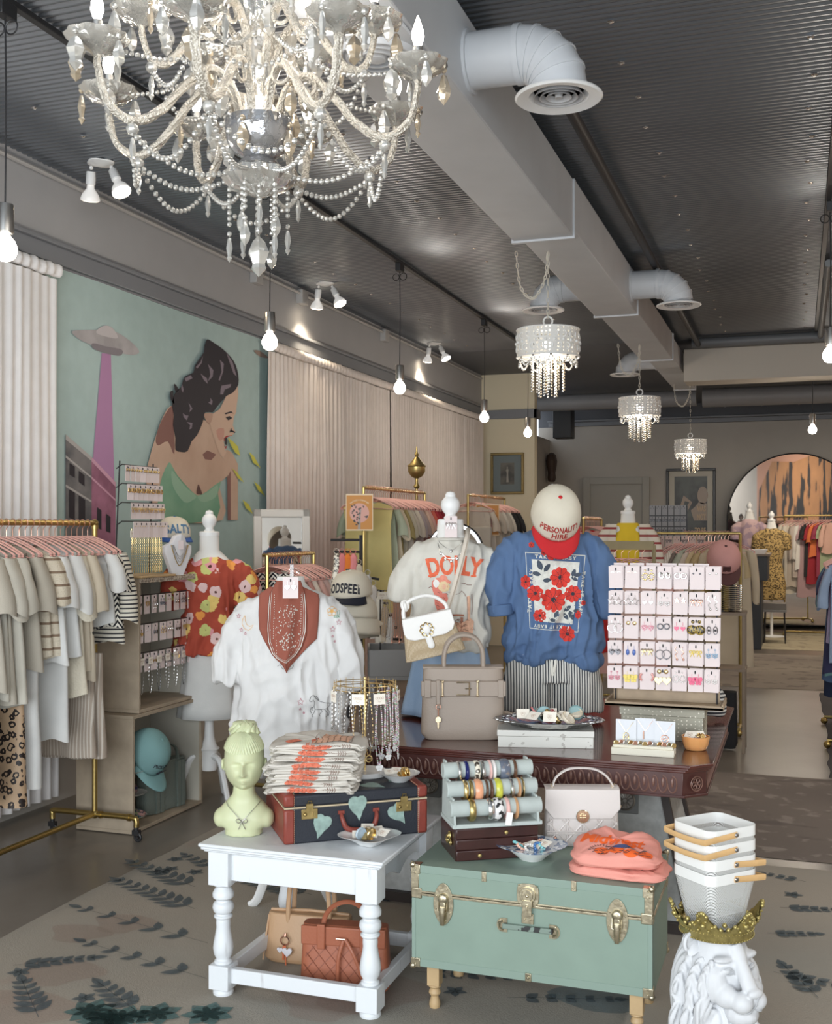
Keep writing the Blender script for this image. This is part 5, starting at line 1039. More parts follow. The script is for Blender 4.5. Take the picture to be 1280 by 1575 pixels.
def earcard(lab, loc, rz, kind=None, col=None, w_=.053, h_=.088, group=None, rx=0, hook=True, cm=None, solo=True):
    c_ = thing('earring_card', lab, 'earring card', loc, rz, group, rx=rx); m = B(); m.box(-w_/2,-.0008,-h_/2,w_/2,.0008,h_/2); m.build('card', cm or CARD, c_)
    if hook: m = B(); m.cbox(0,-.0014,h_/2-.012,.005,.001,.012); m.tube([(0,-.001,h_/2-.010),(0,-.006,h_/2-.013)], .002, 5); m.build('hook_slot', BLACK, c_)
    if not kind: return c_
    for sx in (-1,1):
        m = B(); X = sx*.0125; y = -.004; Z = .008
        def P2(poly, th=.003): T0 = m.T; m.T = M(((1,0,0,0),(0,0,-1,y),(0,1,0,0),(0,0,0,1))); m.prism(poly, 0, th); m.T = T0
        if kind == 'stud': m.ball((X,y,Z+.010), (.0035,.002,.0035), 8, 6)
        elif kind == 'tinyarc': m.torus((X,y,Z+.008), .006, .0009, 8, 4, 'y', .3, pi-.3)
        elif kind == 'bigstud': m.ball((X,y,Z+.010), (.008,.004,.008), 12, 8); m.torus((X,y-.002,Z+.010), .005, .0012, 12, 4, 'y')
        elif kind == 'hoop': m.torus((X,y-.002,Z), .0105, .0024, 20, 6, 'y')
        elif kind == 'bighoop': m.tube([(X,y,Z+.02),(X,y,Z+.008)], .0007, 4); m.torus((X,y-.002,Z-.010), .017, .0014, 24, 6, 'y'); m.ball((X,y-.002,Z-.029), .003, 6, 4)
        elif kind == 'twist': m.tube(smoothpts([(X-.004,y,Z+.012),(X+.008,y,Z+.004),(X+.006,y,Z-.008),(X-.006,y,Z-.004),(X-.004,y,Z+.012)], 4), .0034, 6)
        elif kind == 'heart': m.tube([(X,y,Z+.018),(X,y,Z+.004)], .0007, 4); P2(heart2(X, Z-.006, .0105))
        elif kind == 'heartframe': m.tube([(X,y,Z+.018),(X,y,Z+.004)], .0007, 4); m.tube([(p[0], y-.002, p[1]) for p in heart2(X, Z-.006, .011, 18)], .0026, 5, closed=True); P2(heart2(X, Z-.006, .005))
        elif kind == 'bigheart': m.ball((X*1.05,y,Z+.022), (.009,.004,.009), 12, 8); P2(heart2(X*1.25, Z-.012, .018), .006)
        elif kind == 'star': m.tube([(p[0], y-.002, p[1]) for p in star2(X*1.05, Z-.004, .017, 5, .45)], .0016, 5, closed=True); m.ball((X,y,Z+.018), .003, 6, 4)
        elif kind == 'starsolid': P2(star2(X, Z+.004, .012))
        elif kind == 'bow':
            for s2 in (-1,1): m.tube([(X+s2*.006+.005*cos(q), y-.002, Z+.004+.005*sin(q)) for q in [2*pi*i/10 for i in range(10)]], .0016, 5, closed=True); m.tube([(X,y-.002,Z+.002),(X+s2*.007,y-.002,Z-.016)], .0014, 5)
        elif kind == 'drop': m.tube([(X,y,Z+.020),(X,y,Z+.004)], .0007, 4); m.ball((X,y-.002,Z-.006), (.0065,.004,.012), 10, 8)
        elif kind == 'chandelier':
            m.ball((X,y,Z+.014), .0035, 6, 5); m.tube([(X,y,Z+.014),(X,y,Z-.004)], .001, 4)
            for dx, dz in ((-.006,-.012),(0,-.016),(.006,-.012),(-.007,-.004),(.007,-.004),(0,-.006)): m.ball((X+dx,y-.002,Z+dz), .004, 6, 5)
        elif kind == 'bfly':
            m.tube([(X,y,Z+.018),(X,y,Z)], .0007, 4); P2(disc2(X-.007,Z-.004,.008,.011,12,.5)); P2(disc2(X+.007,Z-.004,.008,.011,12,-.5)); P2(disc2(X-.005,Z-.018,.006,.007,10)); P2(disc2(X+.005,Z-.018,.006,.007,10))
        elif kind == 'eye': m.tube([(X,y,Z+.016),(X,y,Z+.004)], .0007, 4); m.tube([(X+.0075*cos(q), y-.002, Z-.010+.015*sin(q)) for q in [2*pi*i/14 for i in range(14)]], .0014, 5, closed=True); m.ball((X,y-.002,Z-.010), .0045, 8, 6)
        elif kind == 'chainy': m.tube(smoothpts([(X,y,Z+.022),(X-.005,y,Z+.010),(X+.005,y,Z),(X-.004,y,Z-.012),(X+.004,y,Z-.026)], 3), .0017, 5); m.ball((X+.003,y,Z-.028), .0045, 8, 5)
        elif kind == 'cuff': m.tube([(X*1.25+.010*cos(q)*sx, y-.003, Z-.002+.014*sin(q)) for q in [-1.3+2.6*i/10 for i in range(11)]], .0045, 6)
        elif kind == 'helmet': m.ball((X,y,Z+.022), (.007,.003,.007), 12, 6); m.ball((X*1.2,y-.003,Z-.010), (.020,.005,.019), 14, 10)
        elif kind == 'wreath': m.ball((X,y,Z+.020), .0038, 6, 5); [m.ball((X+.010*cos(q), y-.002, Z-.004+.013*sin(q)), .0036, 6, 4) for q in [2*pi*i/9 for i in range(9)]]
        elif kind == 'flower': [P2(disc2(X+.006*cos(q), Z+.006*sin(q), .0045, None, 8)) for q in [2*pi*i/5 for i in range(5)]]; m.ball((X,y-.004,Z), .003, 6, 4)
        m.build('earring', col or GOLD, c_)
    return c_
earcard('tall blush earring card hanging on the neck of the cream lettered mannequin', t.location+M.Rotation(TH,3,'Z')@V((.0,-.066,.845)), TH, 'bow', SILVER, .055, .095)
# ---------------- blue tee mannequin with cap and shorts ----------------
mp = P(850, 900, 4.90); t = thing('mannequin', 'dress form under the blue tee, cap and striped shorts on the mahogany table', 'mannequin', (mp.x, mp.y, BZ), TH)
m = B(); lo([(.0,.10,.09,0),(.02,.10,.09,0),(.03,.03,.03,0),(.22,.03,.03,0),(.24,.13,.09,0),(.45,.13,.09,0),(.6,.15,.10,0),(.74,.155,.08,0),(.80,.10,.06,0),(.84,.062,.055,0),(.90,.058,.052,0)], m, 28, .9); m.build('torso', SKINW, t); knobtop(t, 0, 0, .905)
BLUEC = fab('dusty_blue_jersey', (.095,.165,.31)); s = thing('tee_shirt', 'dusty blue knotted tee printed with red flowers on the right dress form', 't-shirt', t.location, TH)
def knot(m): m.ball((-.0,-.115,.31), (.035,.035,.03), 12, 8)
sh = tee(s, [(.275,.16,.10,0),(.285,.19,.125,0),(.33,.215,.135,-.005),(.42,.205,.125,0),(.56,.195,.12,-.005),(.68,.20,.115,-.005),(.76,.195,.09,0),(.80,.16,.075,0),(.825,.11,.065,0),(.838,.07,.058,0)],
    [([(-.12,0,.785),(-.185,0,.73),(-.225,-.01,.63),(-.235,-.01,.52),(-.225,-.01,.46)], [(.05,.05),(.070,.07),(.070,.075),(.062,.075),(.052,.07)]), ([(.12,0,.785),(.18,0,.73),(.225,-.01,.63),(.235,-.01,.52),(.225,-.01,.45)], [(.05,.05),(.070,.07),(.070,.075),(.062,.075),(.052,.07)])], BLUEC, 5, fold=.019,
    extra=lambda m: (m.ball((-.11,-.005,.275), (.095,.125,.040), 18, 10), m.ball((.115,-.005,.262), (.095,.125,.055), 18, 10)))
for sg in (-1,1): m = B(); m.tube([(sg*.232,-.01,.505),(sg*.226,-.01,.455)], [(.060,.078),(.058,.075)], 20, flat=(1,0,0)); m.build('rolled_cuff', BLUEC, s, bev=.006)
bt = bvh(sh); pr = Print(bt, mx=.011, T=TR(0,0,0)); WPR = mat('chalk_white_print', (.72,.72,.66), .9, var=.12, vs=80); FLR = mat('poppy_red_print', (.68,.045,.03), .85, var=.15, vs=50); LFP = mat('slate_leaf_print', (.07,.09,.12), .9)
tl = lambda px, py: ((px-850)*4.80/FP, 1.6-BZ+(HY-py)*4.80/FP)       # picture px on the chest
a, b, c2_, d2 = tl(804,849), tl(897,854), tl(884,972), tl(810,966)
def fr(a, b, c, d, w_): 
    ctr = ((a[0]+b[0]+c[0]+d[0])/4, (a[1]+b[1]+c[1]+d[1])/4); inn = [(p[0]+(ctr[0]-p[0])*w_, p[1]+(ctr[1]-p[1])*w_) for p in (a,b,c,d)]; o = [a,b,c,d]
    return o+inn, [(i, (i+1) % 4, 4+(i+1) % 4, 4+i) for i in range(4)]
pr.put('border_print', [fr(a,b,c2_,d2,.022)], WPR, s)
ia, ib, ic, id_ = tl(813,860), tl(887,865), tl(876,960), tl(818,954); pr.put('panel_print', [poly2([ia,ib,ic,id_])], WPR, s)
tv = []
def tword(word, x, z, rot, size=.021):
    vs, fs = text2d(word, size, .0009, spacing=1.45); c_, s2 = cos(rot), sin(rot); tv.append(([(x+p[0]*c_-p[1]*s2, z+p[0]*s2+p[1]*c_) for p in vs], fs))
q = tl(850,857.5); tword('TAKE IT EASY', q[0], q[1], -.05); q = tl(844,963); tword('TAKE IT EASY', q[0], q[1], pi-.07, .018); q = tl(890,912); tword('TAKE IT EASY', q[0], q[1], -pi/2-.11, .022); q = tl(811.5,908); tword('TAKE IT EASY', q[0], q[1], pi/2-.06, .022)
pr.put('lettering', tv, WPR, s)
lv = []
def lf2(px, py, rot, s_): x, z = tl(px, py); lv.append(poly2([(x+s_*(p*cos(rot)-w2*sin(rot)), z+s_*(p*sin(rot)+w2*cos(rot))) for p, w2 in ((-1,0),(-.5,.42),(.1,.5),(.7,.3),(1,0),(.7,-.3),(.1,-.5),(-.5,-.42))]))
for q in ((825,869,1.9,.024),(836,873,.9,.022),(820,882,2.9,.020),(836,892,.1,.020),(878,881,1.2,.018),(884,884,.3,.018),(879,890,-.5,.016),(868,936,.7,.020),(874,946,-1.2,.022),(882,939,0,.017),(850,944,1.0,.018),(845,953,-.2,.016),(866,948,2.2,.018)): lf2(*q)
pr.put('leaf_print', lv, LFP, s)
fl = []; ce = []; ln = []
def flower(px, py, r, n=9, sq=1.0):
    x, z = tl(px, py); pts = []
    for i in range(n*6): a_ = 2*pi*i/(n*6); rr = r*(.90+.10*abs(sin(n*a_/2))*1.6-.06); pts.append((x+rr*cos(a_), z+rr*sin(a_)*sq))
    fl.append(poly2(pts)); ce.append(poly2(star2(x, z, r*.30, 12, .55)))
    for i in range(n): a_ = 2*pi*i/n; ln.append(line2([(x+r*.3*cos(a_), z+r*.3*sin(a_)*sq), (x+r*.85*cos(a_+.08), z+r*.85*sin(a_+.08)*sq)], .0014))
for q in ((857,888,.047,9),(846,922,.054,10),(876,913,.038,9),(818,912,.036,8),(825,946,.028,7),(843,854,.021,7),(867,974,.034,8),(804,895,.022,6,1.4),(814,838,.013,6),(893,927,.012,6),(884,945,.012,6,1.6),(832,850,.013,6)): flower(*q)
pr.put('flower_print', fl, FLR, s); pr.put('flower_centre_print', ce+ln, INK, s)
STRP = fab('black_white_ticking', (.70,.68,.63), pat=('band','X',88,.42), c2=(.05,.055,.065)); s = thing('striped_shorts', 'black and white ticking-stripe shorts with a cream drawstring under the blue tee', 'shorts', t.location, TH)
m = B()
for sg in (-1,1):
    rows = [(-.0+.035,.105,.11,0),(.06,.108,.112,0),(.15,.105,.11,0),(.25,.090,.10,0),(.29,.080,.09,0)]
    m.T = TR(sg*.108, 0, 0); lo([(z, a_+.012*(1-z/.3), b_, yo) for z, a_, b_, yo in rows], m, 30, .9)
m.T = M.Identity(4); lo([(.17,.20,.115,0),(.25,.185,.105,0),(.29,.15,.09,0),(.30,.14,.085,0)], m, 36, .9)
v = voxel(m, .0075, 4, .5, lambda co, n: n*(.011*abs(nz(co.x*22, co.y*14, co.z*2.5))*(1.4-co.z*2)+.004*nz(co.x*12,co.y*9,co.z*9))); v.build('shorts', STRP, s, sm=80); tt = bvh(v)
m = B()
for pts in ([on(tt,-.004,.31),on(tt,-.012,.285,.006),on(tt,-.018,.25,.006),on(tt,-.014,.20,.005)],[on(tt,0,.31),on(tt,.012,.30,.01),on(tt,.02,.285,.008)],[on(tt,0,.31),on(tt,-.002,.26,.008),on(tt,-.010,.215,.006)]): m.tube(smoothpts(pts, 5), (.006,.002), 7, flat=(1,0,0))
m.build('drawstring', fab('cream_cotton_tape', (.80,.77,.68)), s)
fine_neck('short turquoise bead necklace half hidden under the cap brim', t.location, TH, [on(bt, x, z, .004) for x, z in ((-.05,.79),(-.03,.772),(0,.765),(.03,.772),(.05,.79))], mat('bead_turq'), r=.004)
# caps
def cap(name, lab, loc, rz, rx, crown, brim, text=None, tcol=None, button=None, tsize=.03, arc=.09, brimdn=.6, L=.075, h=.105, twoline=None, under=None, s_=1.0, group=None, sandwich=None):
    c_ = thing(name, lab, 'cap', loc, rz, group, rx=rx); c_.scale = (s_, s_, s_); a, b = .086, .100; m = B()
    def f(u, v):
        q = 2*pi*u; t_ = v*pi/2; k = sin(t_)**.75 if v > 0 else 0; z = h*cos(t_)**.85 if v < 1 else 0; return (a*k*cos(q), b*k*sin(q)*(1.0+.05*(sin(q) < 0)), z)
    m.grid(f, 48, 16, cu=True); nn = len(m.v); tree = bvh(m); m.build('crown', crown, c_, sm=60, solid=.0025)
    m2 = B()
    for q in [pi*i/3+pi/6 if 0 else pi/3*i+pi/2 for i in range(6)]:
        m2.tube([V(f((q % (2*pi))/(2*pi), v/10))*1.01 for v in range(0, 11)], .0009, 4)
    m2.build('seams', crown, c_)
    def br(u, v):
        q = -pi*.88+pi*.76*u; x0, y0 = a*cos(q), b*sin(q)*1.05; L_ = L*sin(pi*u)**.55 if 0 < u < 1 else 0; x1 = x0*1.02; y1 = y0-L_*v; return (x0*(1+.06*v), y1, .002-brimdn*(x0*x0)*4.2*v*1.2-.10*L_*v)
    m = B(); m.grid(br, 26, 8); m.build('brim', brim, c_, sm=70, solid=.004)
    m = B(); m.torus((0,0,.002), 1, .001, 8, 4) if 0 else None
    if button is not None: m = B(); m.ball((0,0,h+.001), (.0075,.0075,.004), 12, 6); m.build('button', button, c_)
    if text:
        pr = Print(tree, mx=.008, off=.0022)
        sh_ = []
        for i, ln_ in enumerate(text):
            vs, fs = text2d(ln_[0], ln_[1], ln_[3] if len(ln_) > 3 else .0012, spacing=1.05, sx=.62 if len(ln_) < 5 else ln_[4]); A = arc
            sh_.append(([(x, z+ln_[2]-x*x*2.0*(arc)) for x, z in vs], fs))
        pr.put('lettering', sh_, tcol, c_)
    return c_
CRM = fab('cream_twill', (.72,.66,.54)); REDT = fab('red_twill', (.55,.02,.025)); REDL = mat('dark_red_thread', (.42,.05,.04), .7); NAVT = fab('navy_twill', (.012,.015,.03)); BLUT = fab('cobalt_twill', (.03,.10,.36))
cp_ = P(855, 795, 4.80); cap('baseball_cap', 'cream baseball cap with red brim and red lettering on the right mannequin', cp_+M.Rotation(TH,3,'Z')@V((0,.02,.0)), TH+.06, R(56), CRM, REDT, [('PERSONALITY', .031, .058, .0011, .66), ('HIRE', .031, .030, .0011, .85)], REDL, REDT, s_=1.24, h=.118, arc=1.3, L=.068)
# ---------------- white tee mannequin with bandana ----------------
WJ = fab('bright_white_slub_cotton', (.70,.69,.68), bump=.2, bstretch=(1,1,6)); mp = P(447, 1000, 4.55)
t = thing('mannequin', 'white floor-standing dress form under the embroidered tee, behind the white table', 'mannequin', (mp.x, mp.y, 0), TH)
m = B(); m.lathe([(.03,.62),(.028,.5),(.022,.35),(.03,.3),(.045,.27),(.045,.18),(.03,.16)], 20); m.build('pole', WHITEP, t)
for k in range(3): a_ = 2*pi*k/3+.5; m = B(); m.tube(smoothpts([(.03*cos(a_),.03*sin(a_),.24),(.10*cos(a_),.10*sin(a_),.20),(.17*cos(a_),.17*sin(a_),.05),(.21*cos(a_),.21*sin(a_),.012)], 5), (.014,.02), 8); m.build('leg', WHITEP, t)
m = B(); lo([(.60,.14,.10,0),(.8,.14,.10,0),(1.0,.13,.10,0),(1.15,.16,.11,0),(1.27,.16,.09,0),(1.33,.11,.06,0),(1.37,.06,.055,0),(1.40,.055,.05,0)], m, 28, .9); m.build('torso', SKINW, t)
s = thing('tee_shirt', 'oversized white tee embroidered with a horse, moon and flower on the front mannequin', 't-shirt', t.location, TH)
sh = tee(s, [(.615,.225,.125,0),(.64,.235,.13,0),(.80,.228,.125,0),(.95,.222,.125,-.005),(1.10,.222,.125,-.005),(1.20,.225,.11,-.005),(1.27,.205,.09,0),(1.315,.15,.075,0),(1.34,.10,.065,0)],
    [([(-.13,0,1.275),(-.20,0,1.20),(-.245,-.01,1.08),(-.262,-.01,.965)], [(.06,.05),(.075,.07),(.070,.075),(.055,.075)]), ([(.13,0,1.275),(.20,0,1.20),(.235,-.01,1.08),(.250,-.01,.95)], [(.06,.05),(.075,.07),(.070,.075),(.055,.075)])], WJ, 9, fold=.021)
wt = bvh(sh); pr = Print(wt, mx=.010); tl = lambda px, py: ((px-447)*4.45/FP, 1.6+(HY-py)*4.45/FP)
def tp(pts): return [tl(x, y) for x, y in pts]
THP = mat('plum_thread', (.45,.08,.14), .7); THB = mat('dark_thread', (.05,.045,.05), .7); THO = mat('ochre_thread', (.75,.42,.12), .7); THG = mat('green_thread', (.08,.28,.14), .7)
stars = []
for x, y, r in ((369,949,3.5),(374,970,3.5),(381,975,2.5),(525,958,4.5),(516,968,4.5),(516,979,2),(519,987,1.8),(468,1078,5.5),(467.5,1089,2),(472.5,1095,2)):
    c0 = tl(x, y); q = star2(c0[0], c0[1], r*.0026); stars.append(line2(q+[q[0]], .0017))
pr.put('star_embroidery', stars, THP, s)
mo = [(379,948),(376,953),(375,960),(379,967),(386,970),(391,966),(394,961),(388,964),(383,961),(380,955),(379,948)]; pr.put('moon_embroidery', [line2(tp(mo), .0018)], THO, s)
c0 = tl(514,941); fo = []
for k in range(5): a_ = 2*pi*k/5+.3; q = disc2(c0[0]+.011*cos(a_), c0[1]+.011*sin(a_), .0085); fo.append(line2(q+[q[0]], .0017))
fo.append(poly2(disc2(c0[0], c0[1], .0065))); pr.put('flower_embroidery', fo, THO, s)
pr.put('stem_embroidery', [line2(tp([(517,947),(522,950),(526,949)]), .0017), line2(tp([(523,948),(522,942),(525,940),(526,944),(524,949)]), .0017), line2(tp([(517,950),(521,947),(526,951),(521,951),(517,950)]), .0017)], THG, s)
ho = [[(481,1077),(483,1071),(487,1068),(489,1071),(493,1076),(497,1079),(505,1080),(511,1081),(512,1084),(509,1088)],[(481,1077),(485,1078),(487,1075),(489,1079),(488,1085),(489,1089),(497,1091),(504,1090),(509,1088)],[(488,1086),(483,1088),(482,1092),(484,1096)],[(490,1089),(488,1095),(485,1099),(486,1102)],[(498,1090),(500,1094),(496,1098),(497,1101)],[(504,1090),(507,1094),(509,1099),(506,1102)],[(508,1089),(511,1095),(509,1102)],[(512,1083),(516,1081),(515,1088),(513,1091)],[(488,1069),(492,1071),(495,1077)],[(486,1087),(484,1090),(487,1092)]]
pr.put('horse_embroidery', [line2(tp(h_), .0017) for h_ in ho], THB, s)
pr.put('boot_embroidery', [line2(tp([(433,1023),(437,1020),(441,1027),(451,1028),(456,1026),(457,1021)]), .0017)], THB, s)
BAN = fab('rust_bandana_cotton', (.30,.09,.06)); s = thing('bandana', 'rust bandana with white paisley border draped around the neck of the white tee', 'bandana', t.location, TH)
ok_ = lambda px, py, off: on(wt, *tl(px, py), off)
def drape(outline_l, outline_r, off, folds, ph=0):
    # rows from top to bottom between left and right outline points, lifted off the shirt
    m = B(); n = len(outline_l)
    def f(u, v):
        k = v*(n-1); i = min(int(k), n-2); q = k-i; l = (outline_l[i][0]*(1-q)+outline_l[i+1][0]*q, outline_l[i][1]*(1-q)+outline_l[i+1][1]*q); r = (outline_r[i][0]*(1-q)+outline_r[i+1][0]*q, outline_r[i][1]*(1-q)+outline_r[i+1][1]*q)
        x, z = tl(l[0]*(1-u)+r[0]*u, l[1]*(1-u)+r[1]*u+ (sin(pi*u)*6 if v > .1 else 0)*(v)); h = wt.ray_cast(V((x, -.6, min(z, 1.30))), V((0,1,0))); y = h[0].y if h[0] else -.07
        return (x, y-off-.012*sin(pi*u)-folds*(.5+.5*sin(u*11+ph+v*3))*sin(pi*u)**.5, z)
    m.grid(f, 34, 26); return m
m = drape([(418,903),(401,915),(401,945),(404,968),(412,985),(425,1005),(446,1026)], [(470,903),(495,915),(494,960),(492,982),(480,993),(466,1008),(449,1027)], .006, .004); m.build('cloth', BAN, s, solid=.0015)
m = drape([(430,893),(418,915),(416,950),(418,985),(424,1003),(434,1014),(447,1020)], [(467,893),(474,915),(477,950),(477,975),(470,995),(461,1008),(449,1021)], .018, .010, 1); m.build('front_fold', BAN, s, solid=.0015); bt2 = bvh(m); pr = Print(bt2, mx=.010, off=.0022)
for dx, w_ in ((0,.0028),(3,.0012)): pr.put('border_print', [line2(tp([(420+dx,905),(418+dx,930),(418+dx,960),(420+dx,985),(427+dx,1003),(436+dx*.6,1011-dx*.4),(448,1016-dx),(461-dx*.6,1005-dx*.4),(469-dx,992),(475-dx,970),(475-dx,940),(472-dx,910)]), w_)], WPR, s)
dots = []
for i in range(26):
    dots.append(poly2(disc2(*tl(427+.12*i*(i > 18)*2, 915+i*3.6 if i < 22 else 994+(i-21)*4), .0016, None, 8))); dots.append(poly2(disc2(*tl(468-(0 if i < 18 else (i-18)*2.2), 915+i*3.6), .0016, None, 8)))
random.seed(6)
for i in range(150):
    x = random.gauss(447, 9); y = random.uniform(930, 998); dots.append(poly2(star2(*tl(x, y), random.uniform(.0015,.0045), 4, .4, random.random()*3)))
pr.put('paisley_print', dots, WPR, s)
# earring card and hook at the neck
kz = M.Rotation(TH,3,'Z'); c_ = earcard('blush earring card with heart and gold flower drops above the bandana', P(447, 904, 4.30), TH+.05, 'heart', SILVER, .060, .082)
t2 = thing('acrylic_hanger', 'clear hook with thin wire holding the card above the bandana', 'hook', P(449, 882, 4.33), TH); m = B(); m.box(-.007,-.003,-.045,.007,.003,.035); m.build('clip', mat('clear_acrylic', (.8,.8,.8), .1, tr=.8), t2)
m = B(); m.tube(smoothpts([(-.008,0,-.04),(-.022,0,-.01),(-.012,0,.012),(.002,0,.018)], 5), .0012, 5); m.tube(smoothpts([(0,0,.015),(.02,0,.018),(.03,0,.0),(.018,0,.006)], 5), .0012, 5); m.build('wire', SILVER, t2)
# ---------------- woven shoulder bag, taupe tote ----------------
STRW = mat('woven_straw', (.50,.38,.24), .8, pat=('dots', 190, .38, .1), c2=(.68,.57,.41), bump=.6, bs=260); WLT = mat('white_leather', (.82,.80,.77), .4, bump=.03, bs=80)
wp = P(662, 972, 4.62); t = thing('shoulder_bag', 'straw shoulder bag with white flap and gold flower clasp hanging on the cream tee', 'handbag', wp, TH); t.rotation_euler = (0, R(-13), TH)
m = B(); m.T = TR(0,0,-.10); 
def wb(u, v):
    a = 2*pi*u; ca, sa_ = cos(a), sin(a); w_ = .128-.028*v; return (w_*math.copysign(abs(ca)**.3, ca), (.048-.018*v)*math.copysign(abs(sa_)**.4, sa_), .175*v)
m.grid(wb, 40, 10, cu=True); n0 = len(m.v)-11*40; m.f += [tuple(n0+i for i in range(39,-1,-1)), tuple(n0+400+i for i in range(40))]; m.mi += [0,0]; m.build('body', STRW, t, bev=.004)
m = B(); m.T = M(((1,0,0,0),(0,0,-1,-.040),(0,1,0,0),(0,0,0,1))); m.prism([(-.104,.078),(-.108,.02),(-.10,-.005),(-.07,-.018),(.06,-.018),(.095,-.005),(.108,.02),(.104,.078)], 0, .007); m.T = M.Identity(4); m.box(-.104,-.045,.072,.104,.035,.079); m.build('flap', WLT, t, bev=.003)
m = B(); m.tube(smoothpts([(-.095,-.01,.08),(-.088,-.01,.115),(-.06,-.01,.145),(0,-.01,.155),(.05,-.01,.14),(.085,-.01,.105),(.09,-.01,.08)], 5), .0085, 10)
for k in range(4): m.torus((-.078,-.01,.125+.004*k), .012, .008, 12, 8, 'y' if k % 2 else 'x')
m.build('handle', WLT, t)
m = B()
for k in range(8): a_ = 2*pi*k/8; m.torus((-.012+.021*cos(a_), -.052, .018+.021*sin(a_)), .008, .0024, 12, 5, 'y')
m.build('flower_clasp', GOLD, t)
m = B(); m.ball((-.012,-.052,.018), (.017,.004,.021), 14, 8); m.tube([(-.012,-.05,-.01),(-.008,-.05,-.05)], (.014,.004), 10, flat=(1,0,0)); m.ball((-.008,-.05,-.05), (.014,.004,.014), 12, 8); m.build('clasp_tab', WLT, t)
Tinv = (M.Translation(wp)@Euler((0, R(-13), TH)).to_matrix().to_4x4()).inverted(); lc = lambda px, py, d: Tinv@P(px, py, d)
m = B(); m.tube(smoothpts([lc(684,955,4.62), lc(686,940,4.66), lc(697,905,4.73), lc(708,865,4.76), lc(717,828,4.80), lc(719,815,4.88), lc(719,812,4.97)], 5), (.0075,.002), 8, flat=(1,0,0)); m.tube(smoothpts([lc(684,955,4.62), lc(689,940,4.68), lc(701,905,4.75), lc(712,865,4.78), lc(720,828,4.82), lc(722,816,4.88), lc(722,813,4.97)], 5), (.006,.002), 8, flat=(1,0,0)); m.torus(lc(684,956,4.61), .010, .003, 14, 6, 'x'); m.build('strap', mat('ivory_strap', (.68,.61,.52), .6), t)
TAUP = mat('taupe_leather', (.34,.275,.225), .5, bump=.1, bs=150, var=.03)
a_, b_ = G(634, 1139, BZ), G(768, 1139, BZ); t = thing('tote_bag', 'large taupe leather tote with belt and gold buckle on the mahogany table', 'handbag', ((a_.x+b_.x)/2+.01, (a_.y+b_.y)/2+.065, BZ), atan2(b_.y-a_.y, b_.x-a_.x))
Wb = (b_-a_).length*.98; Hb = .285; m = bagbody(B(), Wb, .13, Hb, .8); m.build('body', TAUP, t, bev=.004)
yb = -.066; m = B(); m.box(-Wb/2+.002,yb-.004,.175,Wb/2-.002,yb+.012,.235)
for x0, x1 in ((-.155,-.128),(.135,.158)): m.box(x0, yb-.007, .17, x1, yb+.01, .24)
m.box(-.108,yb-.008,.14,-.092,yb+.01,.24); m.build('belt', TAUP, t, bev=.003)
m = B()
for x in (-.083,.055): m.tube([(x,yb-.011,.18),(x,yb-.011,.235)], .0035, 8); m.ball((x,yb-.010,.235), .006, 8, 6); m.ball((x,yb-.010,.18), .006, 8, 6)
m.tube([(-.028,yb-.011,.232),(.022,yb-.011,.232),(.022,yb-.011,.182),(-.028,yb-.011,.182)], .0032, 8); m.tube([(.006,yb-.012,.207),(.03,yb-.012,.207)], .002, 6); m.build('buckle', mat('pale_gold'), t)
m = B(); m.torus((-.10,yb-.010,.135), .009, .002, 16, 6, 'y'); m.tube([(-.10,yb-.010,.126),(-.10,yb-.010,.10)], .003, 8); kf = m.build('key_fob', ROSEG, t)
m = B(); m.T = M(((1,0,0,-.10),(0,0,-1,yb-.008),(0,1,0,.085),(0,0,0,1))); m.prism(disc2(0,0,.012,.013,16), 0, .003); m.prism([(-.004,-.01),(.004,-.01),(.004,-.035),(-.004,-.035)], 0, .003); m.prism([(-.002,.006),(.012,.006),(.012,-.010),(-.002,-.010)], -.003, 0); m.build('padlock_and_key', mat('pale_gold'), kf, bev=.001)
for yy in (-.03,.03):
    m = B(); m.tube(smoothpts([(-.072,yy,.255),(-.076,yy,.32),(-.062,yy,.375),(-.03,yy,.405),(.01,yy,.413),(.05,yy,.398),(.076,yy,.355),(.08,yy,.30),(.078,yy,.255)], 5), .0088, 10); m.build('handle', TAUP, t)
m = B(); m.box(-Wb/2+.008,-.045,Hb-.004,Wb/2-.008,.045,Hb+.004); m.build('top_closure', TAUP, t, bev=.003)
# ---------------- box with platter ----------------
a_, b_ = G(766, 1149, BZ), G(913, 1152, BZ); L_ = (b_-a_).length; ang = atan2(b_.y-a_.y, b_.x-a_.x)
t = thing('storage_box', 'low white printed box under the silver platter', 'box', a_, ang); WBX = mat('white_toile_paper', (.74,.73,.68), .6, pat=('blot', 34, .64, 2), c2=(.52,.50,.46), var=.06)
m = B(); m.box(0,0,0,L_,.20,.042); m.build('box_base', WBX, t, bev=.002); m = B(); m.box(-.003,-.003,.043,L_+.003,.203,.066); m.build('lid', WBX, t, bev=.002)
pc = a_+V((cos(ang)*L_/2+.0, .105, .0665)); t = thing('platter', 'oval embossed silver platter heaped with carded bracelets', 'platter', pc, ang)
SILV2 = mat('tarnished_silver', (.50,.49,.48), .25, 1, var=.25, vs=30, bump=.15, bs=60); m = B(); m.T = TR(s=(1,.55,1))
m.lathe([(.09,0),(.10,.004),(.15,.012),(.165,.022),(.20,.028),(.212,.032),(.208,.034),(.165,.026),(.14,.016),(0,.010)], 64, lob=16, la=.03)
for k in range(30):
    a2 = 2*pi*k/30
    if abs(cos(a2)) > .55: m.ball((.198*cos(a2), .198*sin(a2), .034), (.016,.016,.006), 8, 5)
m.build('platter_body', SILV2, t)
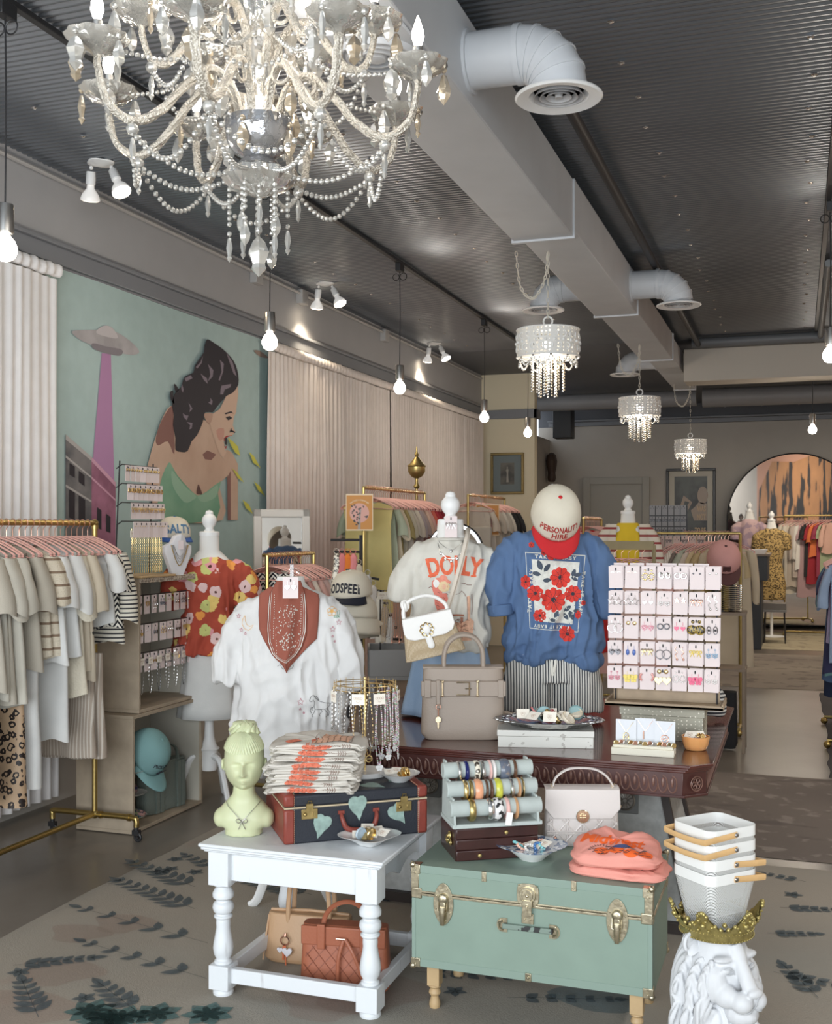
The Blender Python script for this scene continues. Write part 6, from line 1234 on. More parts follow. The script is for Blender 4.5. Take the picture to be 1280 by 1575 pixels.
random.seed(12); BM = [mat('coral_pink_band',(.70,.25,.25),.5), mat('cream_band',(.75,.68,.55),.5), mat('teal_band',(.30,.45,.46),.5), GOLD, mat('brass_stripe_band',(.60,.48,.32),.4,pat=('band','Z',300,.5),c2=(.8,.75,.65)), SILVER]
BN = ['coral pink','cream','teal','gold','striped brass','silver']
for i in range(17):
    x, y = random.uniform(-.09,.10), random.uniform(-.04,.045); k = i % 6; bangle('%s cord bracelet in the heap on the silver platter' % BN[k], pc+V((x, y, .04+.004*(i % 5))), (random.uniform(.3,1.5), random.uniform(-.6,.6), random.uniform(0,3)), random.uniform(.022,.030), BM[k], random.uniform(.004,.009), .002, '%s bracelets on the platter' % BN[k])
for i, (x, y, rz, tl_) in enumerate(((-.098,-.02,.3,.9),(.015,-.055,.05,1.0),(.055,-.015,-.5,.8),(.0,.03,.3,.9),(-.05,-.05,-.4,.6))): ringcard('cream script card among the bracelets on the silver platter', pc+V((x, y, .052)), rz, tl_, 'script cards on the silver platter', (.05,.042))
# ---------------- dotted box, earring rack ----------------
DOT = mat('sage_dotted_paper', (.44,.42,.34), .7, pat=('dots', 62, .20, .35), c2=(.80,.76,.66)); br_ = G(1084, 1143, BZ); yd = br_.y; xl = PY(953, 1120, yd).x
t = thing('storage_box', 'sage green storage box with cream polka dots under the earring rack', 'box', (xl, yd, BZ)); wd = br_.x-xl
m = B(); m.box(0.006,0.004,0,wd-.006,.20,.095); m.build('box_base', DOT, t, bev=.002); m = B(); m.box(0,0,.096,wd,.206,.138); m.build('lid', DOT, t, bev=.002)
RZ = BZ+.1385; xa, xb = PY(930, 1070, yd-.07).x, PY(1113, 1083, yd-.07).x; RY = yd+.0
t = thing('earring_rack', 'black wire earring rack on a natural wood tray standing on the dotted box', 'display rack', (xa, RY-.07, RZ)); rw = xb-xa; WD = mat('limed_oak', (.36,.27,.18), .6, bump=.1, bs=30, bstretch=(.1,1,1), var=.15, vs=18)
m = B(); m.box(0,0,0,rw,.20,.012); m.box(0,0,.012,.008,.20,.024); m.box(rw-.008,0,.012,rw,.20,.024); m.box(0,0,.0,rw,.006,.018); m.box(.02,.10,.012,rw-.02,.115,.06); m.build('wood_tray', WD, t, bev=.002)
m = B()
for x in (.03, rw-.03): m.tube([(x,.09,.012),(x,.075,.545)], .003, 6)
rowz = []
for r_ in range(5):
    p = PY(940, 872+38.3*r_, RY+.0); z = p.z-RZ; rowz.append(z)
    for yy in (.072,.085): m.tube([(.03,yy,z),(rw-.03,yy,z)], .0022, 6)
    m.tube([(.03,.085,z-.05),(rw-.03,.085,z-.05)], .002, 6)
m.build('wire_frame', BLACK, t)
GM = mat('gunmetal', (.14,.14,.15), .3, 1); PNK = mat('pink_enamel', (.80,.10,.22), .25); PNK2 = mat('pink_crystal', (.80,.35,.42), .15); BLU = mat('blue_enamel', (.08,.15,.45), .2); LBL = mat('pale_blue_enamel', (.35,.48,.62), .3); YLW = mat('yellow_enamel', (.85,.66,.12), .3); LEOP = mat('leopard_resin', (.38,.26,.05), .3, pat=('blot', 160, .5), c2=(.03,.02,.01)); PRL = mat('pearl'); CPR = ROSEG; RBW = mat('ruby_baguette', (.60,.10,.12), .2, pat=('band','Z',240,.5), c2=(.85,.55,.45))
cards = [[('tinyarc',SILVER,'tiny silver arc studs'),('tinyarc',CPR,'tiny rose gold arc studs'),('wreath',GOLD,'gold wreath drops'),('twist',SILVER,'silver knot studs'),('hoop',SILVER,'chunky silver hoops'),('stud',GM,'tiny question-hook studs'),('stud',SILVER,'tiny silver fish studs')],
 [('star',SILVER,'large silver star outlines'),('star',SILVER,'doubled silver star outlines'),('heart',PRL,'pearl heart drops'),('chandelier',PRL,'pearl cluster drops'),('starsolid',CPR,'rose gold starfish'),('bow',CPR,'rose gold bows'),('chainy',SILVER,'silver squiggle drops')],
 [('bighoop',SILVER,'silver wire hoops with beads'),('bigstud',GOLD,'round gold studs'),('heartframe',PNK2,'pink crystal hearts'),('hoop',GM,'dark eyelash charms'),('heart',PNK,'hot pink heart drops'),('helmet',LEOP,'leopard helmet beads'),('eye',GM,'silver eye drops')],
 [('heartframe',GM,'gunmetal heart frames'),('drop',BLU,'cobalt blue figure drops'),('bow',GOLD,'gold pearl bows'),('bighoop',GM,'thin dark hoops'),('chainy',CPR,'rose gold long chains'),('bow',YLW,'yellow star bows'),('chandelier',LBL,'pale blue cluster drops')],
 [('chandelier',PNK2,'pink beaded teddy drops'),('bfly',YLW,'yellow butterfly drops'),('cuff',RBW,'red baguette half hoops'),('bigheart',GOLD,'big puffed gold hearts'),('wreath',PRL,'silver interlocked rings'),('bfly',PNK,'pink butterfly drops'),('chandelier',PRL,'white beaded figure drops')]]
random.seed(14)
for r_ in range(5):
    for c_ in range(7):
        k, mt_, ds = cards[r_][c_]; p = PY(947.5+24.9*c_+r_*-.6, 0, RY-.012); z = RZ+rowz[r_]-.040
        earcard('blush card with %s on the black wire rack' % ds, (p.x, RY-.010-.002*(c_ % 2), z), random.uniform(-.04,.04), k, mt_, .056, .088, 'earring cards on the black wire rack').rotation_euler[1] = random.uniform(-.03,.03)
        m = B(); m.box(-.027,-.0006,-.043,.027,.0006,.043); o = m.build('spare_card', CARD); o.location = (p.x+.004, RY-.004, z+.004); o.rotation_euler = (0, random.uniform(-.05,.05), 0); tag(o, 'spare blush card tucked behind another card on the wire rack', 'earring card', 'spare cards on the black wire rack')
# rear row cards showing over the top
for c_ in range(6): p = PY(955+24.9*c_, 0, RY+.02); earcard('blush card on the back side of the wire rack, only its top edge showing', (p.x, RY+.022, RZ+rowz[0]-.028), 0, None, None, .056, .088, 'cards on the back of the wire rack', hook=False)
# dark striped hat behind the box corner, ring tray, bowl
STR2 = mat('zigzag_scarf', (.6,.58,.55), .9, pat=('band','Z',60,.5), c2=(.04,.04,.045)); p = G(1104, 1112, BZ); m = B()
for k in range(4): m.tube(smoothpts([(-.05,.02,.03+.02*k),(0,-.02,.05+.03*k),(.045,.01,.04+.02*k),(.03,.06,.05)], 5), .028, 10)
o = voxel(m, .006, 4).build('scarf', STR2); o.location = (p.x-.04, p.y+.06, BZ+.0); tag(o, 'black and white striped scarf bunched behind the dotted box', 'scarf')
a_, b_ = G(940, 1160, BZ), G(1037, 1166, BZ); a_.z = BZ; L_ = (b_-a_).length; ang = atan2(b_.y-a_.y, b_.x-a_.x); t = thing('ring_tray', 'cream tray lined up with rings in front of three necklace cards', 'tray', a_, ang); IVT = mat('ivory_linen', (.76,.72,.60), .8, bump=.1, bs=200)
m = B(); m.box(0,0,0,L_,.09,.026); m.build('tray_body', IVT, t, bev=.002)
m = B()
for y in (.018,.034,.05): m.tube([(.006,y,.028),(L_-.006,y,.028)], .008, 8)
m.build('ring_rolls', IVT, t)
aR = M.Rotation(ang, 3, 'Z')
for i in range(13): bangle('small gold ring standing in the cream ring tray', a_+aR@V((.016+i*.0175, .022+.012*(i % 2), .040)), (pi/2, 0, ang+.5), .0085, (GOLD,CPR,SILVER)[i % 3], .0016, .0014, 'rings in the cream tray', 'ring')
WC = mat('bright_white_card', (.74,.76,.80), .6)
for i, (x, z, ds, mt_) in enumerate(((.048,.074,'gold oval medallion',GOLD),(.118,.080,'rose gold bar, in the middle',CPR),(.190,.074,'rose gold floral disc',CPR))):
    n = thing('necklace_card', 'white card with necklace of %s in the ring tray' % ds, 'necklace card', a_+aR@V((x, .062+.008*(i == 1), z)), ang, 'white necklace cards', rx=-.08); m = B(); m.box(-.038,-.0008,-.047,.038,.0008,.047); m.build('card', WC, n)
    m = B(); m.tube([(-.028,-.0015,.040),(0,-.0015,.0),(.028,-.0015,.040)], .0008, 4); m.build('chain', mt_, n); m = B()
    if i == 1: m.tube([(-.006,-.003,0),(-.006,-.003,-.03)], .0025, 6)
    else: m.tube([((.0 if i == 0 else 0)+(.010 if i == 0 else .014)*cos(q), -.003, -.018+(.016 if i == 0 else .014)*sin(q)) for q in [2*pi*k/24 for k in range(24)]], .0018, 6, closed=True); [m.ball((.006*cos(q), -.003, -.018+.006*sin(q)), .0035, 6, 4) for q in (0,1.6,3.1,4.7)]
    m.build('pendant', mt_, n)
p = G(1069, 1155, BZ); t = thing('orange_bowl', 'small peach orange fluted dish of cards at the table corner', 'bowl', (p.x, p.y+.03, BZ)); m = B(); m.lathe([(.036,0),(.040,.003),(.047,.02),(.052,.045),(.053,.052),(.049,.052),(.044,.02),(0,.008)], 36, lob=10, la=.012); m.build('bowl_body', mat('peach_glass', (.80,.38,.14), .15, coat=.4, sss=.1), t)
for i in range(4): ringcard('cream card standing in the peach orange dish', (p.x-.02+.012*i, p.y+.028+.004*i, BZ+.056), .3*i-.3, .7, 'cards in the orange dish', (.04,.03))
for i in range(5): bangle('tiny gold ring in the peach orange dish', (p.x+.012+.008*(i % 3), p.y+.02+.008*(i//2), BZ+.052), (.5*i,.4,.3*i), .009, GOLD, .002, .0012, 'rings in the orange dish', 'ring')
# ---------------- hangers and hanging garments ----------------
def hanger_proto(hookm, bodym, tag_=''):
    t = thing('clothes_hanger', 'x', 'hanger', (0,0,-9)); m = B(); m.tube(smoothpts([(0,0,-.072),(0,0,-.03),(.012,0,-.016),(.016,0,.0),(.010,0,.014),(-.004,0,.017),(-.014,0,.008)], 4), .0018, 6); m.build('hook', hookm, t)
    m = B(); m.tube(smoothpts([(-.205,0,-.150),(-.20,0,-.138),(-.12,0,-.098),(-.04,0,-.072),(0,0,-.068),(.04,0,-.072),(.12,0,-.098),(.20,0,-.138),(.205,0,-.150),(.19,0,-.158),(0,0,-.150),(-.19,0,-.158)], 4, closed=True), (.009,.004), 6, closed=True, flat=(0,1,0)); m.build('hanger_body', bodym, t); return t
HP = hanger_proto(ROSEG, PINKV); HU = [False]
def hang_at(loc, rz, lab, group):
    if not HU[0]: HU[0] = True; HP.location = loc; HP.rotation_euler = (0,0,rz); HP['label'] = lab; HP['group'] = group; return HP
    return copy_tree(HP, lab, loc, rz, group)
def garment_mesh(kind, L_=.6, sl=.18, W=.2, flare=.02, thick=.028, seed=0, slw=.075, neck=.07, hem=0):
    m = B(); nu, nv = 36, 16
    def body(u, v):
        a = 2*pi*u; ca, sa_ = cos(a), sin(a); w_ = W*(1-.12*min(1, v*6)*(v > .02))+flare*v; x = w_*math.copysign(abs(ca)**.8, ca)
        top = -.080-.062*min(1, abs(x)/.2)-(.02 if abs(x) < neck else 0)*(1-v); fold = .35*sin(x*38+seed*1.7+v*1.5)*v+.5*nz(x*9+seed, v*2, seed)*v
        d = thick*(.30+.75*v**.6); y = d*math.copysign(abs(sa_)**.7, sa_)*(1+.3*fold)+.022*fold
        z = top*(1-v)+(-.11-L_)*v+.012*v*sin(x*30+seed)+hem*x*v; return (x, y, z)
    m.grid(body, nu, nv, cu=True)
    if sl:
        for sg in (-1,1):
            def slv(u, v, sg=sg):
                a = 2*pi*u; k = v; out = sg*(W-.015+.055*sin(min(1, v*1.2)*pi/2)*(1 if sl < .35 else .8)); hw = slw*(.75+.25*v) if sl < .35 else slw*(1-.35*v)
                cx_ = out; cz_ = -.150-sl*k; n_ = .25*sin(a*3+seed+v*4)
                return (cx_+hw*cos(a)*.55*(1+.15*n_), (hw*.62)*sin(a)*(1+.3*n_)+.012*nz(v*4, seed, sg), cz_+hw*.5*cos(a)*-sg*.35+.012*sin(a*2+seed)*v)
            m.grid(slv, 16, 8, cu=True)
    return m
def shorts_mesh(L_=.42, W=.17, seed=0, legs=2):
    m = B()
    def f(u, v):
        a = 2*pi*u; ca, sa_ = cos(a), sin(a); x = W*(1+.12*v)*math.copysign(abs(ca)**.8, ca); g = 0
        return (x, (.022+.028*v)*math.copysign(abs(sa_)**.7, sa_)*(1+.25*sin(x*42+seed)*v)+.014*nz(x*8, v*3, seed), -.13-L_*v)
    m.grid(f, 36, 12, cu=True); return m
GARM = {}
def garment(name, lab, cat, loc, rz, mt, key, group=None, **k):
    kk = key
    if kk not in GARM:
        m = shorts_mesh(**k) if key[0] == 'S' else garment_mesh(key, **k); o = m.build(name, mt, sm=80); GARM[kk] = o.data
    else: o = bpy.data.objects.new(name, GARM[kk].copy()); COL.objects.link(o); o.data.materials.clear(); o.data.materials.append(mt)
    o.location = loc; o.rotation_euler = (0, 0, rz); return tag(o, lab, cat, group)
# left gold pipe rack, parallel to the left wall
RX, RY0, RY1, RZ_ = -3.44, 3.25, 4.86, 1.625
GP = mat('brushed_gold_pipe', (.50,.37,.14), .32, 1, var=.1, vs=20)
t = thing('clothes_rack', 'gold pipe clothes rack on casters along the left wall, full of cream garments', 'clothes rack', (RX, 0, 0))
m = B(); m.tube([(0,RY0,RZ_),(0,RY1,RZ_)], .014, 14); m.build('rail', GP, t)
for y in (RY0, RY1):
    m = B(); m.tube([(0,y,.12),(0,y,RZ_)], .014, 14); m.ball((0,y,RZ_), .02, 12, 8); m.tube([(0,y,RZ_-.03),(0,y,RZ_-.01)], .019, 12); m.build('upright', GP, t)
    m = B(); m.tube(smoothpts([(-.26,y,.075),(-.26,y,.105),(-.24,y,.12),(0,y,.12),(.22,y,.12),(.25,y,.105),(.25,y,.075)], 5), .0145, 12); m.ball((0,y,.12), .023, 12, 8); m.tube([(.03,y,.12),(.045,y,.12)], .019, 12); m.tube([(.20,y,.12),(.215,y,.12)], .019, 12); m.build('foot', GP, t)
    for x in (-.26,.25): m = B(); m.tube([(x,y,.08),(x,y,.055)], .012, 10); m.box(x-.02,y-.012,.035,x+.02,y+.012,.06); m.torus((x+.012,y-.005,.024), .017, .007, 18, 8, 'y'); m.tube([(x+.012,y-.014,.024),(x+.012,y+.004,.024)], .008, 12); m.build('caster', BLACK, t)
m = B(); m.tube([(0,RY0,.12),(0,RY1,.12)], .0145, 12); m.build('base_rail', GP, t)
OAT = fab('oatmeal_linen', (.46,.42,.35)); OAT2 = fab('light_oatmeal_linen', (.53,.50,.43)); LEO = fab('leopard_satin', (.55,.38,.24), pat=('leo', 30), c2=(.02,.012,.01), r=.5); BRKN = fab('cream_brown_stripe_knit', (.72,.64,.51), pat=('band','Z',17,.2), c2=(.27,.19,.13), bump=.6, bs=150); WHL = fab('white_linen', (.74,.74,.72)); SHR = fab('sheer_cream_dots', (.62,.54,.42), pat=('dots', 13, .13, .7), c2=(.02,.02,.02)); PINS = fab('taupe_pinstripe', (.47,.39,.32), pat=('band','X',62,.3), c2=(.72,.66,.58)); CHV = fab('black_cream_zigzag', (.80,.76,.67), pat=('chev', 34, .035, 1.0), c2=(.02,.02,.025)); BST = fab('black_cream_stripe', (.78,.73,.62), pat=('band','Z',46,.35), c2=(.03,.03,.035)); LACE = fab('beige_lace', (.60,.51,.40), pat=('dots', 70, .3), c2=(.42,.34,.25), bump=.8, bs=120); BLKF = fab('black_cloth', (.02,.02,.022)); WPIN = fab('cream_pointelle', (.68,.62,.50), bump=.5, bs=90)
gl = [(LACE,'beige lace shawl with fringe','shawl',.86,.0,'a'),(BLKF,'long black dress','dress',1.1,.0,'b'),(OAT,'oatmeal linen blouse','blouse',.62,.24,'c'),(OAT2,'pale oatmeal linen blouse','blouse',.66,.24,'c2'),(OAT,'oatmeal linen tie blouse','blouse',.68,.26,'d'),(OAT2,'light linen tie blouse','blouse',.70,.24,'c3'),(LEO,'leopard satin skirt','skirt',.62,0,'S1'),(OAT,'oatmeal linen short-sleeved top','blouse',.56,.25,'c4'),(WHL,'long white linen trousers','trousers',.86,0,'S2'),(BRKN,'cream knit with brown stripes','sweater',.50,.21,'e'),(BRKN,'second cream and brown striped knit','sweater',.52,.22,'e2'),(WHL,'white linen blouse','blouse',.55,.24,'f'),(WHL,'long white dress','dress',.92,.0,'g'),(WHL,'white cotton blouse with full sleeves','blouse',.52,.26,'f2'),(WPIN,'cream pointelle cardigan','cardigan',.72,.30,'h'),(SHR,'sheer cream blouse with black dots','blouse',.62,.27,'i'),(SHR,'second sheer cream blouse with black dots','blouse',.66,.25,'i2'),(PINS,'taupe pinstripe shorts','shorts',.50,0,'S3'),(PINS,'second pair of taupe pinstripe shorts','shorts',.52,0,'S4'),(WHL,'white short-sleeved top','blouse',.40,.18,'j'),(CHV,'black and cream zigzag knit top','blouse',.42,.19,'k'),(BST,'black and cream striped knit top','blouse',.50,.34,'l')]
yy = [RY0+.55+(RY1-.05-RY0-.55)*i/(len(gl)-1) for i in range(len(gl))]; random.seed(31)
for i, (mt_, ds, ct, L_, sl, key) in enumerate(gl):
    dz = -.22 if key in ('S1','S2','S3','S4') else 0; z = RZ_+.002
    if key in ('S1','S3','S4'): dz = -.52
    kw = dict(L_=L_, seed=i*1.37)
    if key[0] != 'S': kw.update(sl=sl, W=.195+.01*(i % 2), flare=.03+.02*(i % 3), slw=.085, thick=.034)
    else: kw.update(W=.17)
    prev = gl[i-1][1] if i else None
    g = garment(ct, '%s hanging on the left gold rack%s' % (ds, '' if i % 2 else ', among cream pieces'), ct, (RX, yy[i], z+dz), random.uniform(-.10,.10), mt_, ('S' if key[0] == 'S' else 'G')+key+'left', None, **kw)
for i in range(34):
    y = RY0+.10+(RY1-.06-RY0-.10)*i/33; hang_at((RX, y, RZ_), random.uniform(-.12,.12), 'pink velvet hanger on the left gold pipe rack', 'pink hangers on the left gold rack')
# ---------------- curtains and mural on the left wall ----------------
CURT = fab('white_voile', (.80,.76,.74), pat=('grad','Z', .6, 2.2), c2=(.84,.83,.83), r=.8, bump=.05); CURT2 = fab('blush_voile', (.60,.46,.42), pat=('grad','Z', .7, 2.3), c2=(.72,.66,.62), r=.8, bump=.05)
def curtain(lab, y0, y1, mt_, seed, x=-4.0, amp=.022):
    t = thing('curtain', lab, 'curtain', (x, y0, 0)); m = B(); W_ = y1-y0; n = int(W_/.012)
    m.grid(lambda u, v: (amp*(.45+.55*v)*(.55+.9*abs(nz(u*W_*5, v*.8, seed+2)))*sin(u*W_*80+4.5*nz(u*W_*3, v*.25, seed))+.020*nz(u*W_*4, v*1.5, seed), W_*u+.02*nz(u*5, v*2, seed+4)*v, 3.02-2.95*v), n, 14); m.build('curtain_panel', mt_, t, sm=80)
    m = B(); m.grid(lambda u, v: (.026*sin(2*pi*v)+.008*sin(u*W_*90+seed), W_*u, 3.065+.04*cos(2*pi*v)+.006*nz(u*W_*14, v, seed)), n, 8); m.build('gathered_heading', mt_, t, sm=80)
    m = B(); m.tube([(0,-.02,3.06),(0,W_+.02,3.06)], .009, 8); m.build('rod', WHITEP, t); return t
wy = lambda px: PX(px, 700, -4.0).y
curtain('white gathered curtain at the left edge, behind the gold rack', wy(0)-1.2, wy(90), CURT, 1)
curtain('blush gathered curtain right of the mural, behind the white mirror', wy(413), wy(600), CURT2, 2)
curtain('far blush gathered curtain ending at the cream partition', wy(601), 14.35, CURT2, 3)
MX = -4.085; my = lambda x, y: PX(x, y, MX)
AQUA = fab('aqua_mural_cloth', (.40,.53,.52), pat=('soft', .8, (.3,.7)), c2=(.45,.58,.57), bump=.1)
t = thing('mural_banner', 'large aqua wall mural of a dark haired figure, a flying saucer and buildings', 'mural', (MX, 0, 0))
y0, y1 = my(70, 500).y, my(422, 600).y; m = B(); m.grid(lambda u, v: (.006*sin(u*9)+.003, y0+(y1-y0)*u, .5+2.62*v), 60, 30); m.build('backdrop_cloth', AQUA, t)
ml = [0]
def mp_(name, polys, mt_, lab=None):
    ml[0] += 1; m = B()
    for pl in polys:
        pl = pl if isinstance(pl, list) else list(pl); bm = bmesh.new(); vs = [bm.verts.new((p.y, p.z, 0)) for p in [my(x, y) for x, y in pl]]
        try: bm.faces.new(vs)
        except ValueError: bm.free(); continue
        bm.normal_update(); bmesh.ops.triangulate(bm, faces=bm.faces, ngon_method='EAR_CLIP'); bm.verts.index_update()
        m.add([(.012+.0005*ml[0], v.co.x, v.co.y) for v in bm.verts], [tuple(v.index for v in f.verts) for f in bm.faces]); bm.free()
    return m.build(name, mt_, t, sm=0, label=lab)
def sp(pts, n=4): return [(p.x, p.y) for p in smoothpts([(x, y, 0) for x, y in pts], n, closed=True)]
SKN = mat('mural_skin', (.52,.34,.25), .8, pat=('soft', 2.2, (.3,.62)), c2=(.66,.48,.37)); HAIRM = mat('mural_dark_hair', (.018,.014,.022), .7); HAIRL = mat('mural_hair_sheen', (.17,.14,.17), .7); DRS = mat('mural_green_dress', (.17,.36,.24), .8, pat=('soft', 3, (.35,.65)), c2=(.26,.46,.32)); SAUC = mat('mural_saucer_grey', (.36,.34,.35), .8, pat=('soft', 5, (.4,.6)), c2=(.46,.44,.45)); BEAM = mat('mural_pink_beam', (.45,.24,.42), .8); MBL = mat('mural_building_grey', (.10,.10,.11), .8, pat=('soft', 4, (.4,.6)), c2=(.22,.21,.21)); MPK = mat('mural_building_pink', (.25,.10,.16), .8, pat=('soft', 4, (.4,.6)), c2=(.42,.18,.27)); MLT = mat('mural_pale_stone', (.45,.43,.42), .8)
mp_('pink_beam', [[(154,543),(168,545),(174,770),(135,770)]], BEAM)
mp_('building', [[(98,668),(138,705),(138,840),(98,840)]], MBL); mp_('pink_building', [[(138,705),(175,745),(175,840),(138,840)]], MPK)
mp_('cornice', [[(98,668),(138,703),(138,709),(98,676)],[(98,700),(138,733),(138,736),(98,704)],[(98,745),(138,770),(138,773),(98,749)]], MLT); mp_('pink_cornice', [[(138,703),(175,742),(175,749),(138,710)],[(138,733),(175,768),(175,771),(138,737)]], mat('mural_pink_stone', (.62,.35,.46), .8))
mp_('building_windows', [[(103,752),(112,758),(112,800),(103,796)],[(118,762),(128,769),(128,806),(118,802)],[(146,780),(153,785),(153,815),(146,812)],[(160,790),(167,795),(167,820),(160,817)],[(104,712),(112,718),(112,735),(104,730)],[(118,724),(127,731),(127,748),(118,741)]], HAIRM)
mp_('saucer', [sp([(107,511),(122,508),(150,508),(175,511),(196,524),(211,540),(203,546),(185,544),(150,535),(122,524)])], SAUC); mp_('saucer_dome', [sp([(145,512),(150,504),(160,501),(170,505),(178,520),(160,518)])], mat('mural_saucer_light', (.55,.52,.53), .8)); mp_('saucer_base', [sp([(139,528),(160,533),(184,538),(182,547),(165,545),(141,537)])], mat('mural_saucer_dark', (.24,.22,.24), .8))
mp_('small_saucer', [sp([(388,539),(397,540),(409,549),(408,551),(398,549),(390,543)])], mat('mural_saucer_brown', (.32,.24,.20), .8))
zz = lambda *p: [(180+p[i]/4.02, 500+p[i+1]/4.02) for i in range(0, len(p), 2)]
MP = lambda n, c: mat(n, c, .8)
mp_('figure_arm', [zz(668,770,700,790,735,860,735,1206,672,1206,668,940,700,880)], SKN)
mp_('figure_body', [sp(zz(320,500,262,585,222,700,190,810,163,945,200,1100,260,1206,640,1206,620,1000,668,935,700,885,705,850,665,770,640,820,600,700,560,600,400,560), 3)], SKN)
mp_('arm_shade', [sp(zz(325,500,262,590,225,700,240,745,300,720,340,800,335,600), 3), zz(515,800,545,775,600,800,570,835,530,830), zz(668,945,690,900,690,1206,672,1206)], MP('mural_skin_shade', (.26,.13,.11)))
mp_('dress', [sp(zz(305,850,262,940,245,1050,260,1206,600,1206,610,1040,628,965,540,1030,500,1050,475,1050,430,1010,360,930,325,870), 2)], DRS)
mp_('dress_light', [sp(zz(322,900,332,1000,400,1095,455,1082,475,1056,420,1012,360,942), 3), sp(zz(484,1062,520,1095,596,1062,608,990,540,1038), 3)], MP('mural_light_green', (.33,.52,.38)))
mp_('chest_shade', [sp(zz(487,985,477,1040,495,1047,512,1045,500,1010), 3)], MP('mural_dark_skin', (.14,.07,.06)))
mp_('face', [zz(560,560,620,520,660,440,700,415,732,375,735,430,727,490,722,540,708,570,702,620,718,662,695,685,665,690,645,720,655,765,660,790,640,820,615,790,585,700,562,620)], MP('mural_face', (.66,.47,.36)))
mp_('cheek', [sp(zz(600,650,645,640,642,700,615,712), 3)], MP('mural_cheek', (.60,.33,.26)))
mp_('hair', [sp(zz(540,90,525,130,520,170,490,215,465,255,455,295,410,315,390,345,380,385,350,410,330,450,325,500,335,560,330,620,345,700,345,770,380,785,420,780,445,720,480,680,515,600,530,540,575,540,600,510,660,440,700,420,735,370,735,310,720,250,690,200,640,150,590,115,560,95), 2), sp(zz(313,415,316,460,338,492,332,450,330,408), 3), sp(zz(336,366,344,412,364,402,350,374), 3)], HAIRM)
mp_('hair_sheen', [zz(*q) for q in ((620,215,645,240,640,290,620,345,612,340,630,290,625,240),(545,240,580,280,575,320,545,350,560,310,555,270),(630,375,690,365,685,385,650,400,640,430,622,430,625,395),(385,365,395,400,390,420,380,395),(425,480,440,500,450,520,430,540,436,515),(390,545,410,560,425,560,415,590,395,570),(415,600,450,605,445,640,430,645,436,620),(660,170,700,230,725,320,705,300,680,230),(560,450,575,470,570,495,548,480,562,472),(500,300,540,330,545,365,520,340),(470,260,500,230,515,190,508,235,480,270),(400,330,440,310,450,330,410,350))], MP('mural_hair_light', (.24,.20,.24)))
mp_('ear', [sp(zz(522,560,530,545,570,545,575,570,560,610,545,605,530,585), 3)], MP('mural_ear', (.52,.34,.26)))
mp_('facial_lines', [zz(650,545,690,533,706,550,690,543,655,553), zz(655,570,680,563,697,575,672,590), zz(678,665,690,635,694,650,718,662,712,668,695,662), zz(650,700,664,697,662,745,651,735)], HAIRM)
mp_('mouth', [zz(645,700,660,685,697,681,668,692,650,702,648,725), zz(664,742,657,768,646,745,655,752)], MP('mural_red_mouth', (.42,.04,.04)))
mp_('yellow_streaks', [zz(*q) for q in ((668,695,700,720,730,750,745,810,715,790,690,750),(695,885,730,915,770,975,730,945),(800,785,830,810,872,885,825,850),(830,965,870,1000,900,1060,855,1020),(760,1080,800,1110,825,1170,780,1130))], MP('mural_yellow', (.62,.60,.10)))
# ---------------- wooden crates with earring cards ----------------
CRATE = mat('pale_crate_wood', (.42,.34,.25), .65, bump=.15, bs=25, bstretch=(1,1,.1), var=.15, vs=10); CRATEI = mat('cream_crate_inside', (.50,.47,.40), .8); CORAL2 = fab('shell_mosaic_trim', (.52,.43,.34), pat=('dots', 55, .35), c2=(.28,.22,.17), bump=1, bs=60)
QX, QX0, QY0, QY1 = -3.27, -3.62, 4.95, 5.66
def crate(lab, z0, z1, y0, y1, x1, x0=QX0, th=.018, trim=False):
    t = thing('wooden_crate', lab, 'cabinet', (x0, y0, z0)); W_, D_, H_ = x1-x0, y1-y0, z1-z0
    for q in ((0,0,0,W_,D_,th),(0,0,H_-th,W_,D_,H_),(0,0,th,W_,th,H_-th),(0,D_-th,th,W_,D_,H_-th)): m = B(); m.box(*q); m.build('side_board', CRATE, t, bev=.002)
    m = B(); m.box(.001,th,th,.012,D_-th,H_-th); m.build('back_board', CRATEI, t)
    m = B(); m.box(.014,th,th,W_-.012,th+.002,H_-th); m.box(.014,D_-th-.002,th,W_-.012,D_-th,H_-th); m.build('lining', CRATEI, t)
    if trim:
        m = B(); random.seed(3)
        for k in range(int(D_/.022)): m.cbox(W_+.004, .011+k*.022, H_-.012, .014, .019, .03)
        for k in range(int(H_/.022)):
            for dy in (D_-.03, D_-.008): m.cbox(W_+.004, dy, .011+k*.022, .014, .019, .019)
        m.build('shell_trim', CORAL2, t, bev=.004)
    return t
z1 = PX(204, 1082, QX).z; crate('low open wooden crate on the floor holding the green tote', .004, .62, QY0, QY1, QX); zt2 = PX(232, 893, QX).z
UZ0, UZ1, UY0, UY1 = .622, 1.335, 5.02, 5.66
crate('upper wooden crate with shell trim, lined with earring cards', UZ0, UZ1, UY0, UY1, QX-.01, trim=True)
random.seed(17)
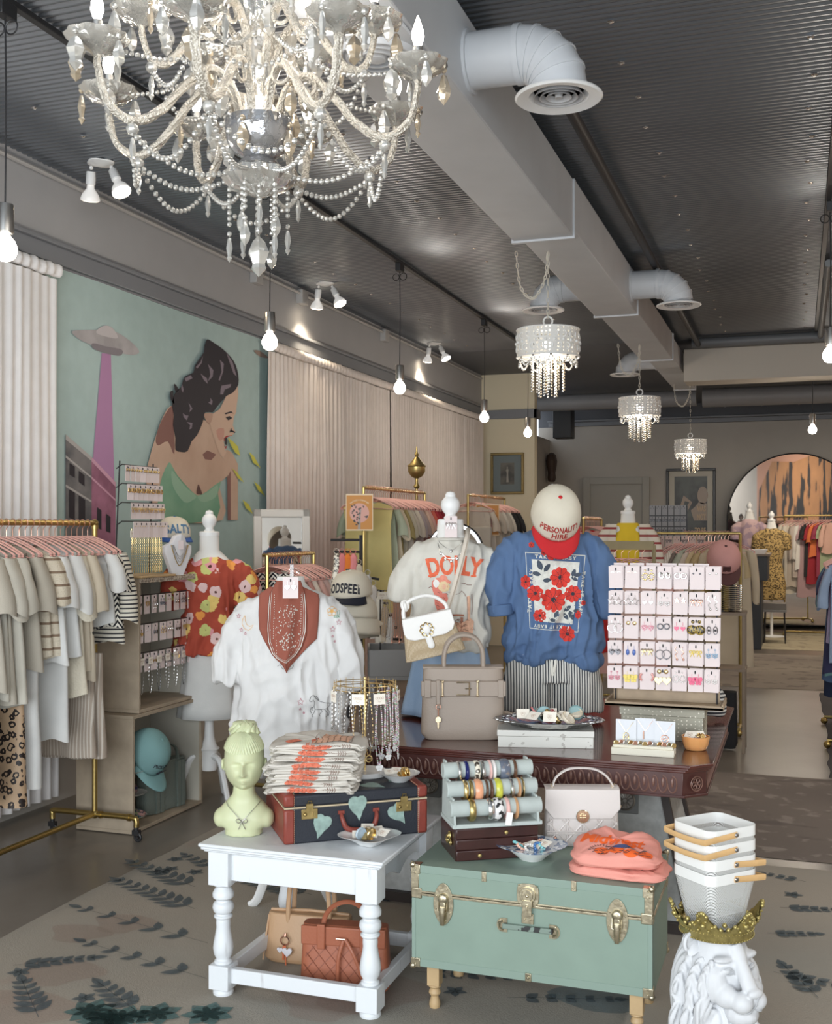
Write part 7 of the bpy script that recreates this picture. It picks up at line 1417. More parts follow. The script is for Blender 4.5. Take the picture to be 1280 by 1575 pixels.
for r_ in range(3):
    z = UZ0+.565-.155*r_; 
    m = B(); m.tube([(-3.33, UY0+.02, z+.052),(-3.33, UY1-.02, z+.052)], .003, 6); tag(m.build('wire_rail', BLACK), 'black wire rail in the upper shell-trimmed crate, %s row' % ('top','middle','lower')[r_], 'rail')
    for c_ in range(8):
        y = UY0+.055+c_*.075+(.01 if r_ == 1 else 0); k = ('heart','bow','bighoop','chandelier','stud','drop','star','hoop')[(c_+r_*3) % 8]
        earcard('blush earring card hanging in the upper crate, %s row' % ('top','middle','lower')[r_], (-3.318+.003*(c_ % 2), y, z), pi/2+random.uniform(-.12,.12), k, (GM,GOLD,SILVER)[(c_+r_) % 3], .058, .098, 'crate earring cards, %s row' % ('top','middle','lower')[r_])
m = B(); m.tube([(-3.33, UY0+.02, UZ0+.27),(-3.33, UY1-.02, UZ0+.27)], .003, 6); tag(m.build('wire_rail', BLACK), 'lowest black wire rail in the shell-trimmed crate, carrying necklaces', 'rail')
for c_ in range(7): necklace('chain necklace on a cream card in the upper crate, bottom row', (-3.312, UY0+.07+c_*.085, UZ0+.29), .20, .016, (GREYM,SILVER,GM)[c_ % 3], charm=None, group='crate necklaces, bottom row', tang=(0,1))
# things inside the lower crate
p = PX(272, 1250, QX-.10); SAGEC = fab('grey_green_canvas', (.17,.20,.175), bump=.4, bs=160); t = thing('tote_bag', 'grey green canvas tote standing in the low wooden crate', 'handbag', (QX-.11, 5.40, .024), pi/2-.12)
m = bagbody(B(), .37, .11, .27, .7); m.build('body', SAGEC, t, bev=.004); m = B()
for x in (-.10,-.065,.085,.12): m.box(x-.014,-.06,.002,x+.014,-.035,.262)
m.build('webbing_strap', SAGEC, t)
for yy_ in (-.035,.03): m = B(); m.tube(smoothpts([(-.085,yy_,.255),(-.07,yy_,.33),(0,yy_,.37),(.08,yy_,.33),(.10,yy_,.255)], 5), (.011,.006), 8, flat=(0,1,0)); m.build('handle', SAGEC, t)
MINT = fab('mint_twill', (.20,.36,.36)); c_ = cap('baseball_cap', 'mint green cap with racket emblem in the low wooden crate', (QX-.05, 5.13, .385), pi/2-.1, .95, MINT, MINT, [('PICKLEBALL', .022, .060, .0008, .8)], INK, MINT, s_=1.25, h=.12, arc=1.2)
m = B()
for sg in (-1,1): m.T = TR(sg*.014, -.1085, .034, rx=.12); m.tube([(.012*cos(q), 0, .014*sin(q)) for q in [2*pi*k/16 for k in range(16)]], .0012, 4, closed=True); [m.tube([(x,0,-.011),(x,0,.011)], .0006, 4) for x in (-.005,0,.005)]; m.tube([(sg*-.006,0,-.013),(sg*-.016,0,-.026)], .002, 5)
m.build('racket_emblem', INK, c_)
t = thing('tiered_stand', 'three-tier scalloped plate stand in the low wooden crate', 'stand', (QX-.085, 5.055, .024))
m = B(); m.tube([(0,0,0),(0,0,.33)], .006, 8); m.build('centre_rod', BRASS, t); WPL = mat('cream_glazed_plate', (.62,.60,.54), .25)
for z in (.035,.155,.275): m = B(); m.lathe([(0,0),(.05,.0),(.085,.014),(.088,.017),(.05,.006),(0,.006)], 40, (0,0,z), lob=14, la=.035); m.build('plate', WPL, t)
random.seed(23); SC = [('navy',(.03,.05,.10)),('blush',(.45,.25,.22)),('dark blue',(.02,.03,.12)),('olive',(.25,.28,.14)),('denim blue',(.10,.16,.26))]
for i in range(10):
    q = SC[i % 5]; z = .024+(.035,.155,.275)[i % 3]+.022; m = B(); a0 = i*2.1; m.torus((0,0,0), .026, .011, 16, 8, 'z'); m.torus((.01,.01,.012), .02, .009, 14, 7, 'z'); o = m.build('hair_scrunchie', fab(q[0]+'_satin', q[1], r=.4)); o.location = (QX-.085+.04*cos(a0), 5.055+.04*sin(a0), z); o.rotation_euler = (.3*sin(i), .3*cos(i), i); tag(o, '%s scrunchie on the plate stand in the low crate' % q[0], 'scrunchie', '%s scrunchies on the plate stand' % q[0])
# on top of the crates: wire earring stand with chains, bust, cap
t = thing('earring_stand', 'black wire stand with four rows of earring cards on top of the crates', 'display rack', (QX-.10, 5.0, UZ1)); m = B(); m.box(-.10,.0,0,.12,.34,.012); m.build('wood_base', LW, t, bev=.003)
m = B()
for y in (.01,.33): m.tube([(-.05,y,.012),(-.02,y,.62)], .004, 6)
for z in (.30,.40,.50,.60): m.tube([(0,0,z),(0,.34,z)], .003, 6); m.tube([(-.04,.01,z-.02),(0,0,z)], .003, 6)
m.build('wire_frame', BLACK, t)
for r_ in range(4):
    for c_ in range(7): earcard('blush card with gold studs on the stand above the crates, %s row' % ('top','second','third','lowest')[r_], (QX-.085+.012*r_, 5.03+c_*.047+.008*r_, UZ1+.555-.10*r_), pi/2+random.uniform(-.2,.1), ('bigstud','twist','bow','stud')[r_], GOLD, .046, .085, 'stand earring cards, %s row' % ('top','second','third','lowest')[r_])
for c_ in range(16): necklace('long gold chain necklace hanging on the stand above the crates', (QX-.06, 5.03+c_*.019, UZ1+.26), .235, .004, (GOLD,BRASS)[c_ % 2], group='gold chains on the stand above the crates', tagc=(c_ % 3 == 0), tang=(0,1))
WV = fab('white_velvet', (.74,.72,.73)); bp = PX(276, 884, QX-.02); t = thing('necklace_bust', 'white velvet necklace bust with layered chains on top of the crates', 'jewellery stand', (QX-.04, bp.y-.02, UZ1), pi/2-.45)
m = B(); vs_ = [(-.035,0),(-.055,.05),(-.088,.13),(-.085,.165),(-.045,.185),(-.03,.22),(0,.232),(.03,.22),(.045,.185),(.085,.165),(.088,.13),(.055,.05),(.035,0)]
m.T = M(((1,0,0,0),(0,0,-1,-.02),(0,1,0,0),(0,0,0,1))); m.prism(vs_, -.02, .02); v = voxel(m, .004, 6, .5, lambda co, n: V((0, -.03*(1-abs(co.x)/.1)*(co.z/.23), 0))); v.build('bust_form', WV, t); nt_ = bvh(v)
m = B(); q = on(nt_, 0, .17, .002); m.cbox(q[0], q[1]-.002, q[2], .034, .001, .05); m.build('blush_card', CARD, t)
for k, (w_, dz, mt_, r_) in enumerate(((.040,.09,SILVER,.0012),(.048,.075,SILVER,.0012),(.055,.055,GOLD,.0028),(.045,.105,SILVER,.001))): fine_neck('%s chain draped on the white velvet bust' % ('short silver','medium silver','chunky gold','shortest fine silver')[k], t.location, t.rotation_euler[2], [on(nt_, x*w_, dz+(.17-dz)*abs(x)**1.6, .004) for x in (-1,-.7,-.35,0,.35,.7,1)], mt_, r=r_)
cp2 = PX(283, 822, QX-.12); c_ = cap('baseball_cap', 'cream cap with blue brim reading SALTY, on top of the crates', (QX-.20, cp2.y+.02, UZ1+.215), pi/2-.75, .12, CRM, BLUT, [('SALTY', .060, .052, .0022, .78)], mat('steel_blue_thread', (.08,.19,.34), .7), BLUT, s_=1.1, arc=1.2)
m = B(); m.lathe([(.05,0),(.05,.01),(.012,.02),(.012,.17),(.06,.20),(0,.21)], 20); tag(m.build('cap_stand', WHITEP), 'white stand under the cream and blue cap on the crates', 'stand').location = (QX-.20, cp2.y+.02, UZ1)
# ---------------- floral dress mannequin ----------------
FLOR = fab('red_floral_print', (.42,.07,.04), pat=('flor', 13, [(.80,.35,.38),(.85,.62,.20),(.86,.35,.08),(.84,.60,.58),(.60,.62,.22)]))
mp = P(322, 1000, 6.45); t = thing('mannequin', 'white mannequin on turned tripod legs wearing the red floral top', 'mannequin', (mp.x, mp.y, 0), TH+.1)
m = B(); m.lathe([(.045,.19),(.05,.22),(.05,.30),(.06,.315),(.045,.33),(.03,.38),(.026,.46),(.034,.52),(.03,.56),(.028,.75),(.03,.9)], 24); m.build('pole', WHITEP, t)
for k in range(3): a_ = 2*pi*k/3-.9; m = B(); m.tube(smoothpts([(.04*cos(a_),.04*sin(a_),.27),(.11*cos(a_),.11*sin(a_),.25),(.17*cos(a_),.17*sin(a_),.10),(.20*cos(a_),.20*sin(a_),.012)], 5), (.018,.024), 8); m.build('leg', WHITEP, t)
m = B(); lo([(.88,.13,.10,0),(1.05,.11,.09,0),(1.25,.14,.10,0),(1.38,.14,.08,0),(1.43,.10,.06,0),(1.47,.058,.055,0),(1.57,.055,.052,0)], m, 28, .9); m.build('torso', SKINW, t); knobtop(t, 0, 0, 1.575)
s = thing('floral_blouse', 'puff-sleeved red floral top on the tripod mannequin behind the crates', 'top', t.location, TH+.1)
tee(s, [(.87,.22,.15,0),(1.0,.185,.13,0),(1.12,.14,.105,0),(1.2,.15,.11,0),(1.32,.165,.105,0),(1.39,.15,.085,0),(1.43,.09,.06,0)], [([(-.12,0,1.38),(-.18,0,1.33),(-.22,0,1.24),(-.19,0,1.13)], [(.05,.05),(.075,.07),(.075,.07),(.04,.045)]), ([(.12,0,1.38),(.18,0,1.33),(.22,0,1.24),(.19,0,1.13)], [(.05,.05),(.075,.07),(.075,.07),(.04,.045)])], FLOR, 3, fold=.014)
s = thing('white_skirt', 'long pale skirt below the red floral top beside the crates', 'skirt', t.location, TH+.1); m = B(); m.grid(lambda u, v: ((.12+.06*v+.01*v*cos(8*2*pi*u))*cos(2*pi*u), (.10+.05*v)*sin(2*pi*u), 1.0-.50*v), 60, 8, cu=True); m.build('skirt', WHL, s, solid=.003)
# ---------------- pendants, spots, lattice lamps ----------------
BULB = mat('lit_bulb_glass', (1,.93,.82), .3, em=9, emc=(1,.93,.82)); LED = mat('lit_candle_bulb', (1,.97,.92), .3, em=16, emc=(1,.95,.88)); SPOT = mat('lit_reflector_face', (1,.9,.72), .3, em=16, emc=(1,.84,.62)); SPOTD = mat('dim_reflector_face', (.9,.85,.75), .4, em=.9, emc=(1,.9,.75))
def plight(parent, z, e, col=(1,.88,.74), r=.05, x=0, y=0):
    l = bpy.data.lights.new('bulb_light', 'POINT'); l.energy = e; l.color = col; l.shadow_soft_size = r; o = bpy.data.objects.new('bulb_light', l); COL.objects.link(o); o.parent = parent; o.location = (x, y, z)
t = thing('track_rail', 'black lighting track running along the ceiling on the left, carrying cord pendants', 'track', (-2.93, 0, 3.665)); m = B(); m.box(-.018,1,-.012,.018,13.6,.012); m.build('rail', BLACK, t, bev=.003)
t = thing('track_rail', 'black lighting track at the right of the ceiling, carrying two pendants', 'track', (.18, 0, 3.665)); m = B(); m.box(-.018,5,-.012,.018,12.3,.012); m.build('rail', BLACK, t, bev=.003)
def pend(lab, px, X):
    r_ = ray(px, 700); y = r_.y*(X/r_.x); t = thing('pendant_lamp', lab, 'pendant lamp', (X, y, 3.653), 0, 'bulb pendants on black cords'); zb = 2.70-3.653
    m = B(); m.box(-.022,-.045,-.06,.022,.045,0); m.build('track_adapter', BLACK, t, bev=.004)
    m = B(); m.tube([(0,0,-.06),(.004,0,-.4),(0,0,zb+.16)], .0035, 6); m.torus((.03,0,-.10), .028, .0032, 18, 5, 'y'); m.torus((-.03,0,-.10), .026, .0032, 18, 5, 'y'); m.build('cord', BLACK, t)
    m = B(); m.lathe([(.006,zb+.165),(.030,zb+.165),(.033,zb+.16),(.033,zb+.055),(.028,zb+.05)], 24); m.build('socket', CHROME, t)
    m = B(); m.lathe([(.014,zb+.055),(.02,zb+.04),(.036,zb+.022),(.046,zb-.004),(.046,zb-.02),(.036,zb-.044),(.018,zb-.056),(0,zb-.059)], 24); m.build('bulb', BULB, t); plight(t, zb-.12, 9)
for px, X, lab in ((8,-2.93,'bare bulb pendant at the left edge of the picture, nearest on its track'),(415,-2.93,'bare bulb pendant in front of the right edge of the mural'),(615,-2.93,'bare bulb pendant in front of the middle of the blush curtains'),(745,-2.93,'bare bulb pendant near the far end of the blush curtains'),(812,-2.93,'farthest bare bulb pendant, in front of the cream partition'),(1277,.19,'bare bulb pendant at the right edge of the picture'),(1250,.15,'smaller bare bulb pendant left of the one at the right edge')): pend(lab, px, X)
def spots(lab, px, py, lit=(1,1)):
    c = G(px, py, 3.69); t = thing('twin_spotlight', lab, 'spotlight', c, 0, 'twin ceiling spotlights'); m = B(); m.lathe([(.0,-.022),(.03,-.02),(.075,-.006),(.078,0)], 24, lob=4, la=.08); m.build('ceiling_plate', WHITEP, t)
    for k, (dx, dy, rx, ry) in enumerate(((-.05,-.02,.25,.22),(.055,.02,-.15,-.5))):
        T0 = TR(dx, dy, -.02, rx=rx, ry=ry); m = B(); m.T = T0; m.ball((0,0,-.01), .012, 8, 6); m.lathe([(.022,-.03),(.026,-.035),(.028,-.10),(.022,-.105)], 20); m.build('lamp_holder', WHITEP, t)
        m = B(); m.T = T0; m.lathe([(.020,-.10),(.022,-.125),(.045,-.155),(.056,-.185),(.054,-.192)], 26); rf = m.build('reflector_bulb', mat('white_bulb_shell', (.85,.83,.8), .35, em=.25), t); m = B(); m.T = T0; m.lathe([(.054,-.192),(.035,-.200),(0,-.203)], 26); m.build('bulb_face', SPOT if lit[k] else SPOTD, rf)
        if lit[k]:
            l = bpy.data.lights.new('spot_light', 'SPOT'); l.energy = 24; l.color = (1,.82,.6); l.spot_size = 1.9; l.spot_blend = .8; l.shadow_soft_size = .05; o = bpy.data.objects.new('spot_light', l); COL.objects.link(o); o.parent = t; o.location = (T0 @ V((0,0,-.23))); o.rotation_euler = (rx, ry, 0)
spots('twin white spotlight left of the chandelier, one bulb dim', 155, 250, (0,1)); spots('twin spotlight above the end of the mural', 500, 436); spots('twin spotlight above the blush curtains', 668, 528); spots('farthest twin spotlight, beside the cream partition', 766, 578)
LAT = mat('white_filigree_metal', (.80,.78,.74), .45, pat=('dots', 42, .30, .25), c2=(.30,.28,.25)); XTAL = mat('clear_crystal', (.80,.78,.73), .06, .4, tr=.45, ior=1.5); XT2 = mat('amber_crystal', (.72,.60,.44), .07, .4, tr=.4)
nt = LAT.node_tree; q_ = [n for n in nt.nodes if n.type == 'MATH' and n.operation == 'LESS_THAN'][0]; iv = nt.nodes.new('ShaderNodeMath'); iv.operation = 'SUBTRACT'; iv.inputs[0].default_value = 1; nt.links.new(q_.outputs[0], iv.inputs[1]); nt.links.new(iv.outputs[0], nt.nodes['Principled BSDF'].inputs['Alpha'])
def drum(lab, px, py, d, zc_, sw):
    c = P(px, py, d); t = thing('lattice_drum_lamp', lab, 'hanging lamp', c, 0, 'white filigree drum lamps'); R_, H_ = .19, .165; zt = zc_-c.z
    m = B(); m.lathe([(R_,-H_/2),(R_,H_/2)], 48); m.build('filigree_drum', LAT, t)
    m = B(); [m.torus((0,0,z), R_, .005, 40, 6) for z in (-H_/2, H_/2)]
    for k in range(22):
        a_ = 2*pi*k/22; [m.torus((R_*cos(a_+j*.14), R_*sin(a_+j*.14), z), .018, .0035, 10, 4, 'y' if abs(sin(a_)) > .7 else 'x') for j, z in ((0,.035),(1,-.035))]; m.ball((1.02*R_*cos(a_), 1.02*R_*sin(a_), 0), .009, 6, 5)
    m.tube([(-R_,0,H_/2),(0,0,H_/2+.02),(R_,0,H_/2)], .004, 6); m.tube([(0,-R_,H_/2),(0,0,H_/2+.02),(0,R_,H_/2)], .004, 6); m.torus((0,0,H_/2+.055), .028, .006, 20, 6, 'y'); m.build('drum_frame', WHITEP, t)
    m = B(); m.ball((0,0,.0), .036, 14, 10); m.build('bulb', BULB, t); plight(t, -.13, 5, (1,.90,.78))
    for ring, (rr_, n_, L_) in enumerate(((.10,10,.22),(.055,7,.25))):
        for k in range(n_):
            a_ = 2*pi*k/n_; m = B(); n2 = int(L_/.0175)
            for j in range(n2): m.ball((rr_*cos(a_), rr_*sin(a_), -H_/2-.01-j*.0175), .0075, 6, 5)
            m.build('bead_strand', XTAL if k % 3 else XT2, t)
    for k in range(10):
        a0, a1 = 2*pi*k/10, 2*pi*(k+1)/10; m = B()
        for j in range(12): q = j/11; a_ = a0+(a1-a0)*q; m.ball(((R_-.015)*cos(a_), (R_-.015)*sin(a_), -H_/2-.005-.055*sin(pi*q)), .0078, 6, 5)
        m.build('bead_swag', XTAL, t)
    def chain(pts, nm):
        m = B(); pp = smoothpts(pts, 6); dist = 0; k = 0; L_ = [V(p) for p in pp]; seg = []
        for a_, b_ in zip(L_, L_[1:]):
            n2 = max(1, int((b_-a_).length/.03)); seg += [(a_.lerp(b_, j/n2), a_.lerp(b_, (j+1)/n2)) for j in range(n2)]
        for i, (a_, b_) in enumerate(seg):
            d_ = (b_-a_).normalized(); mid = (a_+b_)/2; w_ = d_.cross(V((0,1,0)) if i % 2 else V((1,0,0)))
            w_ = w_.normalized()*.008 if w_.length > 1e-5 else V((.008,0,0)); m.tube([mid+d_*.020*cos(q)+w_*sin(q) for q in [2*pi*j/8 for j in range(8)]], .0026, 4, closed=True)
        m.build(nm, mat('cream_chain', (.66,.62,.54), .5), t)
    chain([(0,0,H_/2+.08),(0,0,(zt+H_/2+.08)/2),(0,0,zt)], 'hanging_chain'); chain([(0,0,zt),(-.02,0,zt-.16),(-.09,0,zt-.27),(-.17,0,zt-.20),(sw,0,zt+.02)], 'swag_chain')
drum('nearest and largest white filigree drum lamp, hanging under the long duct', 843, 529, 6.75, 3.28, -.20); drum('middle white filigree drum lamp under the long duct', 984, 626, 10.3, 3.30, -.20); drum('smallest, farthest white filigree drum lamp under the long duct', 1062, 687, 13.6, 3.37, -.2)
# ---------------- crystal chandelier ----------------
CRG = mat('champagne_rope_glass', (.78,.72,.62), .12, .55, tr=.35, bump=.9, bs=150); CUPM = mat('mercury_glass', (.76,.74,.69), .07, .6, tr=.35, bump=.5, bs=26); SMK = mat('smoked_mirror_glass', (.45,.45,.46), .06, .75, bump=.3, bs=30)
cc = P(398, 200, 3.25); CHX, CHY = cc.x, cc.y; t = thing('chandelier', 'large crystal chandelier with rope glass arms and candle bulbs at the top left', 'chandelier', (CHX, CHY, 0)); random.seed(44)
m = B(); m.tube([(0,0,3.20),(0,0,3.265)], .008, 8); m.lathe([(.06,3.269),(.055,3.255),(.015,3.245),(0,3.245)], 20); m.build('ceiling_rod', SILVER, t)
m = B(); m.lathe([(.012,3.225),(.03,3.22),(.018,3.20),(.05,3.17),(.062,3.12),(.04,3.07),(.02,3.04),(.03,3.0),(.045,2.93),(.03,2.86),(.05,2.83),(.06,2.80)], 24, lob=10, la=.06); m.build('centre_column', CUPM, t)
m = B(); m.lathe([(.085,2.80),(.098,2.795),(.10,2.775),(.092,2.73),(.07,2.70),(.045,2.685),(.055,2.675),(.07,2.66),(.055,2.645),(.04,2.64)], 36); m.build('centre_bowl', SMK, t)
m = B(); m.lathe([(.03,2.655),(.06,2.65),(.098,2.645),(.104,2.625),(.085,2.60),(.04,2.585),(.02,2.575),(0,2.57)], 48, lob=12, la=.06); m.build('lower_cup', CUPM, t)
def crystal(m, p, s_=1, ty=0):
    x, y, z = p
    if ty == 0: prof = [(.0,0),(.006,-.004),(.016,-.035),(.013,-.05),(0,-.066)]
    elif ty == 1: prof = [(0,0),(.005,-.004),(.0095,-.03),(.005,-.05),(.008,-.056),(0,-.068)]
    else: prof = [(0,0),(.012,-.012),(.020,-.030),(.012,-.050),(.014,-.058),(0,-.072)]
    m.lathe([(r_*s_, z_*s_) for r_, z_ in prof], 6, (x, y, z)); m.ball((x, y, z+.009*s_), .007*s_, 6, 5)
def beads(m, a_, b_, sag, r_=.0082):
    n = max(3, int((V(b_)-V(a_)).length*1.25/.021))
    for j in range(n+1): q = j/n; p = V(a_).lerp(V(b_), q); m.ball((p.x, p.y, p.z-sag*sin(pi*q)), r_, 6, 5)
tips = []
for tier, (n, off, path, zt) in enumerate(((8, .13, [(.05,2.78),(.085,2.88),(.15,2.915),(.22,2.86),(.30,2.765),(.38,2.72),(.45,2.76),(.475,2.84),(.478,2.885)], 2.885), (6, .42, [(.04,2.95),(.08,3.06),(.14,3.09),(.20,3.03),(.26,2.96),(.31,2.965),(.335,3.03),(.34,3.07)], 3.07))):
    for k in range(n):
        a_ = 2*pi*k/n+off; ca, sa_ = cos(a_), sin(a_); m = B(); pts = smoothpts([(r_*ca, r_*sa_, z) for r_, z in path], 7)
        for ph in range(3):      # twisted rope strands
            q = []
            for i, p_ in enumerate(pts): an = i*.42+ph*2*pi/3; q.append(p_+V((-sa_, ca, 0))*.0055*cos(an)+V((ca*.3, sa_*.3, .9))*.0055*sin(an))
            m.tube(q, .0092, 6)
        m.torus((path[2][0]*ca, path[2][0]*sa_, path[2][1]-.03), .028, .006, 14, 6, 'y' if abs(ca) > .7 else 'x'); arm = m.build('arm', CRG, t)
        tx, ty_, tz = path[-1][0]*ca, path[-1][0]*sa_, zt
        m = B(); m.lathe([(.012,-.01),(.02,.0),(.05,.008),(.078,.028),(.086,.042),(.082,.043),(.05,.02),(.015,.012)], 40, (tx, ty_, tz), lob=10, la=.045); m.build('drip_cup', CUPM, arm)
        m = B(); m.lathe([(.013,.01),(.015,.02),(.015,.085),(.011,.088)], 16, (tx, ty_, tz)); m.build('candle_sleeve', CHROME, arm)
        m = B(); m.lathe([(.008,.086),(.013,.098),(.018,.115),(.016,.135),(.009,.155),(.003,.172),(0,.178)], 16, (tx, ty_, tz)); m.build('candle_bulb', LED, arm)
        for j in range(4):
            b2 = a_+2*pi*j/4+.5; m = B(); crystal(m, (tx+.078*cos(b2), ty_+.078*sin(b2), tz+.018), 1.15 if j % 2 else 1.35, (j+k) % 3); m.build('crystal_drop', XTAL if (j+k) % 4 else XT2, arm)
        m = B(); crystal(m, (path[5][0]*ca, path[5][0]*sa_, path[5][1]-.045), 1.1, 1); m.ball((path[5][0]*ca, path[5][0]*sa_, path[5][1]-.022), .018, 8, 6); m.build('crystal_finial', XTAL, arm)
        tips.append((tier, a_, V((path[5][0]*ca, path[5][0]*sa_, path[5][1]-.03)), V((tx, ty_, tz+.02))))
lower = [q for q in tips if q[0] == 0]
for i, q in enumerate(lower):
    nx = lower[(i+1) % len(lower)]; m = B(); beads(m, q[2], nx[2], .10); m.build('bead_garland', XTAL, t); m = B(); beads(m, q[2], (.09*cos(q[1]), .09*sin(q[1]), 2.63), .05); m.build('bead_garland', XTAL, t)
    m = B(); beads(m, q[3]-V((.08*cos(q[1]),.08*sin(q[1]),0)), (.05*cos(q[1]+.3), .05*sin(q[1]+.3), 3.05), .05, .007); m.build('bead_garland', XTAL, t)
up = [q for q in tips if q[0]]
for i, q in enumerate(up): nx = up[(i+1) % len(up)]; m = B(); beads(m, q[2], nx[2], .09, .0075); m.build('bead_garland', XTAL, t)
for k in range(12):
    a_ = 2*pi*k/12; r_ = .085 if k % 2 else .055; L_ = (.06,.10,.04,.13)[k % 4]; m = B(); n = int(L_/.017)
    for j in range(n): m.ball((r_*cos(a_), r_*sin(a_), 2.59-j*.017), .0075, 6, 5)
    crystal(m, (r_*cos(a_), r_*sin(a_), 2.59-L_-.01), 1.1, 1 if k % 3 else 0); m.build('crystal_strand', XTAL, t)
m = B(); [m.ball((0,0,2.56-j*.02), .011, 8, 6) for j in range(5)]; crystal(m, (0,0,2.46), 1.7, 2); m.build('bottom_crystal', XTAL, t)
for k in range(16): a_ = 2*pi*k/16; m = B(); r_ = (.10,.14)[k % 2]; z = (2.76,2.98,3.1,2.86)[k % 4]; crystal(m, (r_*cos(a_), r_*sin(a_), z), 1.3, k % 3); m.build('crystal_drop', XTAL if k % 3 else XT2, t)
plight(t, 2.98, 9, (1,.93,.84), .25)
# ---------------- middle and back of the shop ----------------
def rack(lab, x, y0, y1, z, axis='y', mt_=None, half=.24, base=True):
    t = thing('clothes_rack', lab, 'clothes rack', (0,0,0)); q = (lambda a, z_, o=0: (x+o, a, z_)) if axis == 'y' else (lambda a, z_, o=0: (a, x+o, z_)); mt_ = mt_ or GP
    m = B(); m.tube([q(y0,z), q(y1,z)], .012, 10); m.build('rail', mt_, t)
    for a in (y0, y1):
        m = B(); m.tube([q(a,.06), q(a,z)], .012, 8); m.build('upright', mt_, t)
        if base: m = B(); m.tube([q(a,.06,-half), q(a,.06,half)], .013, 8); [m.ball(q(a,.03,o), .028, 8, 6) for o in (-half, half)]; m.build('foot', mt_, t)
    if base: m = B(); m.tube([q(y0,.06), q(y1,.06)], .013, 8); m.build('base_rail', mt_, t)
def fill(where, x, y0, y1, z, items, axis='y', nh=None, sl=.2, L0=.55, rz=0, W=.2, hl='pink velvet hanger', kk=''):
    n = len(items); rt = (0 if axis == 'y' else pi/2)+rz
    for i, it in enumerate(items):
        ds, c_ = it[0], it[1]; L_ = it[2] if len(it) > 2 else L0+.07*((i*7) % 5-2); s_ = it[3] if len(it) > 3 else sl; a = y0+(y1-y0)*(i+.5)/n; loc = (x, a, z) if axis == 'y' else (a, x, z)
        mt_ = c_ if not isinstance(c_, tuple) else fab(ds.replace(' ', '_')+'_cloth', c_); v = i % 3
        ct = 'dress' if L_ > .85 else ('blouse' if s_ < .26 else 'shirt'); garment(ct, '%s %s on %s' % (ds, ct, where), ct, loc, rt+.06*sin(i*2.3), mt_, 'G%s%d%d%d' % (kk, v, int(L_*10), int(s_*20)), None, L_=L_, sl=s_, seed=v*2.1+i, W=W, flare=.02+.02*v)
    for i in range(nh if nh is not None else n):
        a = y0+(y1-y0)*(i+.5)/(nh or n); hang_at((x, a, z) if axis == 'y' else (a, x, z), rt+.08*sin(i*1.7), '%s on %s' % (hl, where), 'hangers on '+where)
X3 = -3.0
rack('short gold rack behind the floral mannequin', X3, 5.95, 6.62, 1.435, half=.2); fill('the short gold rack behind the floral mannequin', X3, 5.98, 6.55, 1.435, [('black and cream zigzag', CHV, .5, .2),('dusty rose', (.50,.25,.22)),('cream voile', (.72,.66,.58)),('blush', (.66,.42,.38)),('pale pink', (.70,.50,.46)),('white eyelet', WHL),('soft rose', (.60,.33,.30))], nh=16)
rack('tall gold rack before the blush curtains', X3, 7.5, 8.9, 1.895)
fill('the tall rack before the blush curtains', X3, 7.55, 8.85, 1.895, [('lemon yellow sleeveless', (.72,.60,.25), .80, 0),('pale sage', (.42,.46,.34)),('sand linen', (.60,.50,.36), .5, .22),('olive gold', (.34,.27,.11), .6, .22),('pale khaki', (.52,.47,.36)),('oyster', (.58,.52,.44)),('light sand', (.62,.55,.45)),('lilac grey', (.38,.32,.33)),('mauve taupe', (.42,.33,.31)),('peach beige', (.66,.45,.35)),('blush rose', (.60,.35,.31)),('coral', (.62,.13,.09)),('cherry red', (.42,.03,.04)),('crimson', (.33,.015,.03)),('wine red', (.22,.01,.02)),('dark cherry', (.28,.02,.03))], nh=30)
rack('gold rack in front of the cream partition', X3, 10.2, 11.6, 1.915)
fill('the rack in front of the cream partition', X3, 10.3, 11.5, 1.915, [('light beige', (.62,.54,.45)),('white sleeveless', (.75,.72,.66), .7, 0),('natural linen', (.56,.50,.42)),('ecru', (.66,.62,.54)),('stone', (.50,.46,.40)),('ivory', (.72,.68,.60)),('black sequin', (.015,.015,.018)),('jet black', (.01,.01,.012)),('charcoal', (.03,.03,.035))], nh=22)
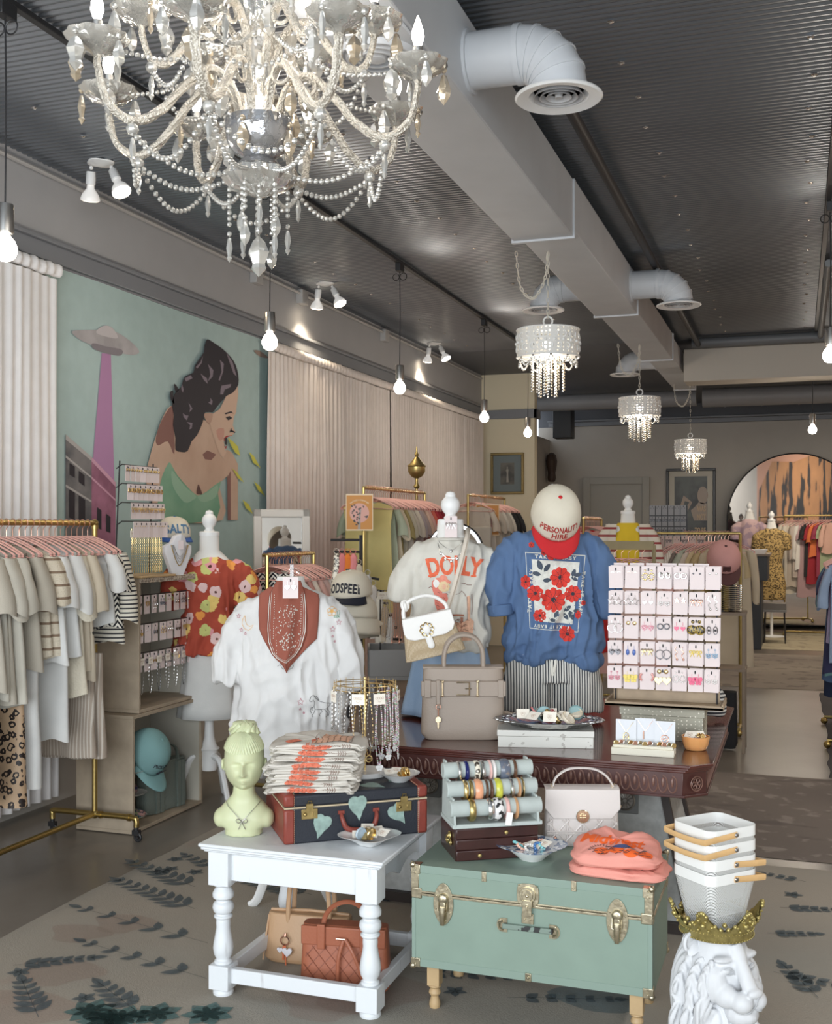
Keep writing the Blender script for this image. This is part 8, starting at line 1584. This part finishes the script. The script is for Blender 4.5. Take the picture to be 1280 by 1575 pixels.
def poster(lab, c, rz, w_, h_):
    t = thing('poster_sign', lab, 'sign', c, rz); m = B(); m.box(-w_/2,-.003,-h_/2,w_/2,.003,h_/2); m.build('cream_border', mat('sign_cream', (.80,.66,.46), .6), t); f = w_/.2
    def L(nm, shapes, mt_, y): m = B(); [m.add([(p[0]*f, y, p[1]*f) for p in s_[0]], [tuple(reversed(q)) for q in s_[1]]) for s_ in shapes]; m.build(nm, mt_, t, sm=0)
    L('orange_field', [poly2([(-.094,-.124),(.094,-.124),(.094,.124),(-.094,.124)])], mat('sign_orange', (.62,.28,.07), .6), -.0036); L('pink_disc', [poly2(disc2(0,-.005,.072,None,32))], mat('sign_pink', (.72,.40,.34), .6), -.0042)
    vs, fs = text2d('VINTAGE & DESIGNER', .0145, .0003, spacing=1.05); vs = [((.098+y)*sin(x/.098), (.098+y)*cos(x/.098)-.008) for x, y in vs]; L('lettering', [(vs, fs)], mat('sign_cream'), -.0046)
    m = B(); m.tube([(0,.004,h_/2),(0,.012,h_/2+.14)], .0015, 4); m.build('hanging_string', CREAMC, t); pl = [poly2([(-.012,-.124),(.008,-.124),(.008,-.04),(.014,.02),(.002,.03),(-.006,-.03)])]; L('stem_print', pl, mat('sign_grey', (.40,.36,.33), .6), -.0048); random.seed(2)
    lv_ = [poly2(disc2(-.022+.03*sin(i*1.3)*(.5+i/30), -.09+.0075*i, .0085, .0055, 8, i)) for i in range(20)]+[poly2([(-.07,.0),(-.05,-.012),(-.045,.0),(-.06,-.004)]), poly2([(.035,-.03),(.065,-.022),(.058,-.042),(.045,-.038)]), poly2([(.022,.05),(.032,.03),(.036,.045)])]; L('foliage_print', lv_, mat('sign_dark', (.08,.07,.07), .6), -.0052); return t
poster('orange sign with pink disc and stems pinned on the lemon yellow top', P(553, 788, 7.68), TH-.05, .19, .255); poster('second orange sign hanging behind black straps on the far left rack', PX(731, 800, -3.02)+V((.16,-.12,0)), TH, .23, .31)
m = B(); a_ = P(726, 800, 10.2); m.tube([P(718,795,10.15), P(733,762,10.2), P(737,762,10.2), P(748,805,10.15)], .009, 6); m.box(a_.x-.12,a_.y-.06,a_.z-.32,a_.x+.2,a_.y+.0,a_.z-.06); tag(voxel(m, .015, 3).build('hanging_tote', fab('grey_beige_cloth', (.42,.38,.33))), 'beige bag with black straps hanging before the second orange sign', 'bag')
MIR = mat('mirror_glass', (.80,.80,.80), .02, 1)
mp = P(440, 900, 7.3); t = thing('standing_mirror', 'white framed leaning mirror beside the lemon yellow top', 'mirror', (mp.x-.02, mp.y, 0), R(38), rx=-.03); zt = P(440, 783, 7.3).z; w_ = .19
for q in ((-w_,-.02,0,-w_+.055,.02,zt),(w_-.055,-.02,0,w_,.02,zt),(-w_,-.02,zt-.055,w_,.02,zt),(-w_,-.02,0,w_,.02,.08)): m = B(); m.box(*q); m.build('frame', mat('antique_white_frame', (.62,.59,.54), .5), t, bev=.008)
m = B(); m.box(-w_+.05,-.002,.05,w_-.05,.004,zt-.05); m.build('mirror_glass', MIR, t, sm=0)
# black tiered scarf stand
mp = P(548, 870, 6.9); t = thing('scarf_stand', 'black tiered stand with rings of scarves in front of the yellow top', 'display rack', (mp.x, mp.y, 0), TH)
m = B(); zt = P(553, 823, 6.9).z; m.tube([(.03,0,.02),(.03,0,zt)], .012, 8); m.lathe([(.16,0),(.16,.02),(0,.03)], 20); 
lv = []
for k in range(9):
    z = zt-.03-k*.075; x0 = -.16+.02*k if k < 3 else .03; x1 = .03 if k < 3 else .06+.028*k; m.tube([(x0, -.02*(k > 2), z),(x1, -.03*(k > 2), z-.02*(k > 2))], .008, 6); lv.append(((x0+x1)/2 if k < 3 else x1-.03, z))
m.build('stand_frame', BLACK, t); SCF = [('black and white spotted',mat('leopard_cream')),('pink',(.62,.20,.20)),('orange',(.72,.20,.03)),('coral and blue',(.70,.25,.25)),('sand',(.52,.44,.34)),('grey stripe',(.42,.40,.38)),('stone',(.50,.46,.42)),('cream',(.64,.60,.52)),('tan zigzag',(.45,.33,.22)),('pale grey',(.55,.53,.50))]
for k, (ds, c_) in enumerate(SCF):
    x = -.12+.035*k+(.02 if k > 4 else 0); z = zt-.10-(.065*max(0, k-3)); m = B(); m.torus((0,-.012,.0), .016, .002, 12, 4, 'y'); m.tube(smoothpts([(0,-.012,-.014),(.004,-.014,-.08),(-.01,-.02,-.2),(.006,-.016,-.34)], 5), [(.008,.01),(.014,.012)]+[(.022,.016)]*13+[(.028,.018)], 8, flat=(1,0,0))
    o = m.build('scarf', c_ if not isinstance(c_, tuple) else fab(ds.replace(' ','_')+'_scarf', c_)); o.location = t.location+kz@V((x,-.03-.008*k,z)); o.rotation_euler = (0,0,TH); tag(o, '%s scarf hanging on the black tiered stand' % ds, 'scarf')
# cap tree
mp = P(535, 920, 5.9); t = thing('cap_tree', 'dark stand of stacked caps behind the right shoulder of the white tee', 'display rack', (mp.x, mp.y, 0), TH); m = B(); m.tube([(0,.05,.02),(0,.05,1.38)], .014, 8); m.lathe([(.15,0),(.15,.02),(0,.03)], 20); m.build('pole', BLACK, t)
for k, (px, py, ds, bm_, tx) in enumerate(((541,915,'cream cap with navy brim reading GODSPEED, topmost on the cap tree',NAVT,[('GODSPEED', .052, .045, .002, .62)]),(548,950,'cream cap turned backwards, second on the cap tree',CRM,None),(552,975,'cream cap with open strap, lowest on the cap tree',CRM,None))):
    cap('baseball_cap', ds, P(px, py, 5.78), TH-.35 if k == 0 else TH+pi*.85, .12, CRM, bm_, tx, INK, CRM, s_=1.22, arc=1.4, L=.07, brimdn=1.0)
# rose necklaces and the grey console
gc0, gc1 = P(566, 1000, 5.75), P(650, 990, 5.9); t = thing('console_shelf', 'grey tray-topped console behind the gold ring stand', 'table', (gc0.x, gc0.y, 0), TH+.05); H_ = P(566, 1000, 5.75).z; m = B(); m.box(0,0,H_-.16,.46,.36,H_-.14); [m.box(*q) for q in ((0,0,H_-.14,.46,.012,H_),(0,.348,H_-.14,.46,.36,H_),(0,0,H_-.14,.012,.36,H_),(.448,0,H_-.14,.46,.36,H_))]; m.build('tray_top', mat('mid_grey_lacquer', (.27,.265,.26), .45), t, bev=.003)
for x in (.02,.44):
    for y in (.02,.34): m = B(); m.cbox(x,y,(H_-.16)/2,.03,.03,H_-.16); m.build('leg', mat('mid_grey_lacquer'), t)
t2 = thing('necklace_rack', 'black bar rack of rose gold necklaces left of the cream lettered tee', 'display rack', P(585, 990, 6.05), TH); zz = P(600, 908, 6.05).z-t2.location.z; m = B(); m.tube([(0,0,-.08),(0,0,zz),(.20,0,zz),(.20,0,-.08)], .004, 6); m.build('wire_frame', BLACK, t2)
for k in range(15): necklace('long %s necklace on the bar rack left of the cream tee' % ('silver bead' if k < 4 else 'rose gold' if k < 10 else 'thin gold'), t2.location+kz@V((.01+.0135*k,-.01,zz)), .26+.02*sin(k*2), .005, GREYM if k < 4 else ROSEG if k < 10 else GOLD, charm='c', group=('silver bead' if k < 4 else 'rose gold' if k < 10 else 'thin gold')+' necklaces on the bar rack', tagc=(k % 3 == 0), tang=(cos(TH), sin(TH)))
# brass lamp stand
mp = P(641, 730, 9.6); t = thing('brass_floor_lamp', 'antique brass urn-topped lamp stand in front of the blush curtains', 'lamp', (mp.x, mp.y, 0)); z0 = P(641, 752, 9.6).z; m = B(); m.lathe([(.14,0),(.14,.03),(.02,.06),(.012,.1),(.012,z0),(.03,z0+.02),(.014,z0+.05),(.014,z0+.10)], 20); m.build('stem', BRASS, t); m = B(); m.lathe([(.014,z0+.09),(.05,z0+.11),(.075,z0+.15),(.075,z0+.19),(.085,z0+.20),(.06,z0+.22),(.03,z0+.26),(.012,z0+.28),(.02,z0+.30),(.006,z0+.33),(.01,z0+.345),(0,z0+.38)], 24); m.build('urn', BRASS, t)
m = B(); m.torus((0,0,0), .20, .012, 40, 8, 'y'); t = thing('ring_light', 'white ring light glowing behind the left mannequin neck', 'lamp', P(700, 850, 8.2), TH-.3); m.build('led_ring', mat('led_strip', (1,1,1), .4, em=5, emc=(.85,.92,1)), t); m = B(); m.torus((0,.012,0), .203, .02, 40, 8, 'y'); m.tube([(0,.02,-.2),(0,.02,-t.location.z+.02)], .01, 8); m.lathe([(.12,0),(.12,.02),(0,.025)], 20, (0,.02,-t.location.z)); m.build('ring_body', BLACK, t)
# framed pictures
def picture(lab, a_, b_, y, frame, mats, arts, dep=.04, bw=.035, mw=.07):
    x0, x1, z0, z1 = a_.x, b_.x, b_.z, a_.z; t = thing('framed_picture', lab, 'picture', (x0, y, z0)); W_, H_ = x1-x0, z1-z0
    for q in ((0,-dep,0,W_,0,bw),(0,-dep,H_-bw,W_,0,H_),(0,-dep,bw,bw,0,H_-bw),(W_-bw,-dep,bw,W_,0,H_-bw)): m = B(); m.box(*q); m.build('frame', frame, t, bev=.006)
    m = B(); m.box(bw,-.012,bw,W_-bw,-.002,H_-bw); m.build('mount', mats, t, sm=0)
    for i, (nm, polys, mt_) in enumerate(arts): m = B(); [m.add([(bw+mw+(W_-2*bw-2*mw)*u, -.0135-.001*i, bw+mw+(H_-2*bw-2*mw)*v) for u, v in pl[0]], [tuple(reversed(f)) for f in pl[1]]) for pl in polys]; m.build(nm, mt_, t, sm=0)
sq = poly2([(0,0),(1,0),(1,1),(0,1)])
picture('gold and blue-grey framed picture of a pale standing figure on the cream partition', PY(755,697,14.58), PY(806,760,14.58), 14.6, mat('dull_gold_frame', (.28,.21,.09), .4, .6), mat('blue_grey_mount', (.20,.24,.25), .8), [('print', [sq], mat('dim_print', (.07,.07,.065), .5, pat=('soft',6,(.4,.6)), c2=(.18,.17,.15))), ('pale_figure', [poly2([(.42,.1),(.60,.1),(.56,.5),(.60,.68),(.53,.72),(.54,.82),(.46,.82),(.46,.72),(.40,.66),(.46,.5)])], mat('pale_print_figure', (.36,.34,.30), .5))], mw=.10)
def W2(txt, u, v, s_): vs, fs = text2d(txt, s_, s_*.04, align='RIGHT', sx=.85); return ([(u+x, v+y*.8) for x, y in vs], fs)
picture('large framed poster reading WAS NOT TO BE SUBTLE on the back wall', PY(1025,721,18.98), PY(1101,850,18.98), 19, mat('black_frame', (.03,.028,.026), .35), mat('cream_mount', (.60,.56,.48), .6), [('poster', [sq], mat('poster_dark', (.05,.048,.05), .4, pat=('soft',2,(.4,.6)), c2=(.13,.14,.13))), ('arms_print', [line2([(.05,.0),(.15,.45),(.30,.68),(.5,.62),(.30,.45),(.12,.1)], .09), poly2(disc2(.86,.72,.16,.13)), poly2([(.5,.5),(.62,.55),(.74,.62),(.98,.6),(1,.35),(.6,.35)])], mat('poster_tan', (.30,.20,.12), .3)), ('lettering', [W2('WAS',.95,.52,.14), W2('NOT',.95,.40,.14), W2('TO BE',.95,.20,.14), W2('SUBTLE',.95,.08,.14)], mat('poster_letter', (.55,.38,.22), .4))], bw=.045, mw=.09)
m = B(); p = PX(840, 718, -4.1); m.T = TR(-4.0, p.y, p.z); lo([(-.26,.05,.08,0),(-.2,.07,.10,0),(-.1,.06,.09,0),(0,.08,.12,0),(.1,.09,.14,0),(.2,.07,.11,0),(.24,.03,.05,0)], m, 16); tag(voxel(m, .015, 2).build('carved_mask', mat('dark_carved_wood', (.06,.035,.025), .5)), 'dark carved wooden mask on the wall behind the cap', 'sculpture')
# big arched mirror, turned a little toward the right wall where the tiger mural hangs
ctr = PY(1224, 800, 18.55); t = thing('arched_mirror', 'huge arched mirror leaning at the back wall behind the far clothes rack', 'mirror', (ctr.x, 18.6, 0), R(11)); R_ = 1.06; zc_ = ctr.z; pl = [(-R_,.05)]+[(R_, .05)]+[(R_*cos(q), zc_+R_*sin(q)) for q in [pi*i/40 for i in range(41)]]
m = B(); m.T = M(((1,0,0,0),(0,0,-1,0),(0,1,0,0),(0,0,0,1))); m.prism(pl, 0, .01); m.build('mirror_glass', MIR, t, sm=0); m = B(); m.tube([(x, -.008, z) for x, z in pl], .012, 6, closed=True); m.build('thin_frame', BLACK, t)
TIG = mat('tiger_orange_fur', (.55,.26,.10), .8, pat=('soft', 1.5, (.505,.53), (1,1.9,.55)), c2=(.02,.015,.012), var=.15, vs=2); t = thing('tiger_mural', 'striped tiger wall mural on the right wall, seen only in the arched mirror', 'mural', (3.58, 10.5, 0))
m = B(); m.box(-.01,-3.5,.9,0,3.5,3.5); m.build('peach_background', mat('peach_mural', (.66,.34,.22), .8), t); m = B(); m.T = M(((0,0,-1,-.012),(1,0,0,0),(0,1,0,0),(0,0,0,1))); m.prism([(-3.4,1.5),(-2.6,1.1),(-1.5,1.5),(.5,1.3),(2.2,1.7),(3.2,2.3),(2.6,3.1),(1.2,3.4),(-1,3.2),(-2.4,3.3),(-3.3,2.6)], 0, .01); m.build('tiger_body', TIG, t, sm=0)
# ---------------- right hand half of the back ----------------
q0, q1 = PY(1003,820,9.0), PY(1139,820,9.0); rack('slim gold rack of blush garments and earring cards behind the earring rack', 9.0, q0.x-.1, q1.x, q0.z, 'x', half=.2)
fill('the slim gold rack behind the earring rack', 9.0, q0.x+.25, q1.x-.08, q0.z, [('rose print', (.48,.28,.24)),('taupe stripe', PINS),('dark plaid', (.16,.12,.10)),('sage stripe', (.36,.36,.28)),('putty', (.52,.42,.34)),('gold beige', (.50,.38,.22)),('honey', (.46,.34,.18)),('sandy fur', (.52,.42,.30), .95, .4)], 'x', nh=14, rz=-pi/2+.35)
for r_ in range(3):
    for c_ in range(8): earcard('pale rose earring card clipped on the slim gold rack', (q0.x-.05+c_*.062, 8.97-.01*r_, q0.z-.07-.12*r_), 0, ('stud','bow')[c_ % 2], GM, .052, .095, 'earring cards on the slim gold rack', cm=mat('dusty_rose_card', (.46,.33,.29), .7))
GRC = mat('grey_card', (.30,.30,.31), .7); ge = PY(1028, 800, 10.2); t = thing('earring_stand', 'black stand of grey earring cards before the framed poster', 'display rack', (ge.x, 10.2, 0)); m = B(); m.tube([(0,.02,0),(0,.02,ge.z+.1)], .012, 8); m.lathe([(.2,0),(.2,.02),(0,.03)], 20); m.box(-.17,.005,ge.z-.16,.17,.02,ge.z+.13); m.build('stand_frame', BLACK, t)
for r_ in range(3):
    for c_ in range(6): earcard('grey earring card on the black stand before the framed poster', (ge.x-.14+c_*.055, 10.19, ge.z+.09-.10*r_), 0, ('stud','hoop','bigstud')[r_], GM, .048, .09, 'grey earring cards', cm=GRC)
PKC = fab('dusty_pink_twill', (.55,.28,.26)); BRT = fab('plum_brown_twill', (.08,.03,.03)); c_ = cap('baseball_cap', 'dusty pink cap with dark brim on a stand beside the gold rack', P(1113, 862, 7.9), TH-.1, .75, PKC, BRT, None, None, BRT, s_=1.35); m = B(); m.box(-.02,-.105,.02,.02,-.095,.052); m.build('square_patch', BRT, c_)
mp = P(1113, 900, 8.0); t = thing('display_bench', 'worn wooden side shelf with jars of bracelets under the pink cap', 'shelf', (mp.x, mp.y, 0), 0); zb = P(1113, 940, 8.0).z
for z in (zb, zb-.40): m = B(); m.box(-.16,-.14,z-.02,.16,.14,z); m.build('shelf_board', mat('worn_grey_wood', (.24,.18,.13), .6, var=.2), t)
for x in (-.145,.145):
    for y in (-.125,.125): m = B(); m.cbox(x,y,zb/2,.02,.02,zb); m.build('leg', mat('worn_grey_wood'), t)
m = B(); m.tube([(0,0,0),(0,0,P(1113,875,8.0).z-zb)], .012, 8); m.lathe([(.07,0),(.07,.012),(0,.016)], 20); tag(m.build('cap_stand', BLACK), 'thin stand holding the dusty pink cap', 'stand').location = (mp.x, mp.y, zb)
for k in range(6): x = -.11+.044*k; m = B(); [m.torus((0,0,.008+.014*j), .018, .005, 12, 5) for j in range(14)]; o = m.build('bracelet_stack', (BRASS,GM,SILVER)[k % 3]); o.location = (mp.x+x, mp.y-.06, zb); tag(o, 'tall stack of bangles on the worn wooden shelf below the pink cap', 'bracelet stack', 'bangle stacks on the wooden shelf')
m = B(); m.T = TR(mp.x-.02, mp.y-.02, .02); bagbody(m, .24, .16, .40, .8); tag(m.build('black_bag', fab('black_bag_cloth', (.015,.015,.017))), 'black bag on the floor under the worn wooden shelf', 'bag')
# wooden rail with red and blush pieces
q0, q1 = PY(918,838,7.0), PY(1006,836,7.0); rack('wooden railed rack just right of the blue tee', 7.0, q0.x, q1.x, q0.z, 'x', mat('olive_wood', (.30,.24,.13), .6, var=.2), half=.15); m = B(); m.box(q0.x,6.98,q0.z-.03,q1.x,7.02,q0.z+.025); tag(m.build('hook_board', mat('olive_wood')), 'olive wood hook board above the blush hangers right of the blue tee', 'rail'); fill('the wooden railed rack right of the blue tee', 7.0, q0.x+.05, q1.x-.05, q0.z-.02, [('bright red', (.60,.02,.03)),('scarlet', (.50,.02,.02)),('pastel pink', (.66,.38,.34)),('blush pink', (.66,.44,.38))], 'x', nh=6, rz=-pi/2+.15)
q0 = PY(893,798,9.7); rack('small gold rack between the blue tee and the striped cardigan', q0.x+.1, 9.3, 10.2, q0.z, half=.15); fill('the small rack behind the blue tee', q0.x+.1, 9.35, 10.1, q0.z, [('rose pink', (.62,.34,.30)),('vivid red', (.55,.02,.03)),('pale petal', (.70,.52,.46))], nh=10)
mp = P(966, 900, 8.8); t = thing('mannequin', 'white mannequin wearing the red striped cardigan behind the wooden rail', 'mannequin', (mp.x, mp.y, 0), TH-.2); m = B(); m.tube([(0,0,.02),(0,0,1.0)], .02, 10); m.lathe([(.17,0),(.17,.02),(0,.03)], 20); m.build('pole', WHITEP, t); zn = P(969, 800, 8.8).z
m = B(); lo([(.9,.13,.10,0),(1.1,.11,.09,0),(1.3,.15,.10,0),(1.58,.15,.08,0),(1.64,.06,.055,0),(zn+.06,.052,.05,0)], m, 24, .9); m.build('torso', SKINW, t); knobtop(t, 0, 0, zn+.07)
s = thing('yellow_tee', 'bright yellow tee under the striped cardigan', 't-shirt', t.location, TH-.2); m = B(); lo([(.85,.15,.12,-.01),(1.1,.14,.115,-.01),(1.5,.15,.11,-.01),(1.64,.08,.06,0)], m, 28, .9); m.build('shirt', fab('yellow_jersey', (.75,.52,.03)), s)
STC = fab('red_striped_knit', (.72,.66,.56), pat=('band','Z',17,.3), c2=(.30,.05,.05)); s = thing('striped_cardigan', 'cream cardigan with dark red stripes open over the yellow tee', 'cardigan', t.location, TH-.2)
for sg in (-1,1): m = B(); m.grid(lambda u, v, sg=sg: (lambda a: (sg*(.175+.01*sin(v*9))*cos(a), -.128*sin(a)*(.65+.35*min(1,v*5)), 1.63-.78*v))(-1.2+2.25*u), 16, 14); m.tube(smoothpts([(sg*.11,0,1.59),(sg*.19,0,1.50),(sg*.235,0,1.25),(sg*.22,-.05,1.05)], 5), [(.06,.06)]*8+[(.058,.058)]*8, 12); m.build('knit_half', STC, s, sm=80)
# counter, far mannequins, far bench and racks
a_, b_ = PY(1150,985,15.2), PY(1176,985,15.2); t = thing('sales_counter', 'dark slate sales counter with a projecting top at the back', 'counter', (a_.x, 15.2, 0)); DSL = mat('dark_slate_paint', (.035,.04,.048), .5); zc_ = PY(1160,852,15.2).z; m = B(); m.box(0,0,0,b_.x-a_.x-.04,.9,zc_-.35); m.build('counter_body', DSL, t, bev=.005); m = B(); m.box(-.02,-.05,zc_-.35,b_.x-a_.x+.04,.95,zc_-.03); m.build('drawer_band', DSL, t, bev=.005); m = B(); m.box(-.05,-.08,zc_-.03,b_.x-a_.x+.07,.98,zc_); m.build('countertop', mat('brown_countertop', (.18,.13,.09), .4), t)
m = B(); m.T = TR(a_.x+.1, 15.4, zc_+.0); [m.box(-.12+.01*i,-.1,.015*i,.12+.008*i,.1,.013+.015*i) for i in range(4)]; tag(m.build('paper_stack', CARDW), 'stack of white papers on the dark slate counter', 'paper stack')
def farform(lab, px, d, mt_, dl, w_=.17, z1=1.5, zb=.75, lab2='dress'):
    p = P(px, 800, d); t = thing('mannequin', lab, 'mannequin', (p.x, p.y, 0)); m = B(); m.tube([(0,0,.02),(0,0,1.2)], .02, 8); m.lathe([(.18,0),(.18,.02),(0,.03)], 18); m.build('stand', WHITEP, t); m = B(); lo([(1.2,.1,.08,0),(z1,.08,.06,0),(z1+.12,.05,.05,0)], m, 16); m.build('neck', SKINW, t); knobtop(t, 0, 0, z1+.14)
    s = thing('dress', dl, 'dress', t.location); m = B(); lo([(zb,w_*1.0,.15,0),(zb+.25,w_*1.02,.15,0),(1.1,w_*.72,.11,0),(1.32,w_*.9,.12,0),(z1-.03,w_*.85,.09,0),(z1+.02,.07,.06,0)], m, 28, .9); [m.tube([(sg*.12,0,z1-.05),(sg*.2,0,z1-.12),(sg*.22,0,z1-.3)], [.06,.08,.07], 12) for sg in (-1,1)]; voxel(m, .015, 4, .5, lambda co, n: n*.014*nz(co.x*14, co.y*9, co.z*2)).build('dress_cloth', mt_, s, sm=80)
farform('far mannequin wearing the golden leopard dress', 1187, 16.2, fab('golden_leopard', (.50,.34,.13), pat=('leo',38), c2=(.05,.03,.015)), 'golden leopard midi dress right of the dark counter', .20, 1.58, .55); farform('far mannequin wearing the lilac floral dress', 1153, 16.6, fab('lilac_floral', (.42,.30,.36), pat=('blot',9,.5), c2=(.60,.42,.42)), 'lilac floral dress behind the dark counter', .16, 1.72, .8)
p = P(1192, 945, 15.4); t = thing('grey_bench', 'grey bench with open metal legs right of the dark counter', 'bench', (p.x, p.y, 0)); m = B(); m.box(-.16,-.2,.44,.16,.2,.47); m.build('bench_top', mat('mid_grey_lacquer'), t); m = B(); [m.tube([(x,y,0),(x*.9,y,.44)], .01, 6) for x in (-.14,.14) for y in (-.18,.18)]; m.build('metal_legs', GM, t); m = B(); m.box(-.155,-.15,.471,.155,.12,.56); tag(m.build('grey_case', mat('warm_grey_case', (.22,.20,.18), .6), bev=.006), 'grey case lying on the far grey bench', 'case').location = (p.x, p.y, 0)
q0, q1 = PY(1207,793,17.4), PY(1300,793,17.4); rack('gold rack in front of the arched mirror', 17.4, q0.x, q1.x, q0.z, 'x', half=.2)
fill('the gold rack before the arched mirror', 17.4, q0.x+.08, q1.x-.1, q0.z, [('ivory long', (.62,.56,.46), 1.05, .3),('cream', (.66,.60,.50), .9, .5),('oat', (.55,.47,.38), .95, .3),('pale taupe', (.50,.42,.36), .8, .5),('chalk white', (.70,.66,.60), .7, .5),('mauve floral', (.40,.26,.26), 1.1, .2),('black maxi', (.02,.02,.02), .8, .2),('deep red', (.30,.02,.03), .9, .2),('orange floral', (.62,.16,.05), .5, .25),('berry', (.28,.04,.07), .8, .2),('sage green', (.32,.36,.22), .8, .2),('pink stripe', (.60,.36,.28), .45, .3)], 'x', nh=14, rz=-pi/2+.5, L0=.8, hl='copper hanger')
p = P(1206, 835, 16.9); m = B(); m.T = TR(p.x, p.y, p.z-.25); bagbody(m, .22, .1, .34, .9); m.tube([(-.07,0,.33),(0,0,.62),(.07,0,.33)], .01, 6); tag(m.build('dark_bag', fab('dark_plum_cloth', (.04,.02,.04))), 'dark plum bag hanging at the left end of the far gold rack', 'bag')
rack('right-hand rack of blue garments at the picture edge', .40, 8.55, 9.6, 1.46, half=.2); fill('the right-hand rack of blue garments', .40, 8.6, 9.55, 1.46, [('powder blue', (.28,.36,.50), .75, .3),('lilac print', (.38,.32,.46), .6, .3),('navy floral', (.05,.05,.12), .85, .2),('teal', (.05,.22,.26), .6, .3),('aqua', (.25,.45,.46), .9, .3),('denim', (.10,.16,.28), .95, .2),('periwinkle', (.28,.30,.50), .9, .3),('ink blue', (.02,.03,.07), 1.1, 0)], nh=10, W=.19)
